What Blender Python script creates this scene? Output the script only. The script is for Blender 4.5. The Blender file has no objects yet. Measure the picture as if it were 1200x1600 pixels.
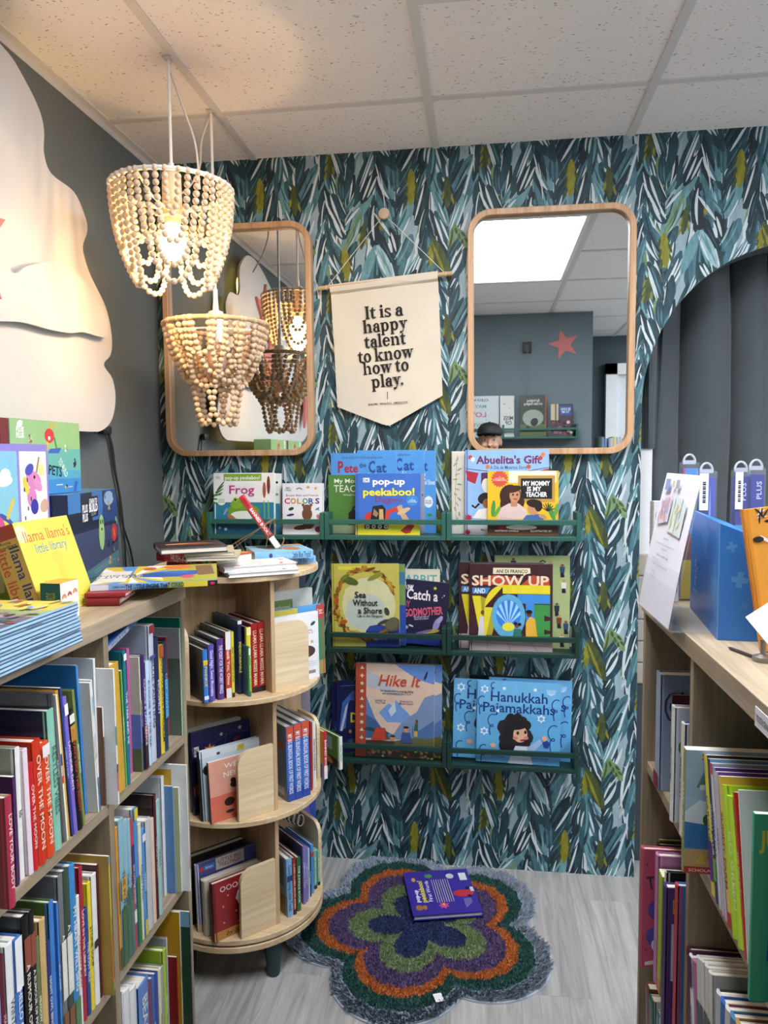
import bpy, bmesh, math, random
from mathutils import Vector, Matrix, Euler
R_ = random.Random(7)
SC = bpy.context.scene
COL = SC.collection
PI = math.pi
def rad(a): return a * PI / 180

# ------------------------------------------------------------------ camera
FPX = 1168.78
CX, CY, CZ = 1.1311, -2.5061, 1.4127
YAW, PITCH, ROLL = -.1367, -.0729, -.0081
CF = Vector((math.sin(YAW) * math.cos(PITCH), math.cos(YAW) * math.cos(PITCH), math.sin(PITCH)))
_r = Vector((math.cos(YAW), -math.sin(YAW), 0)); _u = _r.cross(CF)
CR = math.cos(ROLL) * _r + math.sin(ROLL) * _u
CU = -math.sin(ROLL) * _r + math.cos(ROLL) * _u
CC = Vector((CX, CY, CZ))
cd = bpy.data.cameras.new('camera')
cam = bpy.data.objects.new('camera', cd); COL.objects.link(cam)
cam.matrix_world = Matrix(((CR.x, CU.x, -CF.x, CX), (CR.y, CU.y, -CF.y, CY), (CR.z, CU.z, -CF.z, CZ), (0, 0, 0, 1)))
cd.sensor_fit = 'HORIZONTAL'; cd.sensor_width = 36; cd.lens = 36 * FPX / 1200
cd.clip_start = .02
SC.camera = cam
def ray(px, py): return CF + CR * ((px - 600) / FPX) - CU * ((py - 800) / FPX)
def at(px, py, ax, v):
    """point of the view ray through a measured pixel on a known plane of the room"""
    d = ray(px, py); i = 'XYZ'.index(ax); t = (v - CC[i]) / d[i]
    return CC + d * t
def atp(px, py, p0, n):
    d = ray(px, py); t = (p0 - CC).dot(n) / d.dot(n)
    return CC + d * t
def pix(p):
    d = Vector(p) - CC; z = d.dot(CF)
    return 600 + FPX * d.dot(CR) / z, 800 - FPX * d.dot(CU) / z

# ------------------------------------------------------------------ light and exposure
SC.view_settings.view_transform = 'Standard'; SC.view_settings.look = 'None'
SC.view_settings.gamma = 1; SC.view_settings.use_curve_mapping = False
SC.view_settings.exposure = -0.28
PANEL_W = 30.0          # ceiling troffer emission
BULB_W = 30.0          # warm bulb
FAR_W = 9.0
w = bpy.data.worlds.new('world'); SC.world = w; w.use_nodes = True
w.node_tree.nodes['Background'].inputs[0].default_value = (.72, .80, .96, 1)
w.node_tree.nodes['Background'].inputs[1].default_value = 2.3
SC.cycles.max_bounces = 8; SC.cycles.diffuse_bounces = 5; SC.cycles.glossy_bounces = 4
SC.cycles.transparent_max_bounces = 8; SC.cycles.use_denoising = True
SC.cycles.caustics_reflective = False; SC.cycles.caustics_refractive = False
SC.cycles.sample_clamp_indirect = 6

# ------------------------------------------------------------------ materials
def lin(h):
    h = h.lstrip('#'); o = []
    if len(h) == 3: h = ''.join(c * 2 for c in h)
    for i in (0, 2, 4):
        c = int(h[i:i + 2], 16) / 255
        o.append(c / 12.92 if c <= .04045 else ((c + .055) / 1.055) ** 2.4)
    return (*o, 1)
MATS = {}
def M(h, rough=.5, var=.05, metal=0, scale=30, bump=0, sheen=0, coat=0):
    k = (h, rough, var, metal, scale, bump, sheen, coat)
    if k in MATS: return MATS[k]
    m = bpy.data.materials.new('paint_' + h.strip('#')); m.use_nodes = True
    nt = m.node_tree; b = nt.nodes['Principled BSDF']
    b.inputs['Roughness'].default_value = rough; b.inputs['Metallic'].default_value = metal
    if sheen: b.inputs['Sheen Weight'].default_value = sheen
    if coat: b.inputs['Coat Weight'].default_value = coat; b.inputs['Coat Roughness'].default_value = .15
    tc = nt.nodes.new('ShaderNodeTexCoord'); no = nt.nodes.new('ShaderNodeTexNoise')
    no.inputs['Scale'].default_value = scale; no.inputs['Detail'].default_value = 2
    nt.links.new(tc.outputs['Object'], no.inputs['Vector'])
    cr = nt.nodes.new('ShaderNodeValToRGB'); c = lin(h)
    cr.color_ramp.elements[0].color = (*[x * (1 - var) for x in c[:3]], 1); cr.color_ramp.elements[0].position = .3
    cr.color_ramp.elements[1].color = (*[min(1, x * (1 + var)) for x in c[:3]], 1); cr.color_ramp.elements[1].position = .7
    nt.links.new(no.outputs['Fac'], cr.inputs['Fac']); nt.links.new(cr.outputs['Color'], b.inputs['Base Color'])
    if bump:
        bp = nt.nodes.new('ShaderNodeBump'); bp.inputs['Strength'].default_value = bump; bp.inputs['Distance'].default_value = .004
        nt.links.new(no.outputs['Fac'], bp.inputs['Height']); nt.links.new(bp.outputs['Normal'], b.inputs['Normal'])
    MATS[k] = m
    return m
def newmat(name):
    m = bpy.data.materials.new(name); m.use_nodes = True
    nt = m.node_tree; return m, nt, nt.nodes['Principled BSDF'], (lambda a, b: nt.links.new(a, b))
def emit(name, h, s):
    m, nt, b, L = newmat(name)
    b.inputs['Base Color'].default_value = lin(h); b.inputs['Emission Color'].default_value = lin(h)
    b.inputs['Emission Strength'].default_value = s
    return m
def wood(name, dark, light, axis='X', sc=1.0, rough=.5, fine=60, knots=False):
    """grain stretched along the object axis given"""
    m, nt, b, L = newmat(name)
    tc = nt.nodes.new('ShaderNodeTexCoord'); mp = nt.nodes.new('ShaderNodeMapping')
    s = [28 * sc] * 3; s['XYZ'.index(axis)] = 1.6 * sc
    mp.inputs['Scale'].default_value = s
    L(tc.outputs['Object'], mp.inputs['Vector'])
    n1 = nt.nodes.new('ShaderNodeTexNoise'); n1.inputs['Scale'].default_value = 1; n1.inputs['Detail'].default_value = 6
    n1.inputs['Roughness'].default_value = .65; n1.inputs['Distortion'].default_value = .6
    L(mp.outputs[0], n1.inputs['Vector'])
    n2 = nt.nodes.new('ShaderNodeTexNoise'); n2.inputs['Scale'].default_value = 6; n2.inputs['Detail'].default_value = 3
    L(mp.outputs[0], n2.inputs['Vector'])
    mx = nt.nodes.new('ShaderNodeMath'); mx.operation = 'MULTIPLY_ADD'; mx.inputs[1].default_value = .35
    L(n2.outputs['Fac'], mx.inputs[0]); L(n1.outputs['Fac'], mx.inputs[2])
    cr = nt.nodes.new('ShaderNodeValToRGB')
    cr.color_ramp.elements[0].position = .48; cr.color_ramp.elements[0].color = lin(dark)
    cr.color_ramp.elements[1].position = .82; cr.color_ramp.elements[1].color = lin(light)
    L(mx.outputs[0], cr.inputs['Fac']); L(cr.outputs['Color'], b.inputs['Base Color'])
    b.inputs['Roughness'].default_value = rough
    return m
# ------------------------------------------------------------------ mesh builder
class MB:
    def __init__(self): self.v = []; self.f = []; self.m = []; self.s = []; self.ml = []
    def mi(self, m):
        if m not in self.ml: self.ml.append(m)
        return self.ml.index(m)
    def add(self, vs, fs, m, X=None, smooth=False):
        o = len(self.v); i = self.mi(m)
        self.v += [tuple(X @ Vector(p)) if X is not None else tuple(p) for p in vs]
        for f in fs: self.f.append(tuple(o + k for k in f)); self.m.append(i); self.s.append(smooth)
    def box(self, a, b, m, X=None, bev=0):
        x0, y0, z0 = a; x1, y1, z1 = b
        if bev:
            bm = bmesh.new(); bmesh.ops.create_cube(bm, size=1)
            for q in bm.verts: q.co = Vector(((x0 + x1) / 2 + q.co.x * (x1 - x0), (y0 + y1) / 2 + q.co.y * (y1 - y0), (z0 + z1) / 2 + q.co.z * (z1 - z0)))
            bmesh.ops.bevel(bm, geom=bm.edges[:], offset=bev, segments=2, profile=.5, affect='EDGES')
            self.bm(bm, m, X); return
        vs = [(x0, y0, z0), (x1, y0, z0), (x1, y1, z0), (x0, y1, z0), (x0, y0, z1), (x1, y0, z1), (x1, y1, z1), (x0, y1, z1)]
        self.add(vs, [(0, 3, 2, 1), (4, 5, 6, 7), (0, 1, 5, 4), (1, 2, 6, 5), (2, 3, 7, 6), (3, 0, 4, 7)], m, X)
    def bm(self, bm, m, X=None, smooth=False):
        bm.verts.index_update()
        self.add([q.co.copy() for q in bm.verts], [[q.index for q in f.verts] for f in bm.faces], m, X, smooth); bm.free()
    def prism(self, pts, z0, z1, m, X=None, smooth=False):
        """outline in local XY extruded along local Z"""
        n = len(pts)
        if sum(pts[i][0] * pts[(i + 1) % n][1] - pts[(i + 1) % n][0] * pts[i][1] for i in range(n)) < 0: pts = pts[::-1]
        vs = [(p[0], p[1], z0) for p in pts] + [(p[0], p[1], z1) for p in pts]
        self.add(vs, [tuple(range(n))[::-1], tuple(range(n, 2 * n))], m, X)
        self.add(vs, [(i, (i + 1) % n, n + (i + 1) % n, n + i) for i in range(n)], m, X, smooth)
    def tube(self, pts, r, m, n=10, cap=True, X=None, closed=False):
        pts = [Vector(p) for p in pts]; rr = r if isinstance(r, (list, tuple)) else [r] * len(pts)
        vs = []; N = len(pts); up = None
        for i, p in enumerate(pts):
            a = pts[(i - 1) % N] if (closed or i) else p; b = pts[(i + 1) % N] if (closed or i < N - 1) else p
            t = (b - a).normalized()
            if up is None:
                up = Vector((0, 0, 1)) if abs(t.z) < .9 else Vector((1, 0, 0))
            s = t.cross(up).normalized(); up = s.cross(t).normalized()
            for k in range(n):
                g = 2 * PI * k / n; vs.append(p + (s * math.cos(g) + up * math.sin(g)) * rr[i])
        fs = []
        for i in range(N if closed else N - 1):
            j = (i + 1) % N
            for k in range(n): fs.append((i * n + k, i * n + (k + 1) % n, j * n + (k + 1) % n, j * n + k))
        self.add(vs, fs, m, X, True)
        if cap and not closed:
            self.add(vs[:n], [tuple(range(n))], m, X); self.add(vs[-n:], [tuple(range(n))[::-1]], m, X)
    def lathe(self, prof, m, n=32, X=None, smooth=True):
        vs = []; k = len(prof)
        for i in range(n):
            a = 2 * PI * i / n
            for r, z in prof: vs.append((r * math.cos(a), r * math.sin(a), z))
        fs = [(i * k + j, ((i + 1) % n) * k + j, ((i + 1) % n) * k + j + 1, i * k + j + 1) for i in range(n) for j in range(k - 1)]
        self.add(vs, fs, m, X, smooth)
    def build(self, name, parent=None, bevel=0, loc=None):
        me = bpy.data.meshes.new(name); me.from_pydata(self.v, [], self.f)
        for q in self.ml: me.materials.append(q)
        me.polygons.foreach_set('material_index', self.m); me.polygons.foreach_set('use_smooth', self.s)
        me.update()
        if any(self.s): me.set_sharp_from_angle(angle=rad(40))
        o = bpy.data.objects.new(name, me); COL.objects.link(o)
        if parent: o.parent = parent
        if loc is not None: o.location = loc
        if bevel:
            b = o.modifiers.new('bevel', 'BEVEL'); b.width = bevel; b.segments = 2; b.limit_method = 'ANGLE'
        return o
def tag(o, label, cat, group=None, kind=None):
    o['label'] = label; o['category'] = cat
    if group: o['group'] = group
    if kind: o['kind'] = kind
    return o
def empty(name, X=None):
    o = bpy.data.objects.new(name, None); COL.objects.link(o); o.empty_display_size = .05
    if X is not None: o.matrix_world = X
    return o
def T(x, y, z): return Matrix.Translation((x, y, z))
def RZ(a): return Matrix.Rotation(a, 4, 'Z')
def RX(a): return Matrix.Rotation(a, 4, 'X')
def RY(a): return Matrix.Rotation(a, 4, 'Y')
def struct(o): o['kind'] = 'structure'; return o

# ------------------------------------------------------------------ lettering (built-in font turned into mesh)
TXT = {}
def glyphs(s, bold=0.0, shear=0.0, sp=1.0, res=2):
    k = (s, bold, shear, sp, res)
    if k in TXT: return TXT[k]
    c = bpy.data.curves.new('t', 'FONT'); c.body = s; c.size = 1; c.offset = bold; c.shear = shear
    c.space_character = sp; c.space_line = .85; c.resolution_u = res; c.align_x = 'CENTER'; c.fill_mode = 'FRONT'
    o = bpy.data.objects.new('t', c); me = bpy.data.meshes.new_from_object(o)
    vs = [(q.co.x, q.co.y) for q in me.vertices]; fs = [tuple(p.vertices) for p in me.polygons]
    bpy.data.objects.remove(o); bpy.data.curves.remove(c); bpy.data.meshes.remove(me)
    if vs:
        x0 = min(q[0] for q in vs); x1 = max(q[0] for q in vs); y0 = min(q[1] for q in vs); y1 = max(q[1] for q in vs)
    else: x0 = x1 = y0 = y1 = 0
    # make sure faces point to +z
    out = []
    for f in fs:
        a = sum(vs[f[i]][0] * vs[f[(i + 1) % len(f)]][1] - vs[f[(i + 1) % len(f)]][0] * vs[f[i]][1] for i in range(len(f)))
        out.append(f if a > 0 else f[::-1])
    TXT[k] = (vs, out, x0, x1, y0, y1)
    return TXT[k]
def ell(cx, cy, rx, ry, n=24, rot=0, a0=0, a1=360):
    o = []; full = a1 - a0 >= 360; c, s = math.cos(rot), math.sin(rot)
    for i in range(n if full else n + 1):
        a = rad(a0 + (a1 - a0) * i / n); x, y = rx * math.cos(a), ry * math.sin(a)
        o.append((cx + x * c - y * s, cy + x * s + y * c))
    return o
def star(cx, cy, r, n=5, k=.45, rot=90):
    return [(cx + (r if i % 2 == 0 else r * k) * math.cos(rad(rot + 180 * i / n)), cy + (r if i % 2 == 0 else r * k) * math.sin(rad(rot + 180 * i / n))) for i in range(2 * n)]
def clip01(P):
    for ax, lim, sg in ((0, 0, 1), (0, 1, -1), (1, 0, 1), (1, 1, -1)):
        O = []; n = len(P)
        for i in range(n):
            a, b = P[i], P[(i + 1) % n]; da, db = (a[ax] - lim) * sg, (b[ax] - lim) * sg
            if da >= 0: O.append(a)
            if (da >= 0) != (db >= 0):
                t = da / (da - db); O.append((a[0] + (b[0] - a[0]) * t, a[1] + (b[1] - a[1]) * t))
        P = O
        if not P: break
    return P
class Face:
    """a flat printed face: art items in 0..1 units on a W x H rectangle; frame X maps (u, v, out) to the object"""
    def __init__(self, mb, X, W, H): self.mb, self.X, self.W, self.H, self.k = mb, X, W, H, 0
    def poly(self, pts, col, rough=.4):
        pts = clip01(pts)
        if len(pts) < 3: return
        self.k += 1; z = .0002 + .00002 * self.k
        P = [(p[0] * self.W, p[1] * self.H) for p in pts]
        a = sum(P[i][0] * P[(i + 1) % len(P)][1] - P[(i + 1) % len(P)][0] * P[i][1] for i in range(len(P)))
        if a < 0: P = P[::-1]
        self.mb.add([(x, y, z) for x, y in P], [tuple(range(len(P)))], M(col, rough), self.X)
    def draw(self, art):
        asp = self.W / self.H
        for it in art:
            k = it[0]
            if k == 'r': _, a, b, c, d, col = it; self.poly([(a, b), (c, b), (c, d), (a, d)], col)
            elif k == 'p': self.poly(it[1], it[2])
            elif k == 'e':
                _, a, b, rx, ry, col = it[:6]; self.poly(ell(a, b, rx, ry, 20), col)
            elif k == 'el':     # tilted ellipse, radii in units of width
                _, a, b, rx, ry, rot, col = it
                self.poly([(a + x, b + y * asp) for x, y in ell(0, 0, rx, ry, 18, rad(rot))], col)
            elif k == 's':
                _, a, b, r, n, kk, col = it[:7]; self.poly([(a + x, b + y * asp) for x, y in star(0, 0, r, n, kk, it[7] if len(it) > 7 else 90)], col)
            elif k == 'ln':     # poly-line of given width (in width units)
                _, pts, wd, col = it
                L = []; Rr = []
                pts = [(min(.99, max(.01, p[0])), min(.99, max(.01, p[1]))) for p in pts]; P = [(p[0], p[1] / asp) for p in pts]
                for i, p in enumerate(P):
                    q0 = P[max(0, i - 1)]; q1 = P[min(len(P) - 1, i + 1)]
                    dx, dy = q1[0] - q0[0], q1[1] - q0[1]; l = math.hypot(dx, dy) or 1
                    L.append((p[0] - dy / l * wd / 2, (p[1] + dx / l * wd / 2) * asp)); Rr.append((p[0] + dy / l * wd / 2, (p[1] - dx / l * wd / 2) * asp))
                self.k += 1; z = .0002 + .00002 * self.k; n = len(pts)
                vs = [(x * self.W, y * self.H, z) for x, y in Rr + L]
                self.mb.add(vs, [(i, i + 1, n + i + 1, n + i) for i in range(n - 1)], M(col, .4), self.X)
            elif k == 't':      # text: centre u, v, height of capitals (in H units), colour, max width (in W), bold, rotation, shear
                _, s, a, b, h, col = it[:6]; o = it[6] if len(it) > 6 else {}
                self.text(s, a, b, h, col, **o)
    def text(self, s, a, b, h, col, w=.9, bold=.01, rot=0, sh=0, sp=1.0, fit=False, shadow=None):
        vs, fs, x0, x1, y0, y1 = glyphs(s, bold, sh, sp)
        if not vs: return
        hh = h * self.H * (1.22 if '\n' not in s else 1.1); sy = hh / .72
        tw = (x1 - x0) * sy; mw = w * (self.W if abs(math.sin(rad(rot))) < .7 else self.H)
        sx = sy * (mw / tw if (tw > mw or fit) else (min(1.28, mw / tw) if w != .9 else 1))
        self.k += 1; z = .0002 + .00002 * self.k
        c, q = math.cos(rad(rot)), math.sin(rad(rot)); xm = (x0 + x1) / 2; ym = .36 if '\n' not in s else (y0 + y1) / 2
        P = [((x - xm) * sx, (y - ym) * sy) for x, y in vs]
        if shadow:
            self.mb.add([(a * self.W + x * c - y * q + hh * .06, b * self.H + x * q + y * c - hh * .06, z - .00001) for x, y in P], fs, M(shadow, .4), self.X)
        self.mb.add([(a * self.W + x * c - y * q, b * self.H + x * q + y * c, z) for x, y in P], fs, M(col, .4), self.X)

# ------------------------------------------------------------------ books
PAGES = None
def pages_mat():
    global PAGES
    if PAGES: return PAGES
    m, nt, b, L = newmat('page_edges')
    tc = nt.nodes.new('ShaderNodeTexCoord'); mp = nt.nodes.new('ShaderNodeMapping'); mp.inputs['Scale'].default_value = (3, 900, 3)
    n = nt.nodes.new('ShaderNodeTexNoise'); n.inputs['Scale'].default_value = 1; n.inputs['Detail'].default_value = 1
    L(tc.outputs['Object'], mp.inputs[0]); L(mp.outputs[0], n.inputs['Vector'])
    cr = nt.nodes.new('ShaderNodeValToRGB'); cr.color_ramp.elements[0].position = .35; cr.color_ramp.elements[1].position = .65
    cr.color_ramp.elements[0].color = lin('#CFC8B6'); cr.color_ramp.elements[1].color = lin('#F1ECDF')
    L(n.outputs['Fac'], cr.inputs[0]); L(cr.outputs[0], b.inputs['Base Color']); b.inputs['Roughness'].default_value = .8
    PAGES = m; return m
def book(label, X, W, H, Tk, cover, spine=None, back=None, art=(), sart=(), bart=(), hard=True, group=None, name='book', cat='book', gloss=.35, board=False, page=None, topart=()):
    """local frame: spine on x=0, front cover faces -y (y=0), back at y=Tk, stands on z=0"""
    spine = spine or cover; back = back or cover
    r = empty(name, X); tag(r, label, cat, group)
    c = MB(); ov = .003 if hard else 0.0; bt = min(.0026, Tk * .2) if hard else min(.0006, Tk * .12)
    mc, ms, mk = M(cover, gloss), M(spine, gloss), M(back, gloss)
    c.box((0, 0, 0), (W, bt, H), mc, bev=bt * .35 if hard else 0)
    c.box((0, Tk - bt, 0), (W, Tk, H), mk, bev=bt * .35 if hard else 0)
    # rounded spine board
    pts = []; n = 6; bul = min(.003, Tk * .18)
    for i in range(n + 1):
        a = i / n; pts.append((-bul * math.sin(PI * a) * (1 if hard else .25), Tk * a))
    pts += [(bt, Tk), (bt, 0)]
    c.prism(pts, 0, H, ms)
    if hard and W > .06:     # hinge groove shown as a slim raised joint strip
        c.box((.004, -.0004, .0005), (.007, 0, H - .0005), ms); c.box((.004, Tk, .0005), (.007, Tk + .0004, H - .0005), ms)
    if art: Face(c, Matrix(((1, 0, 0, 0), (0, 0, -1, 0), (0, 1, 0, 0), (0, 0, 0, 1))), W, H).draw(art)
    if bart: Face(c, Matrix(((-1, 0, 0, W), (0, 0, 1, Tk), (0, 1, 0, 0), (0, 0, 0, 1))), W, H).draw(bart)
    if sart: # u runs down the spine from the top, v across
        off = bul if hard else bul * .25
        Face(c, Matrix(((0, 0, -1, -off), (0, -1, 0, Tk), (-1, 0, 0, H), (0, 0, 0, 1))), H, Tk).draw(sart)
    c.build('cover', r)
    p = MB(); pm = pages_mat() if page is None else M(page, .7)
    p.box((bt, bt, ov), (W - ov, Tk - bt, H - ov), pm)
    p.build('pages', r)
    return r
def spine_title(t, col, h=.42, bold=.012, u=.5, w=.8, extra=()):
    return [('t', t, u, .5, h, col, {'w': w, 'bold': bold})] + list(extra)

# ================================================================== the room
H = 2.414
XE, YO = 4.2, -2.95             # far right side, wall behind the camera
# ---- floor: grey oak planks running towards the camera
def floor_mat():
    m, nt, b, L = newmat('grey_plank_floor')
    tc = nt.nodes.new('ShaderNodeTexCoord'); mp = nt.nodes.new('ShaderNodeMapping')
    mp.inputs['Rotation'].default_value = (0, 0, PI / 2); mp.inputs['Location'].default_value = (.62, 1.476, 0)
    L(tc.outputs['Object'], mp.inputs[0])
    br = nt.nodes.new('ShaderNodeTexBrick'); br.offset = .37; br.inputs['Scale'].default_value = 1
    br.inputs['Brick Width'].default_value = 1.22; br.inputs['Row Height'].default_value = .18
    br.inputs['Mortar Size'].default_value = .0008; br.inputs['Mortar Smooth'].default_value = .3; br.inputs['Bias'].default_value = 0
    br.inputs['Color1'].default_value = (.25, .25, .25, 1); br.inputs['Color2'].default_value = (.8, .8, .8, 1); br.inputs['Mortar'].default_value = (0, 0, 0, 1)
    L(mp.outputs[0], br.inputs['Vector'])
    mg = nt.nodes.new('ShaderNodeMapping'); mg.inputs['Scale'].default_value = (34, 2.2, 1); L(tc.outputs['Object'], mg.inputs[0])
    ad = nt.nodes.new('ShaderNodeVectorMath'); ad.operation = 'ADD'; L(mg.outputs[0], ad.inputs[0])
    sc = nt.nodes.new('ShaderNodeVectorMath'); sc.operation = 'SCALE'; sc.inputs['Scale'].default_value = 9
    L(br.outputs['Color'], sc.inputs[0]); L(sc.outputs[0], ad.inputs[1])
    g = nt.nodes.new('ShaderNodeTexNoise'); g.inputs['Scale'].default_value = 1; g.inputs['Detail'].default_value = 8; g.inputs['Distortion'].default_value = 1.6; g.inputs['Roughness'].default_value = .62
    L(ad.outputs[0], g.inputs['Vector'])
    g2 = nt.nodes.new('ShaderNodeTexNoise'); g2.inputs['Scale'].default_value = .22; g2.inputs['Detail'].default_value = 3; g2.inputs['Distortion'].default_value = 2
    L(ad.outputs[0], g2.inputs['Vector'])
    cr = nt.nodes.new('ShaderNodeValToRGB')
    for p, c in ((.28, '#9A9895'), (.5, '#BAB8B5'), (.7, '#CFCDCA')):
        e = cr.color_ramp.elements.new(p); e.color = lin(c)
    cr.color_ramp.elements.remove(cr.color_ramp.elements[0]); cr.color_ramp.elements.remove(cr.color_ramp.elements[-1])
    L(g.outputs['Fac'], cr.inputs['Fac'])
    mx = nt.nodes.new('ShaderNodeMixRGB'); mx.blend_type = 'MULTIPLY'; mx.inputs[0].default_value = .55
    r2 = nt.nodes.new('ShaderNodeValToRGB'); r2.color_ramp.elements[0].position = .35; r2.color_ramp.elements[0].color = (.7, .7, .7, 1); r2.color_ramp.elements[1].position = .6
    L(g2.outputs['Fac'], r2.inputs['Fac']); L(cr.outputs['Color'], mx.inputs[1]); L(r2.outputs['Color'], mx.inputs[2])
    m2 = nt.nodes.new('ShaderNodeMixRGB'); m2.blend_type = 'MULTIPLY'; m2.inputs[0].default_value = .32
    L(mx.outputs[0], m2.inputs[1]); L(br.outputs['Color'], m2.inputs[2])
    # knots
    vo = nt.nodes.new('ShaderNodeTexVoronoi'); vo.inputs['Scale'].default_value = 2.2; L(tc.outputs['Object'], vo.inputs['Vector'])
    kr = nt.nodes.new('ShaderNodeValToRGB'); kr.color_ramp.elements[0].position = .02; kr.color_ramp.elements[0].color = (.28, .26, .24, 1); kr.color_ramp.elements[1].position = .09; kr.color_ramp.elements[1].color = (1, 1, 1, 1)
    L(vo.outputs['Distance'], kr.inputs['Fac'])
    m3 = nt.nodes.new('ShaderNodeMixRGB'); m3.blend_type = 'MULTIPLY'; m3.inputs[0].default_value = .75
    L(m2.outputs[0], m3.inputs[1]); L(kr.outputs[0], m3.inputs[2]); L(m3.outputs[0], b.inputs['Base Color'])
    b.inputs['Roughness'].default_value = .42
    return m
mb = MB(); mb.box((-.1, -4.2, -.06), (XE, .9, 0), floor_mat()); struct(mb.build('floor'))

# ---- walls
GREY = M('#5F6666', .7, .03, scale=8)
GREYD = M('#4A565D', .7, .03, scale=8)
WHITE = M('#E6E6E4', .5, .02)
mb = MB(); mb.box((-.1, -4.2, 0), (0, .1, H + .1), GREY); struct(mb.build('wall_left'))
mb = MB(); mb.box((0, YO - .1, 0), (1.86, YO, H + .1), M('#66747A', .7, .03, scale=8)); mb.box((1.76, -4.1, 0), (1.86, YO - .1, H + .1), GREYD); struct(mb.build('wall_front'))
mb = MB(); mb.box((1.86, -4.2, 0), (XE, -4.1, H + .1), GREYD); struct(mb.build('wall_recess'))
RW = M('#B9BEC0', .7, .03, scale=8); mb = MB(); mb.box((XE, -4.2, 0), (XE + .1, .9, .35), RW); mb.box((XE, -4.2, 2.3), (XE + .1, .9, H + .1), RW); mb.box((XE, -4.2, .35), (XE + .1, -3.9, 2.3), RW); mb.box((XE, .5, .35), (XE + .1, .9, 2.3), RW); struct(mb.build('wall_right'))  # unseen side wall; its opening is added so world light brightens the ceiling
mb = MB()
for y in (-3.9, -2.45, -1.0, .46): mb.box((XE + .02, y, .35), (XE + .08, y + .04, 2.3), WHITE)
struct(mb.build('added_light_opening'))  # bars across the added light opening, out of view

# ---- papered back wall with an arched opening
ACX, ACZ, ARX, ARZ = 2.075, 1.57, .452, .492
wl = [(0, 0), (ACX - ARX, 0)] + [(ACX + ARX * math.cos(rad(a)), ACZ + ARZ * math.sin(rad(a))) for a in range(180, -1, -5)] + [(ACX + ARX, 0), (XE, 0), (XE, H + .1), (0, H + .1)]
def wall_shape(mb, pts, y0, y1, m):
    n = len(pts)
    vs = [(x, y0, z) for x, z in pts] + [(x, y1, z) for x, z in pts]
    mb.add(vs, [tuple(range(n)), tuple(range(n, 2 * n))[::-1]] + [(i, n + i, n + (i + 1) % n, (i + 1) % n) for i in range(n)], m)
def leaf_mat(h, amount=.22):
    """watercolour pigment: uneven strength along the stroke"""
    m, nt, b, L = newmat('pigment_' + h.strip('#'))
    tc = nt.nodes.new('ShaderNodeTexCoord'); mp = nt.nodes.new('ShaderNodeMapping'); mp.inputs['Scale'].default_value = (70, 1, 22)
    n = nt.nodes.new('ShaderNodeTexNoise'); n.inputs['Scale'].default_value = 1; n.inputs['Detail'].default_value = 3; n.inputs['Distortion'].default_value = .8
    L(tc.outputs['Object'], mp.inputs[0]); L(mp.outputs[0], n.inputs['Vector'])
    cr = nt.nodes.new('ShaderNodeValToRGB'); c = lin(h)
    cr.color_ramp.elements[0].position = .35; cr.color_ramp.elements[0].color = (*[x * (1 - amount) for x in c[:3]], 1)
    cr.color_ramp.elements[1].position = .7; cr.color_ramp.elements[1].color = (*[min(1, x * (1 + amount * 1.3) + .004) for x in c[:3]], 1)
    L(n.outputs['Fac'], cr.inputs[0]); L(cr.outputs[0], b.inputs['Base Color']); b.inputs['Roughness'].default_value = .6
    return m
PAL = {k: leaf_mat(v, a) for k, v, a in (('base', '#8FA4AA', .1), ('ink', '#0A242C', .3), ('dark', '#193C46', .3), ('deep', '#28505A', .3), ('mid', '#426C75', .25), ('soft', '#638F95', .2), ('pale', '#93B3B8', .12), ('white', '#C4CFD1', .05), ('olive', '#7D7B18', .2), ('moss', '#3E4A1C', .3), ('sage', '#6C8A60', .2))}
def leaf(x, z, ang, ln, wd, bend=0, p=.55, skew=0):
    """brush stroke outline from its root; ang measured from straight up"""
    n = 6; L_, Rr = [], []
    for i in range(n + 1):
        t = i / n; a = ang + bend * t
        # integrate the centre line
        cx = x + ln * (t * math.sin(ang + bend * t * .5)); cz = z + ln * (t * math.cos(ang + bend * t * .5))
        wv = wd * .5 * (max(0, math.sin(PI * (t * .96 + .02))) ** p)
        L_.append((cx - wv * math.cos(a), cz + wv * math.sin(a))); Rr.append((cx + wv * math.cos(a), cz - wv * math.sin(a)))
    return L_ + Rr[::-1]
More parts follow.
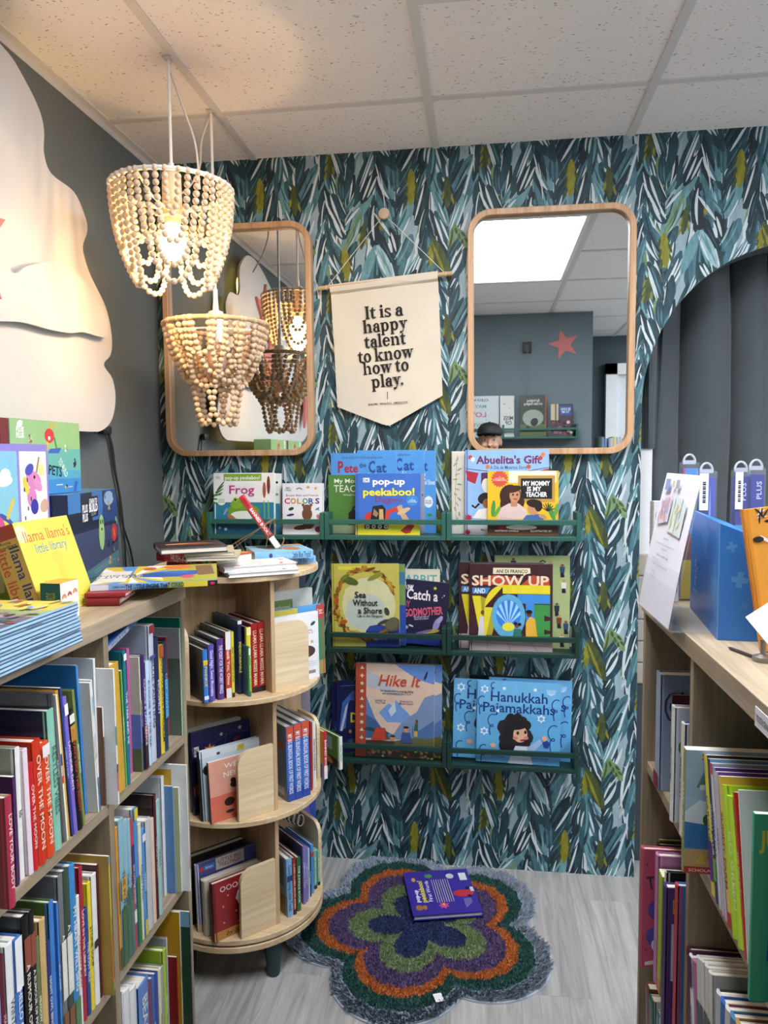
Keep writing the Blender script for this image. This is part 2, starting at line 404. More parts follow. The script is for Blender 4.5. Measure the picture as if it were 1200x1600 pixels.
def paper_tile():
    r = random.Random(21); PX, PZ = .51, .44; out = []
    cols = 6
    for c in range(cols):
        kind = (1, -1, 1, -1, 1, -1)[c]; x0 = PX * (c + .5) / cols + r.uniform(-.014, .014)
        rows = 15
        for k in range(rows):
            z = PZ * k / rows + r.uniform(-.006, .006)
            for sd in (-1, 1):
                a = rad(r.uniform(8, 40) if kind > 0 else r.uniform(7, 28)); ln = r.uniform(.08, .15) if kind > 0 else r.uniform(.10, .18); wd = r.uniform(.021, .041)
                ang = sd * a if kind > 0 else PI - sd * a
                bend = -sd * rad(r.uniform(-6, 26)) * kind
                ck = r.choices(('ink', 'dark', 'deep', 'mid', 'soft', 'pale', 'moss', 'sage', 'olive'), (20, 22, 20, 19, 11, 5, 3, 3, 2))[0]
                grp = [(leaf(x0 + r.uniform(-.006, .006), z, ang, ln, wd, bend), ck)]
                hi = {'ink': ('deep', 'white', 'dark'), 'dark': ('mid', 'white', 'ink'), 'deep': ('soft', 'ink', 'white'), 'mid': ('pale', 'dark', 'soft'), 'soft': ('mid', 'white', 'deep'), 'pale': ('mid', 'white', 'soft'), 'moss': ('olive', 'ink', 'olive'), 'sage': ('mid', 'moss', 'pale'), 'olive': ('moss', 'moss', 'olive')}[ck]
                for q in range(r.choice((1, 2, 2, 3))):
                    off = r.uniform(-.4, .4) * wd
                    grp.append((leaf(x0 + off * math.cos(ang) + ln * .1 * math.sin(ang), z - off * math.sin(ang) + ln * .1 * math.cos(ang), ang + r.uniform(-.05, .05), ln * r.uniform(.5, .85), wd * r.uniform(.1, .26), bend), r.choice(hi)))
                if r.random() < .36:     # sliver of bare paper beside the stroke
                    grp.append((leaf(x0 + sd * wd * .55, z, ang + r.uniform(-.08, .08), ln * r.uniform(.7, 1), wd * r.uniform(.15, .35), bend), 'white'))
                out.append((r.random(), grp))
        # stem
        st = []; n = 9
        if c % 2 == 0:
            for k in range(n):
                out.append((.55 + r.random() * .4, [(leaf(x0, PZ * k / n - .005, r.uniform(-.05, .05), PZ / n + .02, .005, 0, .3), r.choice(('ink', 'dark', 'deep')))]))
    for (x, z, ang, ln, wd, kk) in ((.085, .36, PI, .115, .03, 'olive'), (.2, .33, PI - .06, .10, .028, 'moss'), (.33, .43, PI + .1, .085, .024, 'moss'), (.37, .12, PI - .1, .11, .03, 'olive'), (.44, .2, PI + .12, .09, .022, 'moss'), (.27, .1, -.5, .07, .028, 'sage'), (.15, .12, PI, .075, .02, 'olive')):
        grp = [(leaf(x, z, ang, ln, wd, .05), kk)]
        for q in range(5):
            s = 1 if q % 2 else -1; t = .15 + .15 * q
            grp.append((leaf(x + math.sin(ang) * ln * t + s * wd * .4, z + math.cos(ang) * ln * t, ang - s * .25 + PI * 0, ln * .3, wd * .28, 0), 'moss' if kk != 'moss' else r.choice(('olive', 'ink'))))
        out.append((.97 + r.random() * .03, grp))
    out.sort(key=lambda q: q[0])
    return PX, PZ, out
def build_back_wall():
    mb = MB(); wall_shape(mb, wl, 0, .1, M('#4E565A', .7, .03))  # wall core colour darkened to stand in for shadow on the arch edges
    pw = [(0, 0), (ACX - ARX, 0)] + [(ACX + ARX * math.cos(rad(a)), ACZ + ARZ * math.sin(rad(a))) for a in range(180, -1, -5)] + [(ACX + ARX, 0), (2.75, 0), (2.75, H), (0, H)]
    mb.add([(x, -.0003, z) for x, z in pw], [tuple(range(len(pw)))], PAL['base'])
    PX, PZ, grp = paper_tile(); N = len(grp)
    def clampv(x, z):
        x = min(max(x, 0), 2.75); z = min(max(z, 0), H)
        if ACX - ARX < x < ACX + ARX:
            if z < ACZ: x = ACX - ARX if x < ACX else ACX + ARX
            else:
                dx, dz = (x - ACX) / ARX, (z - ACZ) / ARZ; l = math.hypot(dx, dz)
                if 0 < l < 1: x, z = ACX + dx / l * ARX, ACZ + dz / l * ARZ
        return x, z
    for i in range(-1, 6):
        for j in range(-1, 6):
            ox = .085 + i * PX - .36 + .055; oz = j * PZ + .23
            for gi, (_, gr) in enumerate(grp):
                y = -.0004 - .0011 * gi / N
                for qi, (pts, ck) in enumerate(gr):
                    P = [(x + ox, z + oz) for x, z in pts]
                    if max(p[0] for p in P) < 0 or min(p[0] for p in P) > 2.75 or max(p[1] for p in P) < 0 or min(p[1] for p in P) > H: continue
                    Q = [clampv(*p) for p in P]
                    mx_ = sum(p[0] for p in P) / len(P); mz_ = sum(p[1] for p in P) / len(P)
                    dx, dz = (mx_ - ACX) / ARX, (mz_ - ACZ) / ARZ
                    if abs(dx) < .9 and (dz < 0 or math.hypot(dx, dz) < .9): continue
                    yy = y - .00004 * qi - .000002 * (i + j)
                    n = len(Q)
                    # strip quads keep bent strokes valid
                    h = n // 2
                    mb.add([(a, yy, c) for a, c in Q], [(t, n - 1 - t, n - 2 - t, t + 1) for t in range(h - 1)], PAL[ck])
    return mb
o = build_back_wall().build('wall_back'); struct(o)
# strokes lie flat and face the room

# room beyond the arch
mb = MB(); mb.box((1.2, .86, 0), (3.2, .9, H), GREYD); mb.box((1.5, .1, 0), (1.56, .86, H), GREYD); mb.box((2.7, .1, 0), (2.76, .86, H), GREYD); struct(mb.build('wall_alcove'))
mb = MB(); mb.box((1.585, .125, 0), (1.685, .16, 1.75), WHITE); mb.box((1.585, .12, 0), (1.60, .125, 1.75), WHITE); struct(mb.build('trim_1'))

# ---- ceiling
def ceil_mat():
    m, nt, b, L = newmat('fissured_ceiling_tile')
    tc = nt.nodes.new('ShaderNodeTexCoord')
    n0 = nt.nodes.new('ShaderNodeTexNoise'); n0.inputs['Scale'].default_value = 60; L(tc.outputs['Object'], n0.inputs['Vector'])
    mp = nt.nodes.new('ShaderNodeMapping'); mp.inputs['Scale'].default_value = (1, 1.8, 1); L(tc.outputs['Object'], mp.inputs[0])
    mxv = nt.nodes.new('ShaderNodeMixRGB'); mxv.inputs[0].default_value = .03; L(mp.outputs[0], mxv.inputs[1]); L(n0.outputs['Color'], mxv.inputs[2])
    vo = nt.nodes.new('ShaderNodeTexVoronoi'); vo.inputs['Scale'].default_value = 74; vo.inputs['Randomness'].default_value = 1; L(mxv.outputs[0], vo.inputs['Vector'])
    sp = nt.nodes.new('ShaderNodeSeparateColor'); L(vo.outputs['Color'], sp.inputs[0])
    th = nt.nodes.new('ShaderNodeMath'); th.operation = 'MULTIPLY'; th.inputs[1].default_value = .30; L(sp.outputs[0], th.inputs[0])
    lt = nt.nodes.new('ShaderNodeMath'); lt.operation = 'LESS_THAN'; L(vo.outputs['Distance'], lt.inputs[0]); L(th.outputs[0], lt.inputs[1])
    g = nt.nodes.new('ShaderNodeMath'); g.operation = 'GREATER_THAN'; g.inputs[1].default_value = .28; L(sp.outputs[1], g.inputs[0])
    an = nt.nodes.new('ShaderNodeMath'); an.operation = 'MULTIPLY'; L(lt.outputs[0], an.inputs[0]); L(g.outputs[0], an.inputs[1])
    mx = nt.nodes.new('ShaderNodeMixRGB'); mx.inputs[1].default_value = lin('#F0ECE8'); mx.inputs[2].default_value = lin('#B0A69B'); L(an.outputs[0], mx.inputs[0])
    L(mx.outputs[0], b.inputs['Base Color']); b.inputs['Roughness'].default_value = .9
    return m
GX0, GY0, GS = .3562, -.3365, .61
PANELS = [(GX0 + GS, GY0 - 2.61 * GS + .0, 0)]
mb = MB()
CEIL = ceil_mat(); BAR = M('#D5D2CE', .5, .02)
# panel openings (x0, x1, y0, y1)
OPEN = [(GX0 + GS, GX0 + 2 * GS, -1.99, -.79), (GX0 + 4 * GS, GX0 + 5 * GS, -1.99, -.79), (GX0 + 4 * GS, GX0 + 5 * GS, -3.78, -2.58)]
def slab(x0, x1, y0, y1): mb.box((x0, y0, H), (x1, y1, H + .08), CEIL)
slab(-.1, OPEN[0][0], -4.2, 0); slab(OPEN[0][1], OPEN[1][0], -4.2, 0); slab(OPEN[1][1], XE, -4.2, 0)
slab(OPEN[0][0], OPEN[0][1], -4.2, -1.99); slab(OPEN[0][0], OPEN[0][1], -.79, 0); slab(OPEN[1][0], OPEN[1][1], -.79, 0); slab(OPEN[1][0], OPEN[1][1], -2.58, -1.99); slab(OPEN[1][0], OPEN[1][1], -4.2, -3.78)
slab(1.2, 3.2, .1, .9)
struct(mb.build('ceiling'))
mb = MB()
for k in range(-1, 8):
    x = GX0 + k * GS
    if 0 < x < XE: mb.box((x - .012, -4.1, H - .004), (x + .012, 0, H), BAR)
for y in (-.3365, -.79, -1.38, -1.99, -2.56, -3.17, -3.78):
    for k in range(-1, 7):
        if y in (-2.56, -3.17) and k == 4: continue
        x0, x1 = max(0, GX0 + k * GS + .012), min(XE, GX0 + (k + 1) * GS - .012)
        if y == -1.38 and any(abs(a[0] - (GX0 + k * GS)) < .01 for a in OPEN): continue
        if y == -.79 and not any(abs(a[0] - (GX0 + k * GS)) < .01 for a in OPEN): continue
        if x1 > x0: mb.box((x0, y - .012, H - .0038), (x1, y + .012, H), BAR)
mb.box((0, -4.1, H - .022), (.003, 0, H), BAR); mb.box((.003, -4.1, H - .004), (.024, -.02, H), BAR)
mb.box((0, YO, H - .004), (1.86, YO + .022, H), BAR)
struct(mb.build('trim_2'))
DIFF = emit('lit_diffuser', '#F4F8FF', PANEL_W)
def troffer(a, label):
    r = empty('ceiling_light', T((a[0] + a[1]) / 2, (a[2] + a[3]) / 2, H)); tag(r, label, 'ceiling light')
    f = MB(); w2, l2 = (a[1] - a[0]) / 2 - .013, (a[3] - a[2]) / 2 - .013
    for (p, q) in (((-w2, -l2), (-w2 + .02, l2)), ((w2 - .02, -l2), (w2, l2)), ((-w2 + .02, -l2), (w2 - .02, -l2 + .02)), ((-w2 + .02, l2 - .02), (w2 - .02, l2))):
        f.box((p[0], p[1], -.004), (q[0], q[1], .06), WHITE)
    f.build('frame', r)
    d = MB(); d.box((-w2 + .02, -l2 + .02, .004), (w2 - .02, l2 - .02, .012), DIFF); d.build('diffuser', r)
troffer(OPEN[0], 'large glowing white ceiling light panel seen in the right mirror')
troffer(OPEN[1], 'glowing white ceiling light panel over the right aisle, beyond the right bookcase')
troffer(OPEN[2], 'glowing white ceiling light panel far right, behind the camera')

# ================================================================== wall mirrors
OAK = wood('beech_frame', '#A9805A', '#CFA67E', 'Z', 1.2, .45)
def rrect(w, h, r, n=9):
    o = []
    for cx, cy, a in ((w / 2 - r, h / 2 - r, 0), (-w / 2 + r, h / 2 - r, 90), (-w / 2 + r, -h / 2 + r, 180), (w / 2 - r, -h / 2 + r, 270)):
        for i in range(n + 1):
            t = rad(a + 90 * i / n); o.append((cx + r * math.cos(t), cy + r * math.sin(t)))
    return o
def mirror_mat():
    m, nt, b, L = newmat('silvered_glass')
    b.inputs['Metallic'].default_value = 1; b.inputs['Roughness'].default_value = .012
    n = nt.nodes.new('ShaderNodeTexNoise'); n.inputs['Scale'].default_value = 3
    cr = nt.nodes.new('ShaderNodeValToRGB'); cr.color_ramp.elements[0].color = (.84, .87, .86, 1); cr.color_ramp.elements[1].color = (.88, .9, .89, 1)
    L(n.outputs[0], cr.inputs[0]); L(cr.outputs[0], b.inputs['Base Color'])
    return m
SILVER = mirror_mat()
def mirror(cx, cz, w, h, label):
    r = empty('wall_mirror', T(cx, -.002, cz)); tag(r, label, 'mirror', None)
    f = MB(); rings = [(w, h, .075, 0), (w, h, .075, -.034), (w - .004, h - .004, .073, -.036), (w - .036, h - .036, .057, -.036), (w - .04, h - .04, .055, -.034), (w - .04, h - .04, .055, -.014)]
    n = None; vs = []
    for (a, b_, rr, y) in rings:
        p = rrect(a, b_, rr); n = len(p); vs += [(q[0], y, q[1]) for q in p]
    fs = [(k * n + i, k * n + (i + 1) % n, (k + 1) * n + (i + 1) % n, (k + 1) * n + i) for k in range(len(rings) - 1) for i in range(n)]
    f.add(vs, fs, OAK, None, True); f.build('frame', r)
    g = MB(); p = rrect(w - .039, h - .039, .055); g.add([(q[0], -.016, q[1]) for q in p] + [(q[0], -.006, q[1]) for q in p], [tuple(range(n)), tuple(range(n, 2 * n))[::-1]], SILVER); g.build('glass', r)
mirror(1.331, 1.809, .524, .782, 'rounded wooden framed wall mirror beside the curtained arch, reflecting the ceiling light')
mirror(.294, 1.809, .52, .775, 'rounded wooden framed wall mirror behind the beaded pendant lamps')

# ================================================================== picture ledges
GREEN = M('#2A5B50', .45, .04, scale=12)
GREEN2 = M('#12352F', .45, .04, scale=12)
LEDGE_D = .105
def ledge(x0, x1, z, label, m):
    r = empty('picture_ledge', T(x0, -.002, z)); tag(r, label, 'wall shelf', 'green picture ledges on the papered wall'); W = x1 - x0 - .002; t = .014
    b = MB(); b.box((t, -LEDGE_D, -t), (W - t, 0, 0), m, bev=.0012); b.box((0, 0, 0), (.0001, .0001, .0001), m); b.build('base', r)
    for a in (0, W - t):
        s = MB(); s.box((a, -LEDGE_D - .001, -t), (a + t, 0, .075), m, bev=.0015); s.build('side_panel', r)
    f = MB(); f.box((t, -LEDGE_D, .037), (W - t, -LEDGE_D + .011, .053), m, bev=.0012); f.build('front_rail', r)
LZ = {1: 1.158, 2: .782, 3: .405}
LX = (.199, .603, 1.003, 1.427)
for i, nm in ((0, 'left'), (1, 'middle'), (2, 'right')):
    ledge(LX[i] if i else .199, LX[i + 1], LZ[1], {0: 'green ledge at the top left, holding the frog and the colours board books', 1: 'green ledge in the top row centre, holding blue books and a digger board book', 2: 'green ledge at the top right, under the right mirror'}[i], GREEN)
for i in (1, 2):
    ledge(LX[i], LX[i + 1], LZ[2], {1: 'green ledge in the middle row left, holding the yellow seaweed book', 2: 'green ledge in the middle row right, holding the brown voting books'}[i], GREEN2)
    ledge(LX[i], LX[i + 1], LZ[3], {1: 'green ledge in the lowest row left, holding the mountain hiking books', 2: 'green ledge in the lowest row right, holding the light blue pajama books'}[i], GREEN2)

# ================================================================== low bookcases
PALE = wood('pale_oak_board', '#84745F', '#AB9A81', 'Y', 1.0, .5)
PALEV = wood('pale_oak_upright', '#7C6C58', '#A39278', 'Z', 1.0, .5)
SH = [.08, .424, .77]; TOPZ = 1.12
XL, XR = .43, 1.459
def bookcase(name, label, back, front, ys, topz):
    """ys: upright centre positions from the far end to the near end"""
    r = empty(name, T((back + front) / 2, (ys[0] + ys[-1]) / 2, 0)); tag(r, label, 'bookcase')
    I = r.matrix_world.inverted(); x0, x1 = min(back, front), max(back, front); sgn = 1 if front > back else -1
    yn, yf = ys[-1], ys[0]
    t = MB(); t.box((x0 - (0 if sgn > 0 else .004), yn - .012, topz - .032), (x1 + (.004 if sgn > 0 else 0), yf + .012, topz), PALE, I, .001); t.build('top', r)
    for i, y in enumerate(ys):
        u = MB(); a = .001 if i else 0
        u.box((x0, y - .009, .0), (x1 - (0 if sgn > 0 else 0), y + .009, topz - .032), PALEV, I, .0008); u.build('upright', r)
    for i in range(len(ys) - 1):
        for z in SH:
            s = MB(); s.box((x0 + .008, ys[i + 1] + .009, z - .022), (x1, ys[i] - .009, z), PALE, I, .0008); s.build('shelf', r)
    b = MB(); bx = x0 if sgn > 0 else x1 - .006
    b.box((bx, yn, .02), (bx + .006, yf, topz - .032), M('#6E6252', .6, .05), I); b.build('back_panel', r)
    k = MB(); fx = x1 - .03 if sgn > 0 else x0 + .02
    k.box((fx, yn, .0), (fx + .01, yf, .058), PALE, I); k.build('plinth', r)
YL = [-.866, -1.22, -1.574, -1.93]
YR = [-.902, -1.268, -1.645, -2.0]
bookcase('bookcase', 'long low pale oak bookcase along the left wall, packed with spines', .03, XL, YL, TOPZ)
bookcase('bookcase', 'long low pale oak bookcase on the right with the blue box on top', XR + .4, XR, YR, TOPZ)

# ================================================================== round revolving bookcase
PINE = wood('pine_board', '#B99A72', '#DDC49C', 'X', .9, .5)
PINEV = wood('pine_upright', '#A98A64', '#CDB088', 'Z', .9, .5)
PINEP = wood('pine_guard', '#C9AE86', '#E6D2AC', 'X', .7, .5)
RCX, RCY, RR = .42, -.46, .235
TH = rad(-44)
RT = [.141, .462, .787]; RTOP = 1.11      # top surfaces of the tiers
rc = empty('revolving_bookcase', T(RCX, RCY, 0)); tag(rc, 'round three tier revolving pine bookcase on dark green legs beside the rug', 'bookcase')
def disc(z0, z1, r, name):
    m = MB(); m.lathe([(0, z0), (r - .002, z0), (r, z0 + .002), (r, z1 - .002), (r - .002, z1), (0, z1)], PINE, 72); m.build(name, rc)
disc(.104, .121, RR, 'base_disc'); disc(.126, RT[0], RR, 'tier_disc'); disc(.447, RT[1], RR, 'tier_disc'); disc(.772, RT[2], RR, 'tier_disc'); disc(1.094, RTOP, RR, 'top_disc')
sw = MB(); sw.lathe([(0, .121), (.11, .121), (.11, .126), (0, .126)], M('#3A1F1C', .6), 32); sw.build('swivel', rc)
def guard_shape(w, h, r=.035):
    pts = [(0, 0), (w, 0), (w, h - r)] + [(w - r + r * math.cos(rad(a)), h - r + r * math.sin(rad(a))) for a in range(10, 91, 16)] + [(0, h)]
    return pts
GL, GH = .105, .185
for ti in range(3):
    z0 = RT[ti]; z1 = (.447, .772, 1.094)[ti]
    for k in range(4):
        a = TH + k * PI / 2
        X = RZ(a)
        d = MB(); lo = .006 if k % 2 else .006
        d.box((lo, -.006, z0), (.207, .006, z1), PINEV, X, .0008); d.build('divider', rc)
        s = 1 if ti == 2 else -1
        # guard: a rounded board set square to the outer end of the divider
        g = MB(); pts = guard_shape(GL, GH)
        G = X @ Matrix(((0, 0, 1, .195), (s, 0, 0, .006 * s), (0, 1, 0, z0), (0, 0, 0, 1)))
        g.prism(pts, 0, .011, PINEP); o = g.build('guard', rc); o.matrix_local = G
    ce = MB(); ce.box((-.006, -.006, z0), (.006, .006, z1), PINEV, RZ(TH)); ce.build('post', rc)
DKG = M('#12312F', .4, .05)
for k in range(5):
    a = rad(-48 + 72 * k); lg = MB()
    lg.lathe([(0, .104), (.027, .104), (.026, .09), (.018, .006), (.016, 0), (0, 0)], DKG, 20, T(.2 * math.cos(a), .2 * math.sin(a), 0) @ Matrix.Identity(4)); lg.build('leg', rc)

# ================================================================== beaded pendant lamps
BEAD = M('#D9C0A0', .55, .07, scale=90)
BEAD2 = M('#D2B592', .55, .08, scale=90)
IVORY = M('#E9E6E0', .4, .02)
_bm = bmesh.new(); bmesh.ops.create_icosphere(_bm, subdivisions=2, radius=1); _bm.verts.index_update()
ICO = ([v.co.copy() for v in _bm.verts], [[v.index for v in f.verts] for f in _bm.faces]); _bm.free()
def beads(mb, path, d, m):
    """evenly spaced beads along a poly-line"""
    L = [0]
    for a, b in zip(path, path[1:]): L.append(L[-1] + (b - a).length)
    n = max(2, int(L[-1] / d)); j = 0
    for i in range(n + 1):
        s = min(L[-1], i * L[-1] / n)
        while j < len(L) - 2 and L[j + 1] < s: j += 1
        t = (s - L[j]) / max(1e-6, L[j + 1] - L[j]); p = path[j].lerp(path[j + 1], t)
        r = d * .5 * R_.uniform(.96, 1.03)
        mb.add([p + v * r for v in ICO[0]], ICO[1], m, None, True)
def swag(a0, a1, D, R, prof, n=40, pw=.75):
    o = []
    for i in range(n + 1):
        t = i / n; d = D * (1 - abs(2 * t - 1) ** (2 / pw)) if True else 0
        a = a0 + (a1 - a0) * (t + .10 * math.sin(2 * PI * t) * -1); r = R * prof(d)
        o.append(Vector((r * math.cos(a), r * math.sin(a), -d)))
    return o
# ---- upper lamp, switched on
def lamp_common(loc, label, cord_top, ring_r, ring_m, ring_t, cord_h):
    r = empty('pendant_lamp', T(*loc)); tag(r, label, 'lamp', None)
    rg = MB(); rg.tube([(ring_r * math.cos(2 * PI * i / 64), ring_r * math.sin(2 * PI * i / 64), 0) for i in range(64)], ring_t, ring_m, 10, closed=True)
    rg.build('ring', r)
    c = MB(); c.tube([(0, 0, cord_h), (.0, 0, cord_top)], .0042, IVORY, 8); c.tube([(0, 0, cord_h), (0, 0, cord_h + .03)], .007, IVORY, 10); c.build('cord', r)
    return r
Z1 = 2.09; X1, Y1 = .343, -.655
l1 = lamp_common((X1, Y1, Z1), 'upper beaded pendant lamp with a white ring and a lit warm bulb', H - Z1 - .01, .149, IVORY, .0055, .035)
sp = MB()
for k in range(3):
    a = rad(20 + 120 * k); sp.tube([(.02 * math.cos(a), .02 * math.sin(a), -.055), (.09 * math.cos(a), .09 * math.sin(a), -.04), (.148 * math.cos(a), .148 * math.sin(a), 0)], .0032, IVORY, 6)
sp.build('spoke', l1)
so = MB(); so.lathe([(0, .04), (.02, .04), (.0235, .034), (.0245, -.03), (.0245, -.05), (.031, -.052), (.031, -.068), (.022, -.07), (.02, -.085), (0, -.085)], M('#E5C9A4', .45, .03), 28); so.build('socket', l1)
bu = MB(); bu.lathe([(0, -.078), (.014, -.08), (.016, -.09), (.029, -.112), (.035, -.135), (.031, -.158), (.018, -.171), (0, -.175)], emit('lit_bulb', '#FFD9A0', 40), 28); bu.build('bulb', l1)
ld = bpy.data.lights.new('bulb_glow', 'POINT'); ld.energy = BULB_W * .32; ld.color = (1, .62, .28); ld.shadow_soft_size = .035
lo = bpy.data.objects.new('bulb_glow', ld); COL.objects.link(lo); lo.parent = l1; lo.location = (0, 0, -.19)
prof1 = lambda d: 1.0 - .04 * (d / .27) - .44 * (d / .27) ** 2.2
BD = .0162
prof1 = lambda d: 1.0 - .03 * (d / .25) - .40 * (d / .25) ** 2.3
strands = []
for k in range(5):          # five groups of nested loops, one facing the room
    ac = rad(-67) + 2 * PI * k / 5
    for hw, D in ((6, .10), (14.5, .16), (23.5, .21), (33, .246)):
        strands.append(swag(ac - rad(hw), ac + rad(hw), D, .148, prof1, pw=.8 if hw > 10 else .95))
for k, p in enumerate(strands):
    b = MB(); beads(b, p, BD, BEAD); b.build('bead_strand', l1)
# ---- lower lamp, unlit
Z2 = 1.802; X2, Y2 = .343, -.362
l2 = lamp_common((X2, Y2, Z2), 'lower beaded pendant lamp with a rope wrapped ring and an unlit bulb', H - Z2 - .01, .150, M('#C4A67C', .85, .12, scale=200, bump=.3), .0065, .075)
so = MB(); so.lathe([(0, .075), (.007, .075), (.009, .05), (.009, .045), (.021, .04), (.023, .034), (.023, -.004), (.0245, -.006), (.0245, -.05), (.021, -.052), (0, -.052)], IVORY, 28); so.build('socket', l2)
sp = MB()
for k in range(3):
    a = rad(50 + 120 * k); sp.tube([(.02 * math.cos(a), .02 * math.sin(a), -.004), (.149 * math.cos(a), .149 * math.sin(a), 0)], .003, IVORY, 6)
sp.build('spoke', l2)
bu = MB(); bu.lathe([(0, -.05), (.015, -.052), (.017, -.065), (.026, -.085), (.0295, -.103), (.026, -.122), (.015, -.133), (0, -.136)], M('#D9B9A4', .25, .02), 28); bu.build('bulb', l2)
prof2 = lambda d: 1.0 - .25 * (d / .2) - .38 * (min(d, .2) / .2) ** 2.5 + (max(0, d - .2) * .6)
strands = []
for k in range(20):         # crossing loops all the way round the ring
    a = 2 * PI * k / 20 + .2; sp_w = rad((64, 52, 74, 44, 58)[k % 5])
    strands.append(swag(a, a + sp_w, (.168, .128, .182, .095, .15)[k % 5], .149, prof2))
for k in range(14):
    a = 2 * PI * k / 14
    rr = lambda t: .146 - .082 * t ** 1.4
    strands.append([Vector((rr(t) * math.cos(a + .3 * t), rr(t) * math.sin(a + .3 * t), -.165 * t)) for t in [i / 10 for i in range(11)]])
for k in range(6):
    a = 2 * PI * k / 6 + .1
    p = []
    for i in range(41):
        t = i / 40; d = .165 + .122 * (1 - abs(2 * t - 1) ** 2.6); r = .072 - .022 * (1 - abs(2 * t - 1) ** 2); an = a + (t - .5) * 1.45
        p.append(Vector((r * math.cos(an), r * math.sin(an), -d)))
    strands.append(p)
for k, p in enumerate(strands):
    b = MB(); beads(b, p, .0168, BEAD2); b.build('bead_strand', l2)
# clips that carry the cords on the ceiling grid, and the slack cords
for (x, y, lb, loop) in ((X1, Y1, 'small clear ceiling clip nearest the camera, carrying the lit lamp', [(0, 0, -.02), (.02, .03, -.1), (.045, .05, -.19), (.05, .06, -.30)]), (X2, Y2, 'small clear ceiling clip nearest the papered wall, carrying the unlit lamp', [(-.005, 0, -.02), (-.03, .0, -.08), (-.04, .0, -.16), (-.07, -.02, -.22), (-.12, -.06, -.27)])):
    r = empty('ceiling_clip', T(x, y, H - .004)); tag(r, lb, 'hook', None)
    c = MB(); c.box((-.012, -.012, -.004), (.012, .012, 0), M('#C9C6C0', .3, .02), bev=.001); c.build('plate', r)
    h = MB(); h.tube([(.0, 0, -.004), (.008, 0, -.012), (0, 0, -.02), (-.008, 0, -.012)], .0016, M('#BDBAB4', .3, .02), 6); h.build('hook', r)
    sl = MB(); P = [Vector(q) for q in loop]; Q = []
    for i in range(len(P) - 1):
        p0, p1, p2, p3 = P[max(0, i - 1)], P[i], P[i + 1], P[min(len(P) - 1, i + 2)]
        for t in [j / 8 for j in range(8)]:
            Q.append(.5 * ((2 * p1) + (p2 - p0) * t + (2 * p0 - 5 * p1 + 4 * p2 - p3) * t * t + (3 * p1 - p0 - 3 * p2 + p3) * t ** 3))
    sl.tube(Q + [P[-1]], .0028, M('#CFC6BA', .5, .02), 6); sl.build('slack_cord', r)

# ================================================================== quote banner
CANVAS = M('#D6CCB8', .85, .03, scale=6)
bn = empty('wall_banner', T(.8, -.02, 1.99)); tag(bn, 'cream canvas pennant banner with black quote, hung from a dowel between the mirrors', 'banner')
def ban(px, py): p = at(px, py, 'Y', -.022); return p.x - .8, p.z - 1.99
tl, tr, br_, bl, tip = ban(516, 446), ban(684, 424.5), ban(691.5, 618), ban(527, 636), ban(607, 666.5)
m = MB(); N = 14
def banpt(u, v):    # u across, v down 0..1 to the side corners
    a = (tl[0] + (tr[0] - tl[0]) * u, tl[1] + (tr[1] - tl[1]) * u); b = (bl[0] + (br_[0] - bl[0]) * u, bl[1] + (br_[1] - bl[1]) * u)
    x = a[0] + (b[0] - a[0]) * v; z = a[1] + (b[1] - a[1]) * v
    if v >= 1:
        e = (u / .487 if u < .487 else (1 - u) / .513); z += (tip[1] - (bl[1] + (br_[1] - bl[1]) * .487)) * e
    return x, z
vs = []; rows = [0, .03, .06, .075, .2, .35, .5, .65, .8, .9, 1]
for j, v in enumerate(rows):
    for i in range(N + 1):
        u = i / N; x, z = banpt(u, v)
        y = -.012 if v < .07 else (.002 * math.sin(7 * u + 3 * v) + .0015 * math.sin(17 * u - 9 * v))
        if v == .03: y = -.016
        vs.append((x, y, z))
nf = len(vs); back = [(p[0], p[1] + .0015, p[2]) for p in vs]
fs = [(j * (N + 1) + i, (j + 1) * (N + 1) + i, (j + 1) * (N + 1) + i + 1, j * (N + 1) + i + 1) for j in range(len(rows) - 1) for i in range(N)]
m.add(vs + back, fs + [tuple(nf + k for k in f[::-1]) for f in fs] + [(j * (N + 1), nf + j * (N + 1), nf + (j + 1) * (N + 1), (j + 1) * (N + 1)) for j in range(len(rows) - 1)] + [(j * (N + 1) + N, (j + 1) * (N + 1) + N, nf + (j + 1) * (N + 1) + N, nf + j * (N + 1) + N) for j in range(len(rows) - 1)], CANVAS, None, True)
# --- lettering in a heavy serif, drawn stroke by stroke
INK = M('#17120F', .8, .02)
def ring_poly(cx, cy, rx, ry, ix, iy, a0=0, a1=360, n=28, dx=0):
    o = []
    for i in range(n + 1):
        a = rad(a0 + (a1 - a0) * i / n); o.append(((cx + rx * math.cos(a), cy + ry * math.sin(a)), (cx + dx + ix * math.cos(a), cy + iy * math.sin(a))))
    return o
XH = .5; ST = .15; TH_ = .055; SE = .055   # x-height, stem, thin stroke, serif overhang
def stem(x, y0, y1, w=ST, top='b', bot='b'):
    o = [('q', [(x, y0), (x + w, y0), (x + w, y1), (x, y1)])]
    s = SE
    if 'b' in bot: o.append(('q', [(x - s, y0), (x + w + s, y0), (x + w + s, y0 + .045), (x + w, y0 + .075), (x, y0 + .075), (x - s, y0 + .045)]))
    if top == 'b': o.append(('q', [(x - s, y1 - .045), (x, y1 - .075), (x + w, y1 - .075), (x + w + s, y1 - .045), (x + w + s, y1), (x - s, y1)]))
    if top == 'l': o.append(('q', [(x - s - .02, y1 - .075), (x + .02, y1 - .085), (x + w, y1 - .02), (x + w, y1), (x + .03, y1), (x - s - .02, y1 - .035)]))
    return o
def ringq(*a, **k):
    R = ring_poly(*a, **k); return [('q', [R[i][0], R[i + 1][0], R[i + 1][1], R[i][1]]) for i in range(len(R) - 1)]
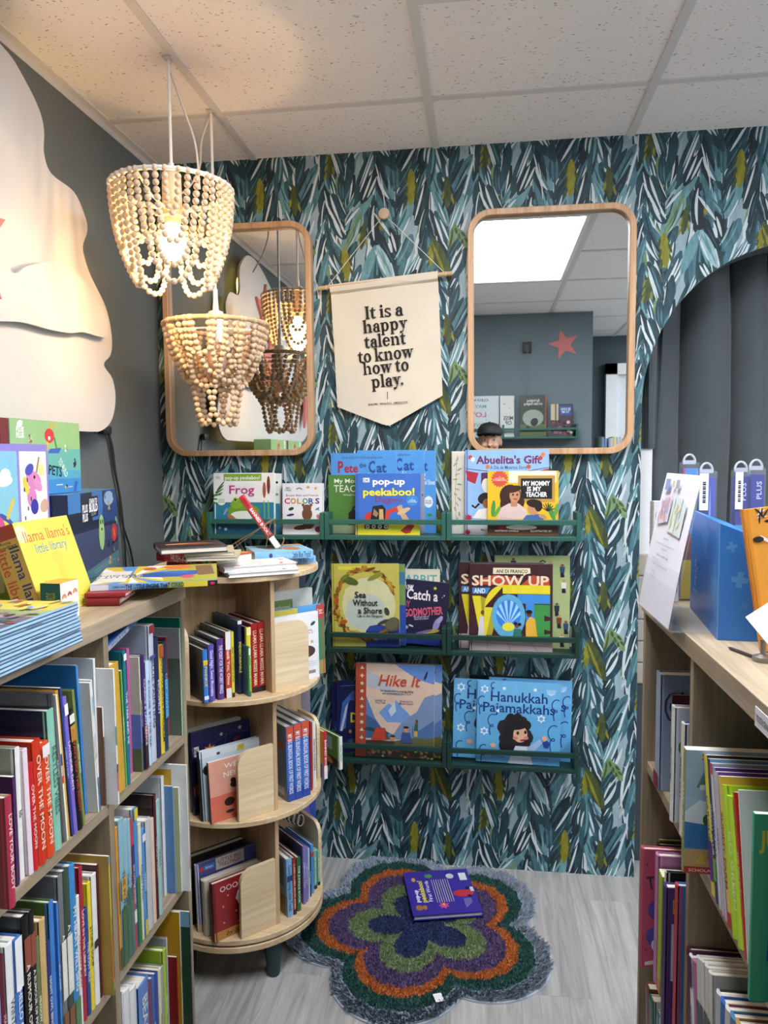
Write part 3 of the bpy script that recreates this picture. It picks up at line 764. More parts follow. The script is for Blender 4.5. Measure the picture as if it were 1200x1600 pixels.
def arch(x, x1):  # shoulder from a left stem to a right stem
    w = x1 - x; R = []
    for i in range(13):
        t = i / 12; a = rad(180 - 180 * t); cx = x + (w + .02) / 2
        R.append(((cx + (w / 2 + .0) * math.cos(a), XH - .2 + .215 * math.sin(a)), (cx - .075 + (w / 2 - .075) * math.cos(a), XH - .2 + .115 * math.sin(a) ** .8 if math.sin(a) > 0 else XH - .2)))
    return [('q', [R[i][0], R[i + 1][0], R[i + 1][1], R[i][1]]) for i in range(12)]
def G(ch):
    if ch == 'I': return stem(.07, 0, .72), .30
    if ch == 'i': return stem(.07, 0, XH, top='l') + [('q', ell(.14, .64, .085, .085))], .29
    if ch == 'l': return stem(.07, 0, .75, top='l'), .29
    if ch == 't': return [('q', [(.08, .12), (.23, .12), (.23, .64), (.17, .62), (.08, .5)]), ('q', [(.01, XH - .07), (.36, XH - .07), (.36, XH), (.01, XH)])] + ringq(.235, .135, .155, .145, .02, .075, 180, 330, 14, dx=.02), .38
    if ch == 'h': return stem(.07, 0, .75, top='l') + arch(.2, .54) + stem(.40, 0, XH - .18, top=''), .64
    if ch == 'n': return stem(.07, 0, XH, top='l') + arch(.2, .54) + stem(.40, 0, XH - .18, top=''), .64
    if ch == 'a': return stem(.3, 0, XH - .16, top='', bot='') + ringq(.27, XH - .17, .18, .18, .045, .115, 0, 165, 16, dx=.0) + [('q', ell(.135, XH - .13, .075, .07))] + ringq(.23, .15, .2, .16, .07, .095, 0, 360, 28, dx=.02) + [('q', [(.3, 0), (.5, 0), (.5, .05), (.45, .075), (.3, .1)])], .52
    if ch == 's': return ringq(.22, XH - .125, .19, .135, .07, .06, 20, 275, 18) + ringq(.22, .125, .2, .135, .065, .06, -160, 95, 18) + [('q', [(.06, XH - .14), (.3, XH - .3), (.39, .14), (.17, XH - .19)]), ('q', [(.08, .3), (.3, .16), (.36, .2), (.1, .37)]), ('q', [(.34, XH - .16), (.4, XH - .16), (.4, XH + .01), (.36, XH)]), ('q', [(.03, -.01), (.07, 0), (.09, .16), (.03, .17)])], .45
    if ch == 'p': return stem(.07, -.22, XH, top='l') + ringq(.33, .25, .235, .265, .085, .185, 0, 360, 30, dx=-.015), .62
    if ch == 'e': return ringq(.28, .25, .25, .265, .1, .19, 20, 330, 28, dx=.02) + [('q', [(.1, .25), (.5, .25), (.51, .31), (.1, .31)]), ('q', [(.38, .25), (.53, .25), (.52, .35), (.4, .4)])], .56
    if ch == 'o': return ringq(.29, .25, .26, .265, .1, .19, 0, 360, 30), .58
    if ch == 'k': return stem(.07, 0, .75, top='l') + [('q', [(.2, .2), (.27, .2), (.5, .44), (.42, .46)]), ('q', [(.22, .27), (.34, .33), (.56, .05), (.4, .05)]), ('q', [(.34, 0), (.66, 0), (.66, .045), (.58, .075), (.38, .075), (.34, .045)]), ('q', [(.34, XH - .07), (.6, XH - .07), (.6, XH), (.34, XH)])], .66
    if ch == 'y': return [('q', [(.06, XH - .02), (.22, XH - .02), (.38, .1), (.27, .02)]), ('q', [(.38, XH - .02), (.45, XH - .02), (.3, -.02), (.22, -.12), (.26, .06)]), ('q', [(0, XH - .06), (.3, XH - .06), (.3, XH), (0, XH)]), ('q', [(.34, XH - .06), (.56, XH - .06), (.56, XH), (.34, XH)]), ('q', [(.3, .02), (.24, -.12), (.14, -.2), (.05, -.2), (.1, -.13), (.2, -.06)]), ('q', ell(.09, -.145, .075, .07))], .5
    if ch == 'w': return [('q', [(.05, XH - .02), (.21, XH - .02), (.33, .15), (.26, 0), (.22, 0)]), ('q', [(.22, 0), (.29, 0), (.45, XH - .05), (.39, XH - .05)]), ('q', [(.37, XH - .02), (.52, XH - .02), (.6, .15), (.55, 0), (.5, 0)]), ('q', [(.5, 0), (.57, 0), (.74, XH - .02), (.68, XH - .02)]), ('q', [(0, XH - .06), (.56, XH - .06), (.56, XH), (0, XH)]), ('q', [(.62, XH - .06), (.82, XH - .06), (.82, XH), (.62, XH)])], .82
    if ch == '.': return [('q', ell(.1, .07, .08, .08))], .2
    return [], .2
def serif_line(mb, s, X, size, sx=1.0):
    wd = sum(G(c)[1] for c in s); x = -wd / 2; k = 0
    for c in s:
        g, a = G(c)
        for _, P in g:
            Q = [((x + p[0]) * size * sx, p[1] * size) for p in P]
            ar = sum(Q[i][0] * Q[(i + 1) % len(Q)][1] - Q[(i + 1) % len(Q)][0] * Q[i][1] for i in range(len(Q)))
            if ar < 0: Q = Q[::-1]
            mb.add([(p[0], p[1], .0002 + .00002 * (k % 9)) for p in Q], [tuple(range(len(Q)))], INK, X); k += 1
        x += a
let = MB()
for s, px0, px1, py, in (('It is a', 571, 631, 496), ('happy', 568, 636, 517.5), ('talent', 570, 635, 541), ('to know', 560, 647, 563), ('how to', 568, 640, 582.5), ('play.', 581, 631, 604)):
    a = ban(px0, py + .055 * (px1 - px0)); b = ban(px1, py - .055 * (px1 - px0)); ang = math.atan2(b[1] - a[1], b[0] - a[0]); wv = math.hypot(b[0] - a[0], b[1] - a[1])
    tw = sum(G(c)[1] for c in s); size = .058
    X = T((a[0] + b[0]) / 2, -.0045, (a[1] + b[1]) / 2) @ RY(-ang) @ RX(PI / 2)
    serif_line(let, s, X, size, wv / (tw * size))
a, b = ban(605.5, 612), ban(606.5, 624)
let.box((a[0] - .001, -.0046, b[1]), (a[0] + .001, -.0042, a[1]), INK)
vs, fs, x0, x1, y0, y1 = glyphs('RALPH  WALDO  EMERSON', .02, 0, 1.15)
a, b = ban(576, 632.5), ban(637, 628.5); k = (b[0] - a[0]) / (x1 - x0)
let.add([((p[0] - (x0 + x1) / 2) * k, p[1] * k, .0002) for p in vs], fs, INK, T((a[0] + b[0]) / 2, -.0045, (a[1] + b[1]) / 2 - .003) @ RY(-math.atan2(b[1] - a[1], b[0] - a[0])) @ RX(PI / 2))
m.build('canvas', bn); let.build('lettering', bn)
d = MB(); a, b = ban(497, 451.5), ban(707, 427.5); d.tube([(a[0], -.008, a[1]), (b[0], -.008, b[1])], .0068, M('#C9A97F', .5, .06), 14); d.build('dowel', bn)
s = MB(); pg = ban(600, 334); c0, c1 = ban(511, 450), ban(697, 429)
for q in (c0, c1):
    s.tube([(q[0], -.008, q[1]), (q[0] * .5 + pg[0] * .5, -.004, q[1] * .5 + pg[1] * .5), (pg[0], .004, pg[1])], .0011, M('#DAD7CC', .7, .02), 6)
    s.tube([(q[0], -.008 + .008 * math.cos(t), q[1] + .008 * math.sin(t)) for t in [i * PI / 6 for i in range(12)]], .0011, M('#DAD7CC', .7, .02), 5, closed=True)
s.build('string', bn)
k = MB(); k.lathe([(0, 0), (.008, 0), (.008, .01), (.017, .014), (.019, .02), (.017, .026), (0, .028)], M('#C8AF93', .5, .05), 24, RX(PI / 2)); o = k.build('wooden_peg', None, loc=(pg[0] + .8, -.002, pg[1] + 1.99)); tag(o, 'round wooden wall peg that the banner string hangs on', 'hook')

# ================================================================== white cut-out cloud on the left wall
BOARD = M('#C2C0BC', .55, .02, scale=3)
def smooth(P, n=6, closed=False):
    P = [Vector(q) for q in P]; o = []; N = len(P)
    for i in range(N if closed else N - 1):
        g = (lambda j: P[j % N]) if closed else (lambda j: P[max(0, min(N - 1, j))])
        p0, p1, p2, p3 = g(i - 1), g(i), g(i + 1), g(i + 2)
        for j in range(n):
            t = j / n; o.append(.5 * ((2 * p1) + (p2 - p0) * t + (2 * p0 - 5 * p1 + 4 * p2 - p3) * t * t + (3 * p1 - p0 - 3 * p2 + p3) * t ** 3))
    if not closed: o.append(P[-1])
    return o
EDGE = [(-.825, 2.304), (-.766, 2.258), (-.748, 2.214), (-.752, 2.159), (-.722, 2.121), (-.621, 2.112), (-.568, 2.063), (-.562, 2.027), (-.587, 1.982), (-.575, 1.945), (-.546, 1.908), (-.475, 1.844), (-.446, 1.77), (-.455, 1.715), (-.497, 1.68), (-.45, 1.645), (-.436, 1.59), (-.46, 1.53), (-.517, 1.496), (-.60, 1.489), (-.9, 1.49), (-1.3, 1.49), (-1.75, 1.5), (-1.93, 1.54), (-2.0, 1.62), (-1.97, 1.72), (-2.03, 1.82), (-1.98, 1.93), (-1.8, 2.0), (-1.72, 2.08), (-1.56, 2.14), (-1.4, 2.2), (-1.26, 2.25), (-1.1, 2.31), (-.97, 2.336), (-.88, 2.33)]
cl = empty('cloud_cutout', T(.03, -1.2, 1.49)); tag(cl, 'large white wavy edged cut-out tree board backlit on the left wall', 'wall decoration')
YZ = Matrix(((0, 0, 1, 0), (1, 0, 0, 1.2), (0, 1, 0, -1.49), (0, 0, 0, 1)))     # outline (y, z) -> board standing on the wall
def board(pts, x0, x1, name, sm=True):
    P = [(q[0], q[1]) for q in (smooth([(*p, 0) for p in pts], 5, True) if sm else pts)]
    b = MB(); b.prism(P, x0, x1, BOARD, YZ, False); return b.build(name, cl)
board(EDGE, .02, .03, 'lower_board')
U2 = [q for q in EDGE if q[1] > 1.755 and q[0] > -1.0 and q[0] < -.5]
LIP = [(-.527, 1.752), (-.63, 1.748), (-.70, 1.735), (-.79, 1.729), (-.9, 1.727), (-1.05, 1.71), (-1.3, 1.73), (-1.6, 1.75), (-1.9, 1.8)]
M2 = [(-.53, 1.82), (-.60, 1.875), (-.68, 1.892), (-.78, 1.889), (-.87, 1.86), (-.93, 1.832), (-1.0, 1.9), (-1.2, 1.95), (-1.5, 1.95), (-1.9, 1.88)]
up = [(-.50, 1.79)] + M2 + LIP[::-1]
board(up, .042, .050, 'middle_board')
sp_ = MB()
for (y, z) in ((-.7, 1.8), (-1.2, 1.85), (-1.7, 1.82)): sp_.box((.03, y + 1.18, z - 1.51), (.042, y + 1.22, z - 1.47), BOARD)
for (y, z) in ((-.65, 1.6), (-1.0, 2.2), (-1.75, 1.65), (-1.3, 1.6), (-.7, 1.95)): sp_.box((-.029, y + 1.17, z - 1.52), (.02, y + 1.23, z - 1.46), M('#8A8782', .6, .03))
sp_.build('spacer', cl)
LEDM = emit('led_strip', '#FFD977', 7)
led = MB()
led.tube([(.004, q.x + 1.2, q.y - 1.49) for q in smooth([(-.86, 2.27, 0), (-.80, 2.2, 0), (-.80, 2.14, 0), (-.74, 2.08, 0), (-.66, 2.03, 0)], 5)], .006, LEDM, 6)
led.tube([(.004, q + 1.2, .035) for q in (-1.7, -1.1, -.62)], .006, LEDM, 6)
led.build('led_strip', cl)
PINK = M('#C2706C', .6, .04)
def wall_star(x, y, z, r, rot, label, ax='X', grp=None):
    b = MB(); P = star(0, 0, r, 5, .42, rot); X = Matrix(((0, 0, 1, 0), (1, 0, 0, 0), (0, 1, 0, 0), (0, 0, 0, 1))) if ax == 'X' else Matrix(((1, 0, 0, 0), (0, 0, -1, 0), (0, 1, 0, 0), (0, 0, 0, 1)))
    b.prism(P, 0, .012, PINK, X); o = b.build('star_cutout', None, loc=(x, y, z)); tag(o, label, 'wall decoration', grp); return o
wall_star(.0605, -1.10, 2.10, .155, 96, 'coral star on the white board, the upper one at the left edge of the picture')
wall_star(.0805, -1.095, 1.865, .15, 100, 'coral star on the white board, just under the upper star')
wall_star(.0825, -1.86, 1.79, .23, 80, 'large coral star on the white board seen in the left mirror')
wall_star(1.665, YO + .002, 2.19, .108, 105, 'dusty coral star on the wall behind the camera, seen in the right mirror', 'Y')
# cables of the backlight
CABM = M('#15171A', .5, .02)
cb = empty('light_cable', T(.01, -.42, 1.5)); tag(cb, 'black twin cable hanging from the white cut-out board down to the shelf', 'cable')
m = MB(); m.box((-.006, -.02, -.012), (.012, .03, .012), CABM, bev=.003); m.tube([(.0, -.05, -.005), (.004, -.03, .008), (.006, .0, .004)], .006, CABM, 8); m.build('plug', cb)
for k, off in enumerate((0, .012)):
    P = [at(px, py, 'X', .012) - Vector((.01, -.42, 1.5)) for px, py in (((168, 670), (176, 700), (181, 740), (189, 785), (195, 850), (197, 885), (203, 910)) if k == 0 else ((166, 668), (172, 690), (179, 735), (186, 770), (191, 815), (204, 860), (211, 900)))]
    m = MB(); m.tube(smooth(P, 5), .0032, CABM, 6); m.build('cable', cb)

# ================================================================== curtain in the arch
CUR = M('#444B4E', .75, .05, scale=14, sheen=.25)
SAT = M('#3A4145', .38, .05, scale=10, sheen=.3)
ct = empty('curtain', T(2.05, .09, 0)); tag(ct, 'dark grey curtain hanging in deep folds inside the arched opening', 'curtain')
def drape(x0, x1, z0, z1, amp, freq, y, mat, name, seed, taper=0):
    r = random.Random(seed); n = 260; m_ = 24; ph = [r.uniform(0, 6) for _ in range(4)]
    vs = []
    for j in range(m_ + 1):
        z = z0 + (z1 - z0) * j / m_
        for i in range(n + 1):
            u = i / n; f = freq * (u + .018 * math.sin(9 * u + ph[0]))
            q = 1 - 2 * abs(math.sin(PI * f + ph[1] + .12 * math.sin(2.2 * z + ph[2]))) ** .6
            yy = y + amp * q * (.72 + .28 * math.sin(5 * u + ph[3])) + .007 * math.sin(23 * u + 3 * z)
            x = x0 + (x1 - x0) * u + taper * (1 - j / m_) * (1 - u) + .012 * math.sin(3 * z + 8 * u)
            vs.append((x - 2.05, yy - .09, z))
    fs = [(j * (n + 1) + i, j * (n + 1) + i + 1, (j + 1) * (n + 1) + i + 1, (j + 1) * (n + 1) + i) for j in range(m_) for i in range(n)]
    k = len(vs); vs += [(a, b + .0015, c) for a, b, c in vs]
    fs += [tuple(k + q for q in f[::-1]) for f in fs]
    m = MB(); m.add(vs, fs, mat, None, True); return m.build(name, ct)
drape(1.665, 2.60, .02, 2.12, .058, 7.0, .205, CUR, 'panel', 3, .05)
drape(1.605, 1.70, 1.435, 2.0, .006, 1.6, .118, SAT, 'lining_flap', 9, -.005)
m = MB(); m.tube([(-.5, .05, 2.13), (.62, .05, 2.13)], .012, M('#2A2C2E', .4, .02, metal=1), 12); m.build('rod', ct)
# quilted cushion and a white framed picture leaning just inside the opening
cq = MB(); 
for k in range(6): cq.box((-.045, -.009, k * .075), (.045, .006, k * .075 + .073), M('#A9A295', .85, .06, scale=60), bev=.006)
o = cq.build('quilted_blanket', None, loc=(1.671, .1145, .63)); tag(o, 'grey beige quilted blanket hanging beside the arch jamb behind the paper flyer', 'blanket')

dc = MB(); dc.box((-.045, -.009, .001), (.045, .006, .625), M('#3B4045', .8, .06, scale=40), bev=.005)  # added slab, dark colour stands in for the shaded gap by the jamb
o = dc.build('dark_gap_filler', None, loc=(1.671, .1145, 0)); tag(o, 'added dark grey slab filling the dark gap below the quilted blanket, by the arch jamb', 'filler panel')

# ================================================================== flower rug
RUX, RUY = .935, -.36
def flower_r(th, R, dip):
    q = abs(math.cos(2.5 * (th - rad(187)))); return R * (1 - dip + dip * q ** .85)
RINGS = [(.40, .25, '#8995A3'), (.36, .26, '#27544E'), (.312, .28, '#B8682F'), (.276, .31, '#5C4A72'), (.216, .38, '#73865C'), (.155, .6, '#29355F')]
def rug_ring(x, y):
    r = math.hypot(x, y); th = math.atan2(y, x); k = -1
    for i, (R, d, c) in enumerate(RINGS):
        if r <= flower_r(th, R, d) + .004 * math.sin(31 * th + i): k = i
    return k
mb = MB(); YM = M('#2E3C37', .95)
n = 160; base = [(flower_r(2 * PI * i / n, .41, .25) * math.cos(2 * PI * i / n), flower_r(2 * PI * i / n, .41, .25) * math.sin(2 * PI * i / n)) for i in range(n)]
mb.prism(base, 0, .004, M('#AEB6C2', .9))
RM = [[M(c, .95, .1, scale=140)] + [M('#%02x%02x%02x' % tuple(min(255, int(int(c[j:j + 2], 16) * f)) for j in (1, 3, 5)), .95, .1, scale=140) for f in (.9, 1.08)] for _, _, c in RINGS]
for i, (R, d, c) in enumerate(RINGS[1:]):
    P = [(flower_r(2 * PI * t / n, R, d) * math.cos(2 * PI * t / n), flower_r(2 * PI * t / n, R, d) * math.sin(2 * PI * t / n)) for t in range(n)]
    mb.prism(P, .004, .0075 + .0004 * i, RM[i + 1][0])
P = [(q[0] * .985, q[1] * .985) for q in base]; mb.prism(P, .004, .0072, RM[0][0])
rr = random.Random(5); cnt = 0
while cnt < 42000:
    x, y = rr.uniform(-.41, .41), rr.uniform(-.41, .41); k = rug_ring(x, y)
    if k < 0: continue
    cnt += 1
    h = rr.uniform(.007, .010) if k else rr.uniform(.009, .015); a = rr.uniform(0, 2 * PI); wv = rr.uniform(.0013, .0022) * (1.25 if k == 0 else 1)
    if k == 0:
        l = math.hypot(x, y); lx, ly = x / l * .010 + rr.uniform(-.006, .006), y / l * .010 + rr.uniform(-.006, .006)
    else: lx, ly = rr.uniform(-.004, .004), rr.uniform(-.004, .004)
    c, s_ = math.cos(a) * wv, math.sin(a) * wv
    mb.add([(x - c, y - s_, .005), (x + c, y + s_, .005), (x + c * .7 + lx, y + s_ * .7 + ly, .005 + h), (x - c * .7 + lx, y - s_ * .7 + ly, .005 + h)], [(0, 1, 2, 3)], RM[k][rr.choice((0, 0, 1, 2))])
rg = empty('flower_rug', T(RUX, RUY, 0)); tag(rg, 'shaggy flower shaped rug with navy, sage, purple, orange and green rings on the plank floor', 'rug')
mb.build('pile', rg)
lb = MB(); lb.box((-.012, -.012, 0), (.012, .012, .0008), M('#E8E8EA', .6)); o = lb.build('care_tag', rg); o.location = (.075, -.305, .016); o.rotation_euler = (.25, .1, .5)

# ================================================================== face-out books on the ledges
def face_book(label, px0, py0, px1, z0, y, Tk, cover, lean=2.6, art=(), tilt=0, **k):
    """front cover seen square on: pixel of its top left and right edge, shelf height, depth of its lower front edge"""
    a = at(px0, py0 + 40, 'Y', y); b = at(px1, py0 + 40, 'Y', y); top = at((px0 + px1) / 2, py0, 'Y', y + .02)
    lean = min(lean, max(.3, math.degrees(math.asin(max(.002, (-.005 - y - Tk)) / max(.1, top.z - z0))))) ; Hh = (top.z - z0) / math.cos(rad(lean)); W = (b - a).x
    return book(label, T(a.x, y, z0 + .0005 + max(0, W * math.sin(rad(tilt)))) @ RX(-rad(lean)) @ RY(rad(tilt)), W, Hh, Tk, cover, art=art, **k)
SKIN, SKIN2, HAIRC = '#C08A63', '#8A5636', '#3A2118'
z1, z2, z3 = LZ[1], LZ[2], LZ[3]
Y0 = -.083
# -- top row
frog = [('r', 0, 0, 1, 1, '#E9E9E4'), ('r', 0, 0, 1, .52, '#2C7C97'), ('r', 0, 0, 1, .17, '#1D566E'), ('r', .17, .87, .8, .985, '#7FA832'), ('t', 'pop-up peekaboo!', .485, .925, .052, '#F4F6E8', {'w': .58, 'bold': .012}),
        ('t', 'Frog', .47, .73, .115, '#B5417F', {'w': .42, 'bold': .02}), ('r', .03, .9, .11, .95, '#C9CDC9')] + \
       [('el', .06 + .02 * i, .64 + .05 * i, .1, .012, 25 + 8 * i, '#2E6B33') for i in range(4)] + [('el', .05, .5 + .07 * i, .09, .014, -20 + 14 * i, '#3A7F3A') for i in range(3)] + \
       [('e', .13, .545, .075, .075, '#E8EBE2'), ('t', 'with big\nsurprise\npop-ups', .13, .545, .018, '#486', {'w': .11})] + \
       [('ln', [(.85 + .07 * i, .2), (.84 + .07 * i, .55)], .015, '#8DB53A') for i in range(2)] + [('e', .845, .72, .028, .13, '#A5522B'), ('e', .915, .80, .028, .15, '#6E3421'), ('ln', [(.1, .25), (.3, .2), (.5, .27), (.7, .2), (.95, .26)], .012, '#58A5B8')] + \
       [('el', .5, .38, .27, .12, 0, '#6F9A2E'), ('el', .5, .31, .22, .07, 0, '#E5EADD'), ('el', .40, .5, .12, .08, 15, '#7FA832'), ('e', .365, .56, .04, .04, '#A9BC3B'), ('e', .365, .56, .018, .02, '#201A10'), ('el', .3, .27, .09, .035, -35, '#A8713C'), ('el', .70, .27, .09, .035, 35, '#A8713C'), ('s', .2, .08, .035, 6, .5, '#C8DCE6'), ('s', .1, .1, .03, 6, .5, '#C8DCE6'), ('el', .2, .37, .07, .02, 60, '#7C9CC0')]
face_book('frog board book with green title band, front copy on the top left ledge', 333, 739, 427, z1, Y0, .022, '#E9E9E4', art=frog, board=True, name='board_book', cat='book')
face_book('second copy of the frog board book tucked behind the front one', 341, 740, 437, z1, Y0 + .024, .022, '#E0E0DC', art=[('r', 0, 0, 1, .5, '#2C7C97'), ('e', .95, .85, .02, .02, '#222'), ('e', .95, .65, .025, .025, '#5A8')], name='board_book', cat='book')
colors = [('r', 0, 0, 1, 1, '#E6E4E6'), ('t', 'ERIC\nCARLE', .14, .885, .032, '#26262C', {'w': .16, 'bold': .02}), ('t', 'Brown Bear and Friends', .5, .765, .034, '#7A3F58', {'w': .82, 'bold': .012})] + \
         [('t', c, .12 + .152 * i, .655, .088, k, {'w': .14, 'bold': .03}) for i, (c, k) in enumerate(zip('COLORS', ('#B3294B', '#D07A32', '#C49A2C', '#3A8A5A', '#274F9B', '#3A2E76')))] + \
         [('el', .62, .40, .13, .16, 0, '#6B4530'), ('e', .62, .52, .11, .065, '#6B4530'), ('e', .52, .575, .035, .03, '#6B4530'), ('e', .72, .575, .035, .03, '#6B4530'), ('el', .5, .14, .22, .06, 8, '#4A2D20'), ('el', .66, .2, .14, .12, 0, '#5A3927'), ('e', .9, .1, .085, .055, '#7E2244'),
          ('el', .22, .5, .07, .04, 20, '#2E3B2A'), ('el', .2, .38, .1, .03, 10, '#3A2F6E'), ('el', .88, .5, .06, .02, 35, '#2C6FAE'), ('el', .89, .49, .05, .015, -30, '#3E86C2'), ('s', .9, .36, .06, 7, .6, '#D08A98'), ('s', .84, .9, .045, 8, .5, '#E0A94E'), ('e', .65, .92, .04, .025, '#D89A52'), ('ln', [(.35, .88), (.42, .91), (.5, .88)], .02, '#33343C')]
face_book('white colours board book with rainbow title on the top left ledge', 441, 755, 503, z1, Y0, .03, '#E6E4E6', art=colors, name='board_book', cat='book', page='#E2E0E2')
face_book('green paperback with white teacher title, partly behind the digger book', 513, 742, 600, z1, Y0 + .0445, .008, '#4F7F3C', lean=.8, art=[('r', 0, 0, 1, .14, '#8C9C80'), ('t', 'My Mommy', .42, .9, .06, '#EDF3E6', {'w': .62}), ('t', 'TEACHER', .45, .77, .1, '#EDF3E6', {'w': .7, 'bold': .0}), ('t', 'Written by', .38, .66, .022, '#DCE8D4', {'w': .4}), ('p', [(.36, .14), (.36, .35), (.42, .4), (.6, .4), (.66, .34), (.66, .14)], '#1C201C'), ('ln', [(.43, .39), (.45, .45), (.52, .45)], .03, '#1C201C')], hard=False, name='paperback')
dig = [('r', 0, 0, 1, 1, '#3D6CC0'), ('r', 0, 0, 1, .18, '#E2D834'), ('p', [(0, .18), (.08, .24), (.16, .24), (.2, .18)], '#E2D834'), ('p', [(.46, .18), (.52, .25), (.62, .25), (.68, .18)], '#E2D834'), ('r', .12, .86, .22, .93, '#EEF2F8'), ('t', 'DK', .17, .895, .04, '#2C4D96', {'w': .08, 'bold': .02}), ('t', 'pop-up', .52, .875, .088, '#F2F2F2', {'w': .5, 'bold': .035, 'shadow': '#2A4F9A'}), ('t', 'peekaboo!', .52, .705, .1, '#E6DE3A', {'w': .8, 'bold': .03, 'shadow': '#2A4F9A'}), ('t', 'Diggers', .52, .58, .068, '#8A3550', {'w': .42}), ('e', .88, .56, .09, .09, '#3E87C8'), ('t', 'a\nsurprise\nin every flap', .88, .56, .02, '#EAF2FA', {'w': .14}),
       ('el', .24, .29, .1, .08, 0, '#C23B31'), ('ln', [(.46, .24), (.52, .38), (.62, .42), (.74, .37)], .07, '#C8402F'), ('ln', [(.68, .48), (.72, .36), (.82, .2)], .08, '#C2A377'), ('el', .75, .39, .11, .035, 25, '#CDB086'), ('p', [(.23, .22), (.27, .47), (.42, .49), (.47, .43), (.46, .2)], '#1E2126'), ('p', [(.27, .33), (.29, .43), (.36, .35), (.33, .29)], '#9A7C5A'), ('p', [(.37, .25), (.37, .42), (.43, .42), (.44, .25)], '#C9A46E'), ('p', [(.14, .1), (.14, .16), (.2, .185), (.48, .185), (.52, .15), (.5, .09)], '#1B1C20')] + [('e', .19 + .095 * i, .135, .032, .032, '#D9D5CC') for i in range(4)] + [('e', .19 + .095 * i, .135, .014, .014, '#1B1C20') for i in range(4)] + [('p', [(.7, .07), (.82, .18), (.92, .16), (.85, .04), (.78, .02)], '#B63A33')]
face_book('blue pop-up digger board book standing on the top centre ledge', 555, 740, 656, z1, Y0, .03, '#3D6CC0', art=dig, name='board_book', spine='#2E58A6', page='#B9BCC6')
face_book('grey edged second digger board book directly behind the first', 562, 741, 663, z1, Y0 + .032, .012, '#8E92A0', art=[('e', .97, .65, .015, .02, '#5A5E68')], name='board_book')
pete = [('r', 0, 0, 1, 1, '#4F94D6'), ('t', 'The #1 New York Times Bestselling Series', .48, .945, .022, '#2B4B7C', {'w': .62}), ('t', 'P', .15, .83, .12, '#9E2430', {'w': .085, 'bold': .03}), ('t', 'ete', .31, .815, .09, '#9E2430', {'w': .21, 'bold': .03}), ('t', 'the', .485, .85, .05, '#1E3E7C', {'w': .10, 'rot': 8, 'bold': .02}), ('t', 'C', .625, .83, .12, '#23478E', {'w': .1, 'bold': .03}), ('t', 'at', .77, .82, .10, '#23478E', {'w': .15, 'bold': .03}), ('t', 'Rocking', .68, .71, .065, '#E6EEF6', {'w': .24, 'bold': .01}), ('t', 'in My School Shoes', .76, .62, .05, '#E6EEF6', {'w': .44, 'bold': .01}), ('e', .86, .38, .085, .07, '#DCE8F2'), ('t', 'FOR\nFREE', .86, .38, .02, '#8A2B3A', {'w': .12}), ('el', .88, .22, .05, .03, 0, '#3C8A4A')]
for i, (a, b, py, y, lb) in enumerate(((517, 620, 708, Y0 + .0545, 'front blue cat titled picture book behind the digger book, leftmost of three copies'), (558, 663, 703.5, Y0 + .0605, 'blue cat titled picture book, middle copy of three on the top centre ledge'), (599, 681, 704.5, Y0 + .0665, 'blue cat titled picture book, rightmost copy of three against the wallpaper'))):
    face_book(lb, a, py, b, z1, y, .005, '#4F94D6', lean=.7, art=pete, hard=False, name='picture_book', group='blue cat picture books')
face_book('cream botanical cover book at the left end of the top right ledge', 706, 705, 790, z1, Y0 + .05, .012, '#D8D6CC', art=[('el', .06 + .04 * (i % 3), .12 + .06 * i, .05, .016, 70 + 13 * i, ('#A9A36A', '#B9A98A', '#8F9A6C')[i % 3]) for i in range(14)] + [('ln', [(.08, .1), (.06, .5), (.1, .95)], .008, '#8A8A5E')], name='picture_book')
abu = [('r', 0, 0, 1, 1, '#8DB4E2'), ('r', 0, .0, 1, .12, '#B9BBC0'), ('t', "Abuelita's Gift", .52, .885, .075, '#6A1F52', {'w': .78, 'bold': .03}), ('t', 'A Día de Muertos Story', .52, .795, .034, '#33415E', {'w': .44, 'bold': .012})] + [('s', a, b, .035, 6, .6, c) for a, b, c in ((.06, .915, '#B23A3E'), (.09, .89, '#F0E4E0'), (.9, .9, '#B23A3E'), (.93, .94, '#D9773C'), (.27, .8, '#C7753F'), (.76, .8, '#B8503F'))] + \
      [('p', [(.0, .76), (.03, .64), (.12, .6), (.16, .73)], '#A8293A'), ('p', [(.19, .73), (.19, .6), (.28, .62), (.32, .74)], '#5A2A5E'), ('p', [(.88, .75), (1, .78), (1, .7), (.9, .66)], '#B22E33'), ('ln', [(0, .78), (.4, .735), (.7, .74), (1, .79)], .008, '#3A3A4A'), ('el', .26, .58, .06, .09, 10, '#E9E6DC'), ('el', .24, .43, .09, .07, 15, '#211A1C'), ('e', .27, .37, .06, .06, '#9A5F40'), ('ln', [(.17, .37), (.12, .32), (.08, .35)], .025, '#1B1618'), ('p', [(.09, .2), (.16, .3), (.3, .32), (.3, .18)], '#ECE6DE'), ('s', .04, .2, .05, 7, .6, '#A8243C'), ('s', .03, .03, .04, 7, .6, '#A8243C'), ('t', 'Mariana', .26, .06, .022, '#3A3A44', {'w': .14})]
face_book('tall light blue picture book titled in plum letters, below the right mirror', 727, 703, 858, z1, Y0 + .022, .010, '#8DB4E2', spine='#4A3F78', art=abu, name='picture_book')
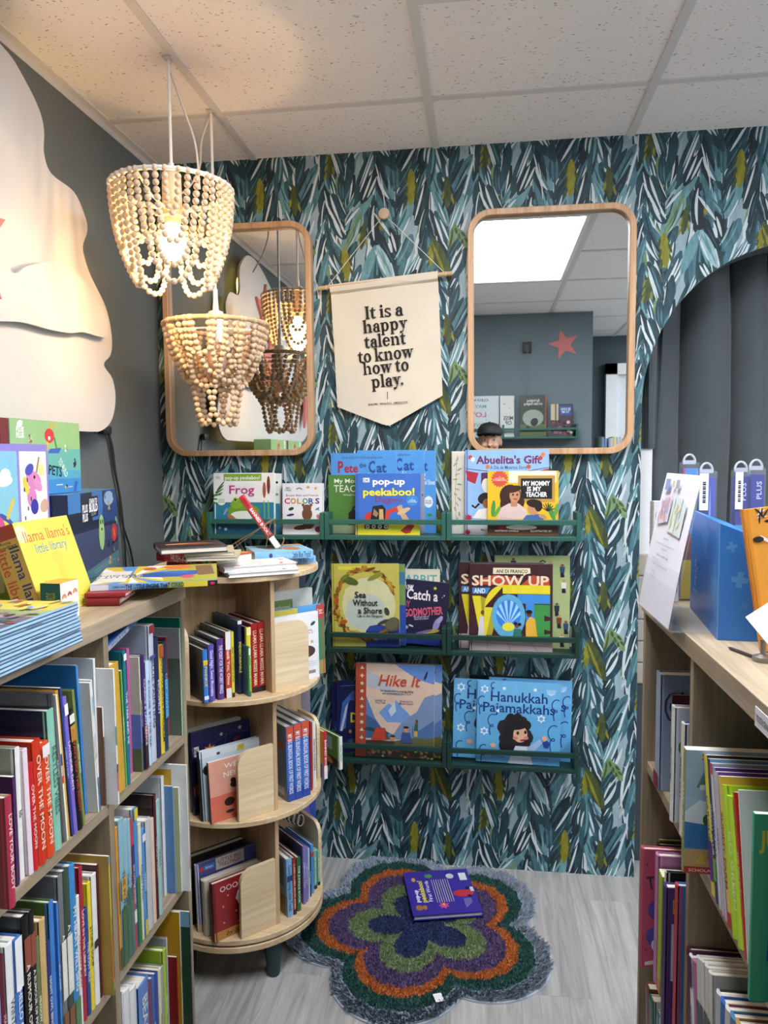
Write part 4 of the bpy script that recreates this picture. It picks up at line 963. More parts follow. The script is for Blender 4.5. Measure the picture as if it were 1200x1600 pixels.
mom = [('r', 0, 0, 1, 1, '#DDB527'), ('r', .3, .82, .97, 1, '#EFE9C2'), ('r', 0, 0, 1, .2, '#5C4128'), ('r', .0, .04, 1, .14, '#43301E'), ('r', .43, .52, .95, .93, '#B38D45'), ('r', .47, .57, .91, .885, '#16181A'), ('t', 'MY MOMMY', .69, .81, .058, '#F3F3EF', {'w': .38, 'bold': .035}), ('t', 'IS MY', .66, .725, .058, '#F3F3EF', {'w': .2, 'bold': .035}), ('t', 'TEACHER', .69, .64, .058, '#F3F3EF', {'w': .3, 'bold': .035}), ('s', .17, .88, .13, 18, .78, '#C9503C'), ('t', 'A\nLOVE LETTER\nTO HOMESCHOOL', .17, .885, .02, '#F0DCC8', {'w': .2})] + \
      [('el', .08, .42, .12, .03, 85, '#4C8A3E'), ('el', .14, .38, .1, .025, 60, '#5E9A48'), ('el', .9, .36, .13, .035, 112, '#4C8A3E'), ('el', .97, .4, .1, .03, 75, '#5E9A48')] + [('ln', [(.85, .38), (.85 + .1 * math.cos(rad(20 + 22 * i)), .38 + .13 * math.sin(rad(20 + 22 * i)))], .012, '#2A2216') for i in range(7)] + \
      [('el', .32, .62, .15, .16, 0, HAIRC), ('el', .26, .48, .08, .1, 20, HAIRC), ('el', .45, .5, .07, .1, -20, HAIRC), ('p', [(.13, .26), (.2, .44), (.3, .5), (.44, .5), (.55, .4), (.6, .26)], '#D3B9B2'), ('p', [(.33, .45), (.33, .55), (.42, .55), (.42, .45)], '#B98058'), ('el', .385, .62, .075, .1, 0, SKIN), ('el', .36, .72, .12, .05, 12, HAIRC), ('e', .36, .635, .014, .016, '#2A1A14'), ('e', .42, .635, .014, .016, '#2A1A14'), ('el', .395, .565, .03, .012, 0, '#A8443E'),
       ('p', [(.46, .2), (.55, .32), (.75, .34), (.82, .2)], '#41669A'), ('el', .65, .43, .085, .1, 0, SKIN), ('el', .66, .5, .11, .06, -8, '#241712'), ('el', .72, .46, .055, .08, 0, '#241712'), ('el', .78, .3, .06, .03, -20, SKIN), ('p', [(.12, .2), (.2, .3), (.4, .25), (.4, .2)], '#C9AEA8'), ('p', [(.16, .07), (.16, .17), (.25, .17), (.25, .07)], '#8E2A24'), ('el', .48, .13, .22, .035, 0, '#D8D2C6'), ('t', 'WRITTEN BY DANIELLE', .27, .075, .022, '#E8E0CC', {'w': .34, 'bold': .01}), ('t', 'ILLUSTRATED BY', .76, .075, .022, '#E8E0CC', {'w': .3, 'bold': .01})]
face_book('yellow picture book with a chalkboard title, on the top right ledge', 762, 736, 873, z1, Y0, .008, '#DDB527', art=mom, hard=False, name='picture_book')
# -- middle row
rs = random.Random(3)
sea = [('r', 0, 0, 1, 1, '#B4AC52'), ('r', .2, .2, .85, .7, '#C9C68C'), ('e', .55, .5, .4, .34, '#C3C396'), ('e', .5, .42, .3, .22, '#AFBBB0'), ('r', .5, 0, 1, .19, '#23347E'), ('p', [(.5, .19), (.56, .25), (.7, .27), (.85, .24), (1, .25), (1, .19)], '#2A4190'), ('r', .1, .93, .6, .97, '#CFC93A')] + \
      [('el', .5 + .44 * math.cos(a), .52 + .42 * math.sin(a), rs.uniform(.05, .1), rs.uniform(.01, .02), math.degrees(a) + 90 + rs.uniform(-50, 50), rs.choice(('#7A4A1E', '#9C6A22', '#5E3A1A', '#A8862C', '#8A5A20', '#6E5A1E', '#B89A38'))) for a in [rs.uniform(0.35, 5.6) for _ in range(130)]] + \
      [('el', .28, .8, .13, .05, -20, '#4A5A24'), ('el', .2, .84, .08, .03, 30, '#66702C'), ('el', .65, .85, .12, .03, 25, '#7A8030'), ('el', .07, .55, .06, .03, 80, '#A84A22'), ('el', .17, .3, .06, .03, 10, '#A84A22'),
       ('t', 'Sea', .43, .63, .062, '#1B1A16', {'w': .17, 'bold': .02}), ('t', 'Without', .5, .535, .062, '#1B1A16', {'w': .37, 'bold': .02}), ('t', 'a Shore', .57, .44, .062, '#1B1A16', {'w': .36, 'bold': .02}), ('t', 'Life in the Sargasso', .57, .375, .025, '#1B1A16', {'w': .38, 'bold': .012}), ('el', .9, .27, .12, .1, 40, '#4A4A3C'), ('el', .89, .28, .1, .08, 40, '#5E5A44'), ('el', .82, .43, .035, .06, 20, '#3A3F36'), ('el', .76, .3, .09, .025, 25, '#3A4038'), ('t', 'Katherine Roy', .72, .1, .024, '#8E9AC0', {'w': .2})]
face_book('yellow green seaweed picture book with a sea turtle, on the middle left ledge', 519, 881.5, 624, z2, Y0, .012, '#B4AC52', spine='#8A7A2A', art=sea, tilt=-.8, name='picture_book')
face_book('second sea turtle picture book showing its blue edge behind the first', 526, 882, 634, z2, Y0 + .014, .010, '#2B4A9A', art=[('r', .9, .5, 1, 1, '#6E8A4A'), ('r', .9, .75, 1, .9, '#3E6E8A')], tilt=-.8, name='picture_book')
face_book('cream cover with big pale teal rabbit lettering, behind the navy godmother book', 600, 889, 687, z2, Y0 + .05, .012, '#DAD9C0', art=[('t', 'RABBIT', .60, .87, .10, '#6FA7A8', {'w': .70, 'bold': .02}), ('r', 0, 0, 1, .76, '#2A3436')], name='picture_book')
god = [('r', 0, 0, 1, 1, '#1F1C38'), ('r', 0, 0, 1, .16, '#1E2E7A'), ('t', 'How', .05, .9, .1, '#E8E2E4', {'w': .26, 'bold': .02}), ('t', 'Catch a', .4, .78, .13, '#E8E2E4', {'w': .72, 'bold': .02}), ('t', 'MY', .06, .62, .08, '#B8566E', {'w': .16, 'bold': .03}), ('t', 'GODMOTHER', .45, .52, .1, '#C9566F', {'w': .9, 'bold': .03, 'rot': 10}), ('t', 'The fairest fairy of\nthem all is about', .42, .42, .024, '#C9C2D8', {'w': .36, 'rot': 10}), ('el', .78, .33, .17, .07, 75, '#8A84B8'), ('el', .85, .42, .1, .05, 60, '#9A94C4'), ('el', .65, .22, .22, .045, 12, '#A89A3A'), ('el', .5, .2, .2, .03, 18, '#6E5A9A'), ('s', .68, .9, .05, 7, .4, '#C9BE3A'), ('s', .1, .25, .05, 6, .5, '#B8B8CC'), ('el', .2, .28, .06, .02, -15, '#C8C8D0'), ('s', .9, .8, .02, 5, .5, '#E6E6E6'), ('s', .86, .77, .015, 5, .5, '#E6E6E6')]
face_book('dark navy book with pink godmother lettering, slanting on the middle left ledge', 626, 910, 694, z2, Y0 + .026, .012, '#1F1C38', spine='#1F1C38', art=god, tilt=5, name='picture_book')
face_book('pale green cover of small sports and music figures, behind the brown voting books', 773, 868, 891, z2, Y0 + .045, .012, '#A3AF78', art=[q for i, (u, v) in enumerate(((.25, .93), (.74, .9), (.9, .87), (.92, .7), (.83, .45), (.86, .32), (.95, .26), (.9, .12))) for q in (('el', u, v + .03, .022, .016, 0, ('#7A4A30', '#C08A63')[i % 2]), ('p', [(u - .03, v - .05), (u - .035, v + .015), (u + .035, v + .015), (u + .03, v - .05)], ('#23303E', '#7A3A26', '#33476A', '#DAD6C8')[i % 4]), ('p', [(u - .025, v - .1), (u - .025, v - .05), (u + .02, v - .05), (u + .03, v - .1)], '#1E2228'))] + [('ln', [(.6, .93), (.64, .95), (.68, .93)], .02, '#33372A')], name='picture_book')
vote = [('r', 0, 0, 1, 1, '#3B1F24'), ('r', 0, 0, 1, .17, '#A79A98'), ('ln', [(0, .1), (1, .06)], .006, '#6E6466'), ('ln', [(.2, .17), (.22, 0)], .006, '#6E6466'), ('ln', [(.42, .17), (.5, 0)], .006, '#6E6466'), ('ln', [(.68, .17), (.82, 0)], .006, '#6E6466'), ('p', [(.28, .885), (.285, .955), (.73, .955), (.735, .895), (.68, .885), (.65, .86), (.65, .885)], '#DCD6B4'), ('t', 'ANI DI FRANCO', .51, .918, .034, '#2A1A1A', {'w': .38, 'bold': .02}), ('p', [(.0, .76), (.62, .76), (.76, .875), (.96, .84), (.96, .76)], '#B5482E'), ('p', [(.06, .8), (.3, .875), (.6, .84), (.6, .76), (.06, .76)], '#B5482E'), ('t', 'SHOW UP', .49, .81, .095, '#DCCDB2', {'w': .93, 'bold': .025, 'fit': True}), ('p', [(.03, .655), (.03, .725), (.25, .725), (.21, .655)], '#3E7FBF'), ('t', 'AND', .12, .69, .045, '#E6E6DE', {'w': .14, 'bold': .02}),
        ('p', [(.03, .63), (.13, .63), (.17, .25), (.14, .1)], '#D9CB2E'), ('p', [(.13, .63), (.2, .6), (.17, .3)], '#9C942A'), ('r', .4, .66, .97, .76, '#D9CB2E'), ('p', ell(.42, .5, .24, .26, 20, 0, 90, 180) + [(.28, .5), (.2, .17), (.17, .17), (.18, .5)], '#D9CB2E'), ('p', [(.2, .18), (.27, .18), (.33, .4), (.26, .43)], '#A89E2C'), ('r', .58, .55, .97, .655, '#3D86CC'), ('r', .68, .2, .78, .55, '#3D86CC'), ('r', .78, .14, .97, .54, '#3E8A44'), ('p', [(.97, .4), (.9, .42), (.9, .35), (.97, .36)], '#3B1F24'), ('p', [(.97, .24), (.9, .26), (.9, .2), (.97, .21)], '#3B1F24'), ('e', .47, .4, .205, .255, '#5CA3C9'), ('e', .47, .42, .15, .17, '#2F7BD0')] + \
       [('p', [(.47, .3)] + [(.47 + .145 * math.cos(rad(a)), .42 + .165 * math.sin(rad(a))) for a in (b, b + 16)], '#9CC8E6') for b in (0, 32, 64, 96, 128, 160)] + [('e', .47, .28, .075, .05, '#D6D23A'), ('p', [(.68, .17), (.68, .33), (.73, .4), (.79, .38), (.82, .17)], '#D9A93A'), ('e', .72, .43, .03, .035, '#5E3A26'), ('el', .72, .455, .04, .025, 0, '#1A1210'), ('p', [(.52, .15), (.54, .26), (.62, .26), (.64, .15)], '#2E6E62'), ('e', .575, .295, .026, .028, '#6E4630'), ('e', .555, .32, .022, .02, '#1A1210'), ('e', .605, .31, .022, .02, '#1A1210'), ('p', [(.1, .15), (.12, .38), (.17, .4), (.18, .15)], '#C9C6CC'), ('e', .155, .44, .022, .025, '#6E4630'), ('r', .7, .13, .75, .16, '#2A2226'), ('r', .55, .1, .6, .13, '#C9BE3A')]
face_book('brown book with SHOW UP in cream letters, rear copy sticking out left', 717, 879, 850, z2, Y0 + .022, .010, '#3B1F24', art=vote, name='picture_book')
face_book('brown book with SHOW UP in cream letters and a sunburst, front copy', 734, 881, 864, z2, Y0 - .004, .012, '#3B1F24', art=vote, name='picture_book')
# -- lowest row
dino = [('r', 0, 0, 1, 1, '#171A4E'), ('p', [(.06, .3), (.13, .7), (.3, .83), (.42, .86), (.42, .74), (.3, .74), (.25, .66), (.2, .34)], '#3F66B4'), ('p', [(.08, .3), (.2, .64), (.26, .7), (.2, .5), (.13, .3)], '#C8CEDC'), ('e', .4, .8, .1, .075, '#3A4A86'), ('t', 'DINO', .62, .5, .11, '#D6C23A', {'w': .62, 'bold': .03}), ('t', 'WORLD', .7, .3, .11, '#D6C23A', {'w': .6, 'bold': .03}), ('e', .3, .3, .03, .025, '#B0764A'), ('e', .36, .14, .12, .06, '#3A4476'), ('p', [(.3, .0), (.6, .07), (1, .08), (1, 0)], '#5E8A3A'), ('ln', [(.1, .93), (.6, .96)], .012, '#6A78B8')]
for i, (a, b, y) in enumerate(((518, 590, Y0 + .043), (525, 597, Y0 + .0315))):
    face_book(('navy dinosaur book, rear copy at the left end of the lowest ledge', 'navy dinosaur book, front copy beside the orange spined hiking book')[i], a, 1066 - 2 * i, b, z3, y, .010, '#171A4E', art=dino, name='picture_book')
hike = [('r', 0, 0, 1, 1, '#D0B7A4'), ('p', [(.5, 1), (1, 1), (1, .8), (.78, .85)], '#5C86C2'), ('p', [(.0, .98), (.3, .86), (.6, .66), (.0, .78)], '#AEB3BE'), ('p', [(.0, .72), (.12, .68), (.25, .42), (.35, .3), (.62, .2), (0, .2)], '#5B7DB2'), ('p', [(1, .7), (.88, .66), (.78, .5), (.6, .4), (.45, .2), (1, .2)], '#7289AE'), ('p', [(.3, .48), (.42, .58), (.47, .56), (.52, .62), (.6, .54), (.66, .5), (.7, .46), (.6, .38), (.4, .38)], '#6C94CC'), ('p', [(.42, .5), (.5, .6), (.52, .5), (.46, .44)], '#BFCBDC'), ('p', [(.1, .47), (.25, .4), (.42, .22), (.1, .2)], '#3A5E86'), ('p', [(1, .42), (.8, .3), (.7, .2), (1, .2)], '#48699A'), ('r', 0, 0, 1, .18, '#3E4030'), ('p', [(.5, .18), (.7, .22), (1, .23), (1, .1), (.5, .1)], '#5E6038'), ('r', 0, 0, .135, 1, '#A8462F')] + \
       [('s', .08, .95 - .083 * i, .03, (3, 4, 5, 6)[i % 4], .5, '#D9C3AE') for i in range(11)] + [('el', .17 + .05 * i, .3 - .01 * i, .02, .06, 90, '#22423E') for i in range(5)] + [('e', rs.uniform(.16, .98), rs.uniform(.015, .12), .018, .012, rs.choice(('#B8643A', '#C9A23A', '#8A9A5A', '#C9B6A0', '#7A3A2E'))) for _ in range(60)] + \
       [('t', 'Hike It', .56, .83, .1, '#B8462E', {'w': .54, 'sh': .25, 'bold': .012}), ('t', 'An introduction to camping, hiking,\nand backpacking in the U. S. A.', .53, .70, .022, '#33363E', {'w': .42, 'bold': .008}), ('t', 'written by\nIron Tazz', .32, .6, .02, '#54607A', {'w': .14}), ('t', 'illustrated by\nMartin Stanev', .65, .6, .02, '#54607A', {'w': .18}), ('p', [(.2, .18), (.26, .32), (.38, .32), (.44, .2), (.3, .18)], '#B5402C'), ('p', [(.38, .32), (.44, .2), (.39, .2)], '#46503E'), ('p', [(.58, .17), (.6, .28), (.7, .28), (.73, .17)], '#35508A'), ('e', .65, .31, .03, .03, SKIN), ('el', .65, .335, .035, .016, 0, '#241712'), ('e', .48, .215, .03, .025, SKIN), ('el', .48, .235, .035, .014, 0, '#3A2A1C'), ('p', [(.75, .3), (.76, .38), (.8, .38), (.8, .3)], '#2E5A4A'), ('r', .755, .24, .795, .3, '#C9A23A'), ('e', .785, .405, .018, .02, '#7A3A2A'), ('ln', [(.73, .24), (.735, .36)], .006, '#3A2A1C'), ('p', [(.87, .87), (.9, .93), (.92, .94), (.905, .88), (.88, .84)], '#20263A')]
face_book('orange spined mountain hiking book, front copy on the lowest ledge', 554, 1038, 677, z3, Y0, .014, '#D0B7A4', spine='#A8462F', art=hike, tilt=.6, name='picture_book')
face_book('mountain hiking book, second copy peeking out right of the first', 567, 1037, 689, z3, Y0 + .017, .012, '#C6B4AA', spine='#A8462F', art=hike, tilt=.6, name='picture_book')
def curl(u, v, s, f=1): return ('ln', [(u + f * s * .5 * math.cos(t * .55) * (1 - t / 26) * .6, v - s * .07 * t + s * .25 * math.sin(t * .55)) for t in range(20)], .012, '#173B7C')
hann = [('r', 0, 0, 1, 1, '#5FA6D6'), ('r', 0, .72, 1, 1, '#6BAEDB'), ('t', 'Hanukkah', .5, .82, .105, '#173070', {'w': .68, 'bold': .012}), ('t', 'Pajamakkahs', .5, .685, .1, '#173070', {'w': .86, 'bold': .012})] + [('s', u, v, .055, 6, .6, '#DDE8F0') for u, v in ((.085, .9), (.09, .38), (.77, .57))] + [('s', u, v, .032, 6, .6, '#5FA6D6') for u, v in ((.085, .9), (.09, .38), (.77, .57))] + [('s', u, v, .025, 6, .6, '#DDE8F0') for u, v in ((.32, .92), (.69, .92), (.25, .64))] + [('ln', [(.83 + .02 * i, .93), (.84 + .016 * i, .88), (.88, .86), (.92 - .016 * i, .88), (.93 - .02 * i, .93)], .008, '#C9DCEC') for i in range(3)] + \
       [curl(.17, .58, .16), curl(.93, .8, .16), curl(.9, .48, .2), curl(.18, .98, .08), curl(.04, .8, .14), curl(.07, .2, .14)] + [('e', .46 + .16 * math.cos(a) * rs.uniform(.6, 1.12), .385 + .165 * math.sin(a) * rs.uniform(.6, 1.12), .055, .06, rs.choice(('#1E1A1E', '#28222A'))) for a in [rs.uniform(0, 6.28) for _ in range(46)]] + [('e', .46, .39, .15, .16, '#1E1A1E'), ('e', .39, .22, .12, .1, '#1E1A1E'), ('e', .57, .24, .08, .09, '#1E1A1E'), ('el', .525, .365, .085, .1, -8, '#D9A98A'), ('el', .5, .455, .1, .035, 12, '#1E1A1E'), ('e', .495, .38, .016, .022, '#231A1A'), ('e', .585, .395, .016, .022, '#231A1A'), ('e', .465, .315, .03, .022, '#CC7F70'), ('e', .595, .325, .028, .022, '#CC7F70'), ('el', .555, .295, .035, .012, 15, '#8A2E34'), ('p', [(.38, 0), (.47, .22), (.62, .22), (.68, 0)], '#C6D4E4'), ('p', [(.6, .2), (.76, .32), (.79, .27), (.65, .12)], '#9CB8DC'), ('el', .815, .33, .03, .035, 30, '#D9A98A'), ('p', [(.79, .28), (.81, .22), (.86, .21), (.88, .28), (.84, .31)], '#1F3F8E'), ('e', .2, .21, .035, .03, '#D9A98A'), ('t', 'Carin Lewis', .26, .08, .022, '#1E3A70', {'w': .17}), ('t', 'Vian K. Hernon', .76, .085, .022, '#1E3A70', {'w': .2})]
face_book('light blue pajama picture book, left copy standing behind the front one', 707, 1064, 840, z3, Y0 + .024, .010, '#5FA6D6', art=hann, tilt=1.2, name='picture_book')
face_book('light blue pajama picture book, right copy standing behind the front one', 762, 1062, 892, z3, Y0 + .038, .010, '#5FA6D6', art=hann, tilt=1.2, name='picture_book')
face_book('light blue pajama picture book with curly haired child, front copy on the lowest ledge', 744, 1067, 875, z3, Y0 - .002, .013, '#5FA6D6', art=hann, tilt=1.2, name='picture_book')
face_book('black backed book hidden behind the light blue pajama books', 733, 1057, 860, z3, Y0 + .055, .010, '#15171F', tilt=.6, name='picture_book')

# ================================================================== rows of spines
ORD = ['zeroth', 'first', 'second', 'third', 'fourth', 'fifth', 'sixth', 'seventh', 'eighth', 'ninth', 'tenth', 'eleventh', 'twelfth', 'thirteenth', 'fourteenth', 'fifteenth', 'sixteenth', 'seventeenth', 'eighteenth', 'nineteenth', 'twentieth', 'twenty-first', 'twenty-second', 'twenty-third', 'twenty-fourth']
def tone(c): return sum(int(c.lstrip('#')[i:i + 2], 16) for i in (0, 2, 4)) / 3
def row_label(desc, i, phrase):
    for f in ('%s, %s from the left on the %s', '%s, %s from left on %s', '%s, %s on %s'):
        l = f % (desc, ORD[i + 1], phrase)
        if len(l.split()) <= 16: return l
    return l
def left_row(zs, y_lo, y_hi, rows, phrase, group):
    prev = y_lo + .002; pphi = 0; iv = []; pc, ph = y_lo, .3
    for b in rows:
        rec = b[9] if len(b) > 9 else 0; X = XL - rec; q = []
        for px in b[:2]:
            y = pix((X, -1.2, zs))[1]
            for _ in range(4):
                p = at(px, y, 'X', X); y = pix((X, p.y, zs))[1]
            q.append(p.y)
        a = max(q[0], prev + .0014); c = max(q[1], a + .0045); iv.append([a, c]); prev = c
    over = prev - (y_hi - .002)
    if over > 0:
        s0 = iv[0][0]; f = (y_hi - .002 - s0) / (prev - s0); iv = [[s0 + (a - s0) * f, s0 + (c - s0) * f] for a, c in iv]
    for i, b in enumerate(rows):
        x0, x1, dx, yt, back, sp, title, tc, desc = b[:9]; rec = b[9] if len(b) > 9 else 0; W = b[10] if len(b) > 10 else .2; opt = b[11] if len(b) > 11 else {}
        X = XL - rec; a, c = iv[i]
        t = at(x0 + dx, yt, 'X', X); h = max(.1, min(t.z - zs, .30)); phi = math.atan2(a - t.y, h) if dx else 0
        lim = (a - pc + min(h, ph) * math.sin(pphi)) / h
        phi = max(0, min(phi, .24, math.asin(max(0, min(.9, lim))))); pphi, pc, ph = phi, c, h
        Hb = h / math.cos(phi); Tk = (c - a) * math.cos(phi)
        st = spine_title(title, tc, .42 if Tk > .012 else .5, w=.78) if title else []
        if 'band' in opt: st = [('r', q[0], .02, q[1], .98, q[2]) for q in opt['band']] + st
        label = row_label(desc, i, phrase)
        book(label, T(X, a, zs + .0006) @ RX(phi) @ T(0, Tk, 0) @ RZ(PI), W, Hb, Tk, back, spine=sp, back=back, sart=st, bart=opt.get('bart', ()), hard=opt.get('hard', Tk > .007), group=group, name='book')
def right_row(zs, y_hi, y_lo, rows, phrase, group):
    prev = y_hi - .002; pphi = 0; iv = []; pc, ph = y_hi, .3
    for b in rows:
        rec = b[9] if len(b) > 9 else 0; X = XR + rec; q = []
        for px in b[:2]:
            y = pix((X, -1.2, zs))[1]
            for _ in range(4):
                p = at(px, y, 'X', X); y = pix((X, p.y, zs))[1]
            q.append(p.y)
        a = min(q[0], prev - .0014); c = min(q[1], a - .0045); iv.append([a, c]); prev = c
    if prev < y_lo + .002:
        s0 = iv[0][0]; f = (y_lo + .002 - s0) / (prev - s0); iv = [[s0 + (a - s0) * f, s0 + (c - s0) * f] for a, c in iv]
    for i, b in enumerate(rows):
        x0, x1, dx, yt, cov, sp, title, tc, desc = b[:9]; rec = b[9] if len(b) > 9 else 0; W = b[10] if len(b) > 10 else .2; opt = b[11] if len(b) > 11 else {}
        X = XR + rec; a, c = iv[i]
        t = at(x0 + dx, yt, 'X', X); h = max(.1, min(t.z - zs, .31)); phi = math.atan2(t.y - a, h) if dx else 0
        lim = (pc - a + min(h, ph) * math.sin(pphi)) / h
        phi = 0 if opt.get('upright') else max(0, min(phi, .36, math.asin(max(0, min(.9, lim))))); pphi, pc, ph = phi, c, h
        Hb = h / math.cos(phi); Tk = (a - c) * math.cos(phi)
        st = spine_title(title, tc, .42 if Tk > .012 else .5, w=.78) if title else []
        if 'band' in opt: st = [('r', q[0], .02, q[1], .98, q[2]) for q in opt['band']] + st
        label = row_label(desc, i, phrase)
        book(label, T(X, a, zs + .0006) @ RX(-phi) @ T(0, -Tk, 0), W, Hb, Tk, cov, spine=sp, sart=st, art=opt.get('art', ()), hard=opt.get('hard', Tk > .007), group=group, name='book')
W_, K_ = '#E9E7E0', '#1C1B1E'
NEAR_T = [
 (5, 25, 0, 1250, '#B9A888', '#A8324A', 'LOVE YOUR BODY', '#F0D8DC', 'tan backed book with a pinkish red cloth spine', -.025, .16, {'bart': [('r', .8, 0, 1, 1, '#7C2A3A'), ('r', .05, .12, .5, .3, '#2E2A2A')]}),
 (27, 31, 0, 1210, '#45234F', '#4B2656', '', W_, 'plain dark purple thin book', .0, .17),
 (32, 39, -5, 1168, '#A9AE9A', '#E4E2DC', 'bb', K_, 'white spined thin book with grey green back', .005, .2, {'bart': [('r', .02, .02, .5, .98, '#B9BBB6'), ('r', .5, .0, .6, .98, '#6E93C4'), ('r', .6, 0, .68, .98, '#B6C24A')]}),
 (46, 53, -17, 1177, '#D9C9D0', '#E6D3DA', '', W_, 'pale pink thin book', .0, .2),
 (54, 61, -16, 1199, '#B3202A', '#C2242B', 'OVER THE MOON', '#F0C8C0', 'crimson thin book', .0, .18),
 (61, 74, -27, 1171, '#B32C18', '#C4341C', 'OVER THE MOON', '#F2D0B8', 'bright orange red thick hardback', .0, .2),
 (74, 86, -22, 1171, '#C23A1C', '#D5461F', 'OVER THE MOON', '#F2D0B8', 'tomato orange hardback', .0, .2, {'band': [(.02, .12, '#E9DDD6')]}),
 (86, 97, -21, 1117, '#1B2340', '#86BFA9', 'RESTLESS VIBES', '#3A6A5E', 'mint green spine on a navy hardback', .0, .2),
 (97, 101, -20, 1085, '#77797C', '#4C4C4E', 'RECIPES', '#B9B9B5', 'tall charcoal grey hardback', .004, .23),
 (101, 106, -20, 1090, '#C9C7BA', '#E6E2CE', 'RIGHTS TOO', '#27407E', 'cream spine with navy lettering', .0, .21, {'band': [(.4, .48, '#2E4A8E'), (.55, .6, '#C2452E')]}),
 (106, 110, -21, 1082, '#B98A34', '#D9A544', '', W_, 'golden orange thin book', .003, .22),
 (110, 116, -20, 1078, '#27316E', '#2E3D85', 'A NIGHT SKY STORY', '#C4CBE6', 'navy blue thin hardback', .0, .22),
 (116, 122, -19, 1092, '#6A58A8', '#7E68C0', 'LAVENDER DAYS', '#E6E0F2', 'lilac purple paperback', .0, .2, {'band': [(.05, .13, '#F0EEF4')]}),
 (122, 130, -17, 1114, '#141214', '#18161A', 'ALWAYS DO THE RIGHT', '#C9402E', 'black spine with red lettering', .0, .2, {'band': [(.03, .1, '#E4E2DA'), (.12, .25, '#B98A34')]}),
 (130, 134, -18, 1080, '#6E7C3E', '#7C8B45', 'BEATRIX BAKES', '#E4E8CC', 'olive green thin book', .0, .21),
 (134, 137, -16, 1041, '#2F79BE', '#3A87CC', '', W_, 'tall sky blue book set back', .02, .24),
 (137, 142, -17, 1079, '#D9D7CE', '#DDDAD0', 'THE LAST PLANTING', '#B5603A', 'off white spine with rust lettering', .0, .21),
 (142, 154, -12, 1070, '#D3D7DA', '#E2E4E4', 'GREENWICH STORIES', '#2A4A7E', 'thick white hardback with a blue foot', .0, .2, {'band': [(.74, 1, '#3E6C9C'), (.12, .26, '#8FB4CC')]}),
 (154, 157, -4, 1028, '#C9CCCE', '#D6D8D8', '', W_, 'tallest pale grey book set back', .01, .25),
 (157, 161, -4, 1110, '#6A4A36', '#5E4234', '', W_, 'brown and white thin book', .0, .2, {'band': [(0, .3, '#DEDCD6')]}),
 (165, 171, -8, 1057, '#E4E4E2', '#E6E6E4', '', '#2A2A2A', 'white book jutting out beside the upright', -.022, .2, {'band': [(.42, .56, '#3E8C8A'), (.76, .9, '#C2567E'), (.7, .76, '#26262A')]}),
]
left_row(SH[2], YL[2] + .009, YL[1] - .009, NEAR_T, "left bookcase's nearer top shelf", 'spines on the nearer top shelf of the left bookcase')
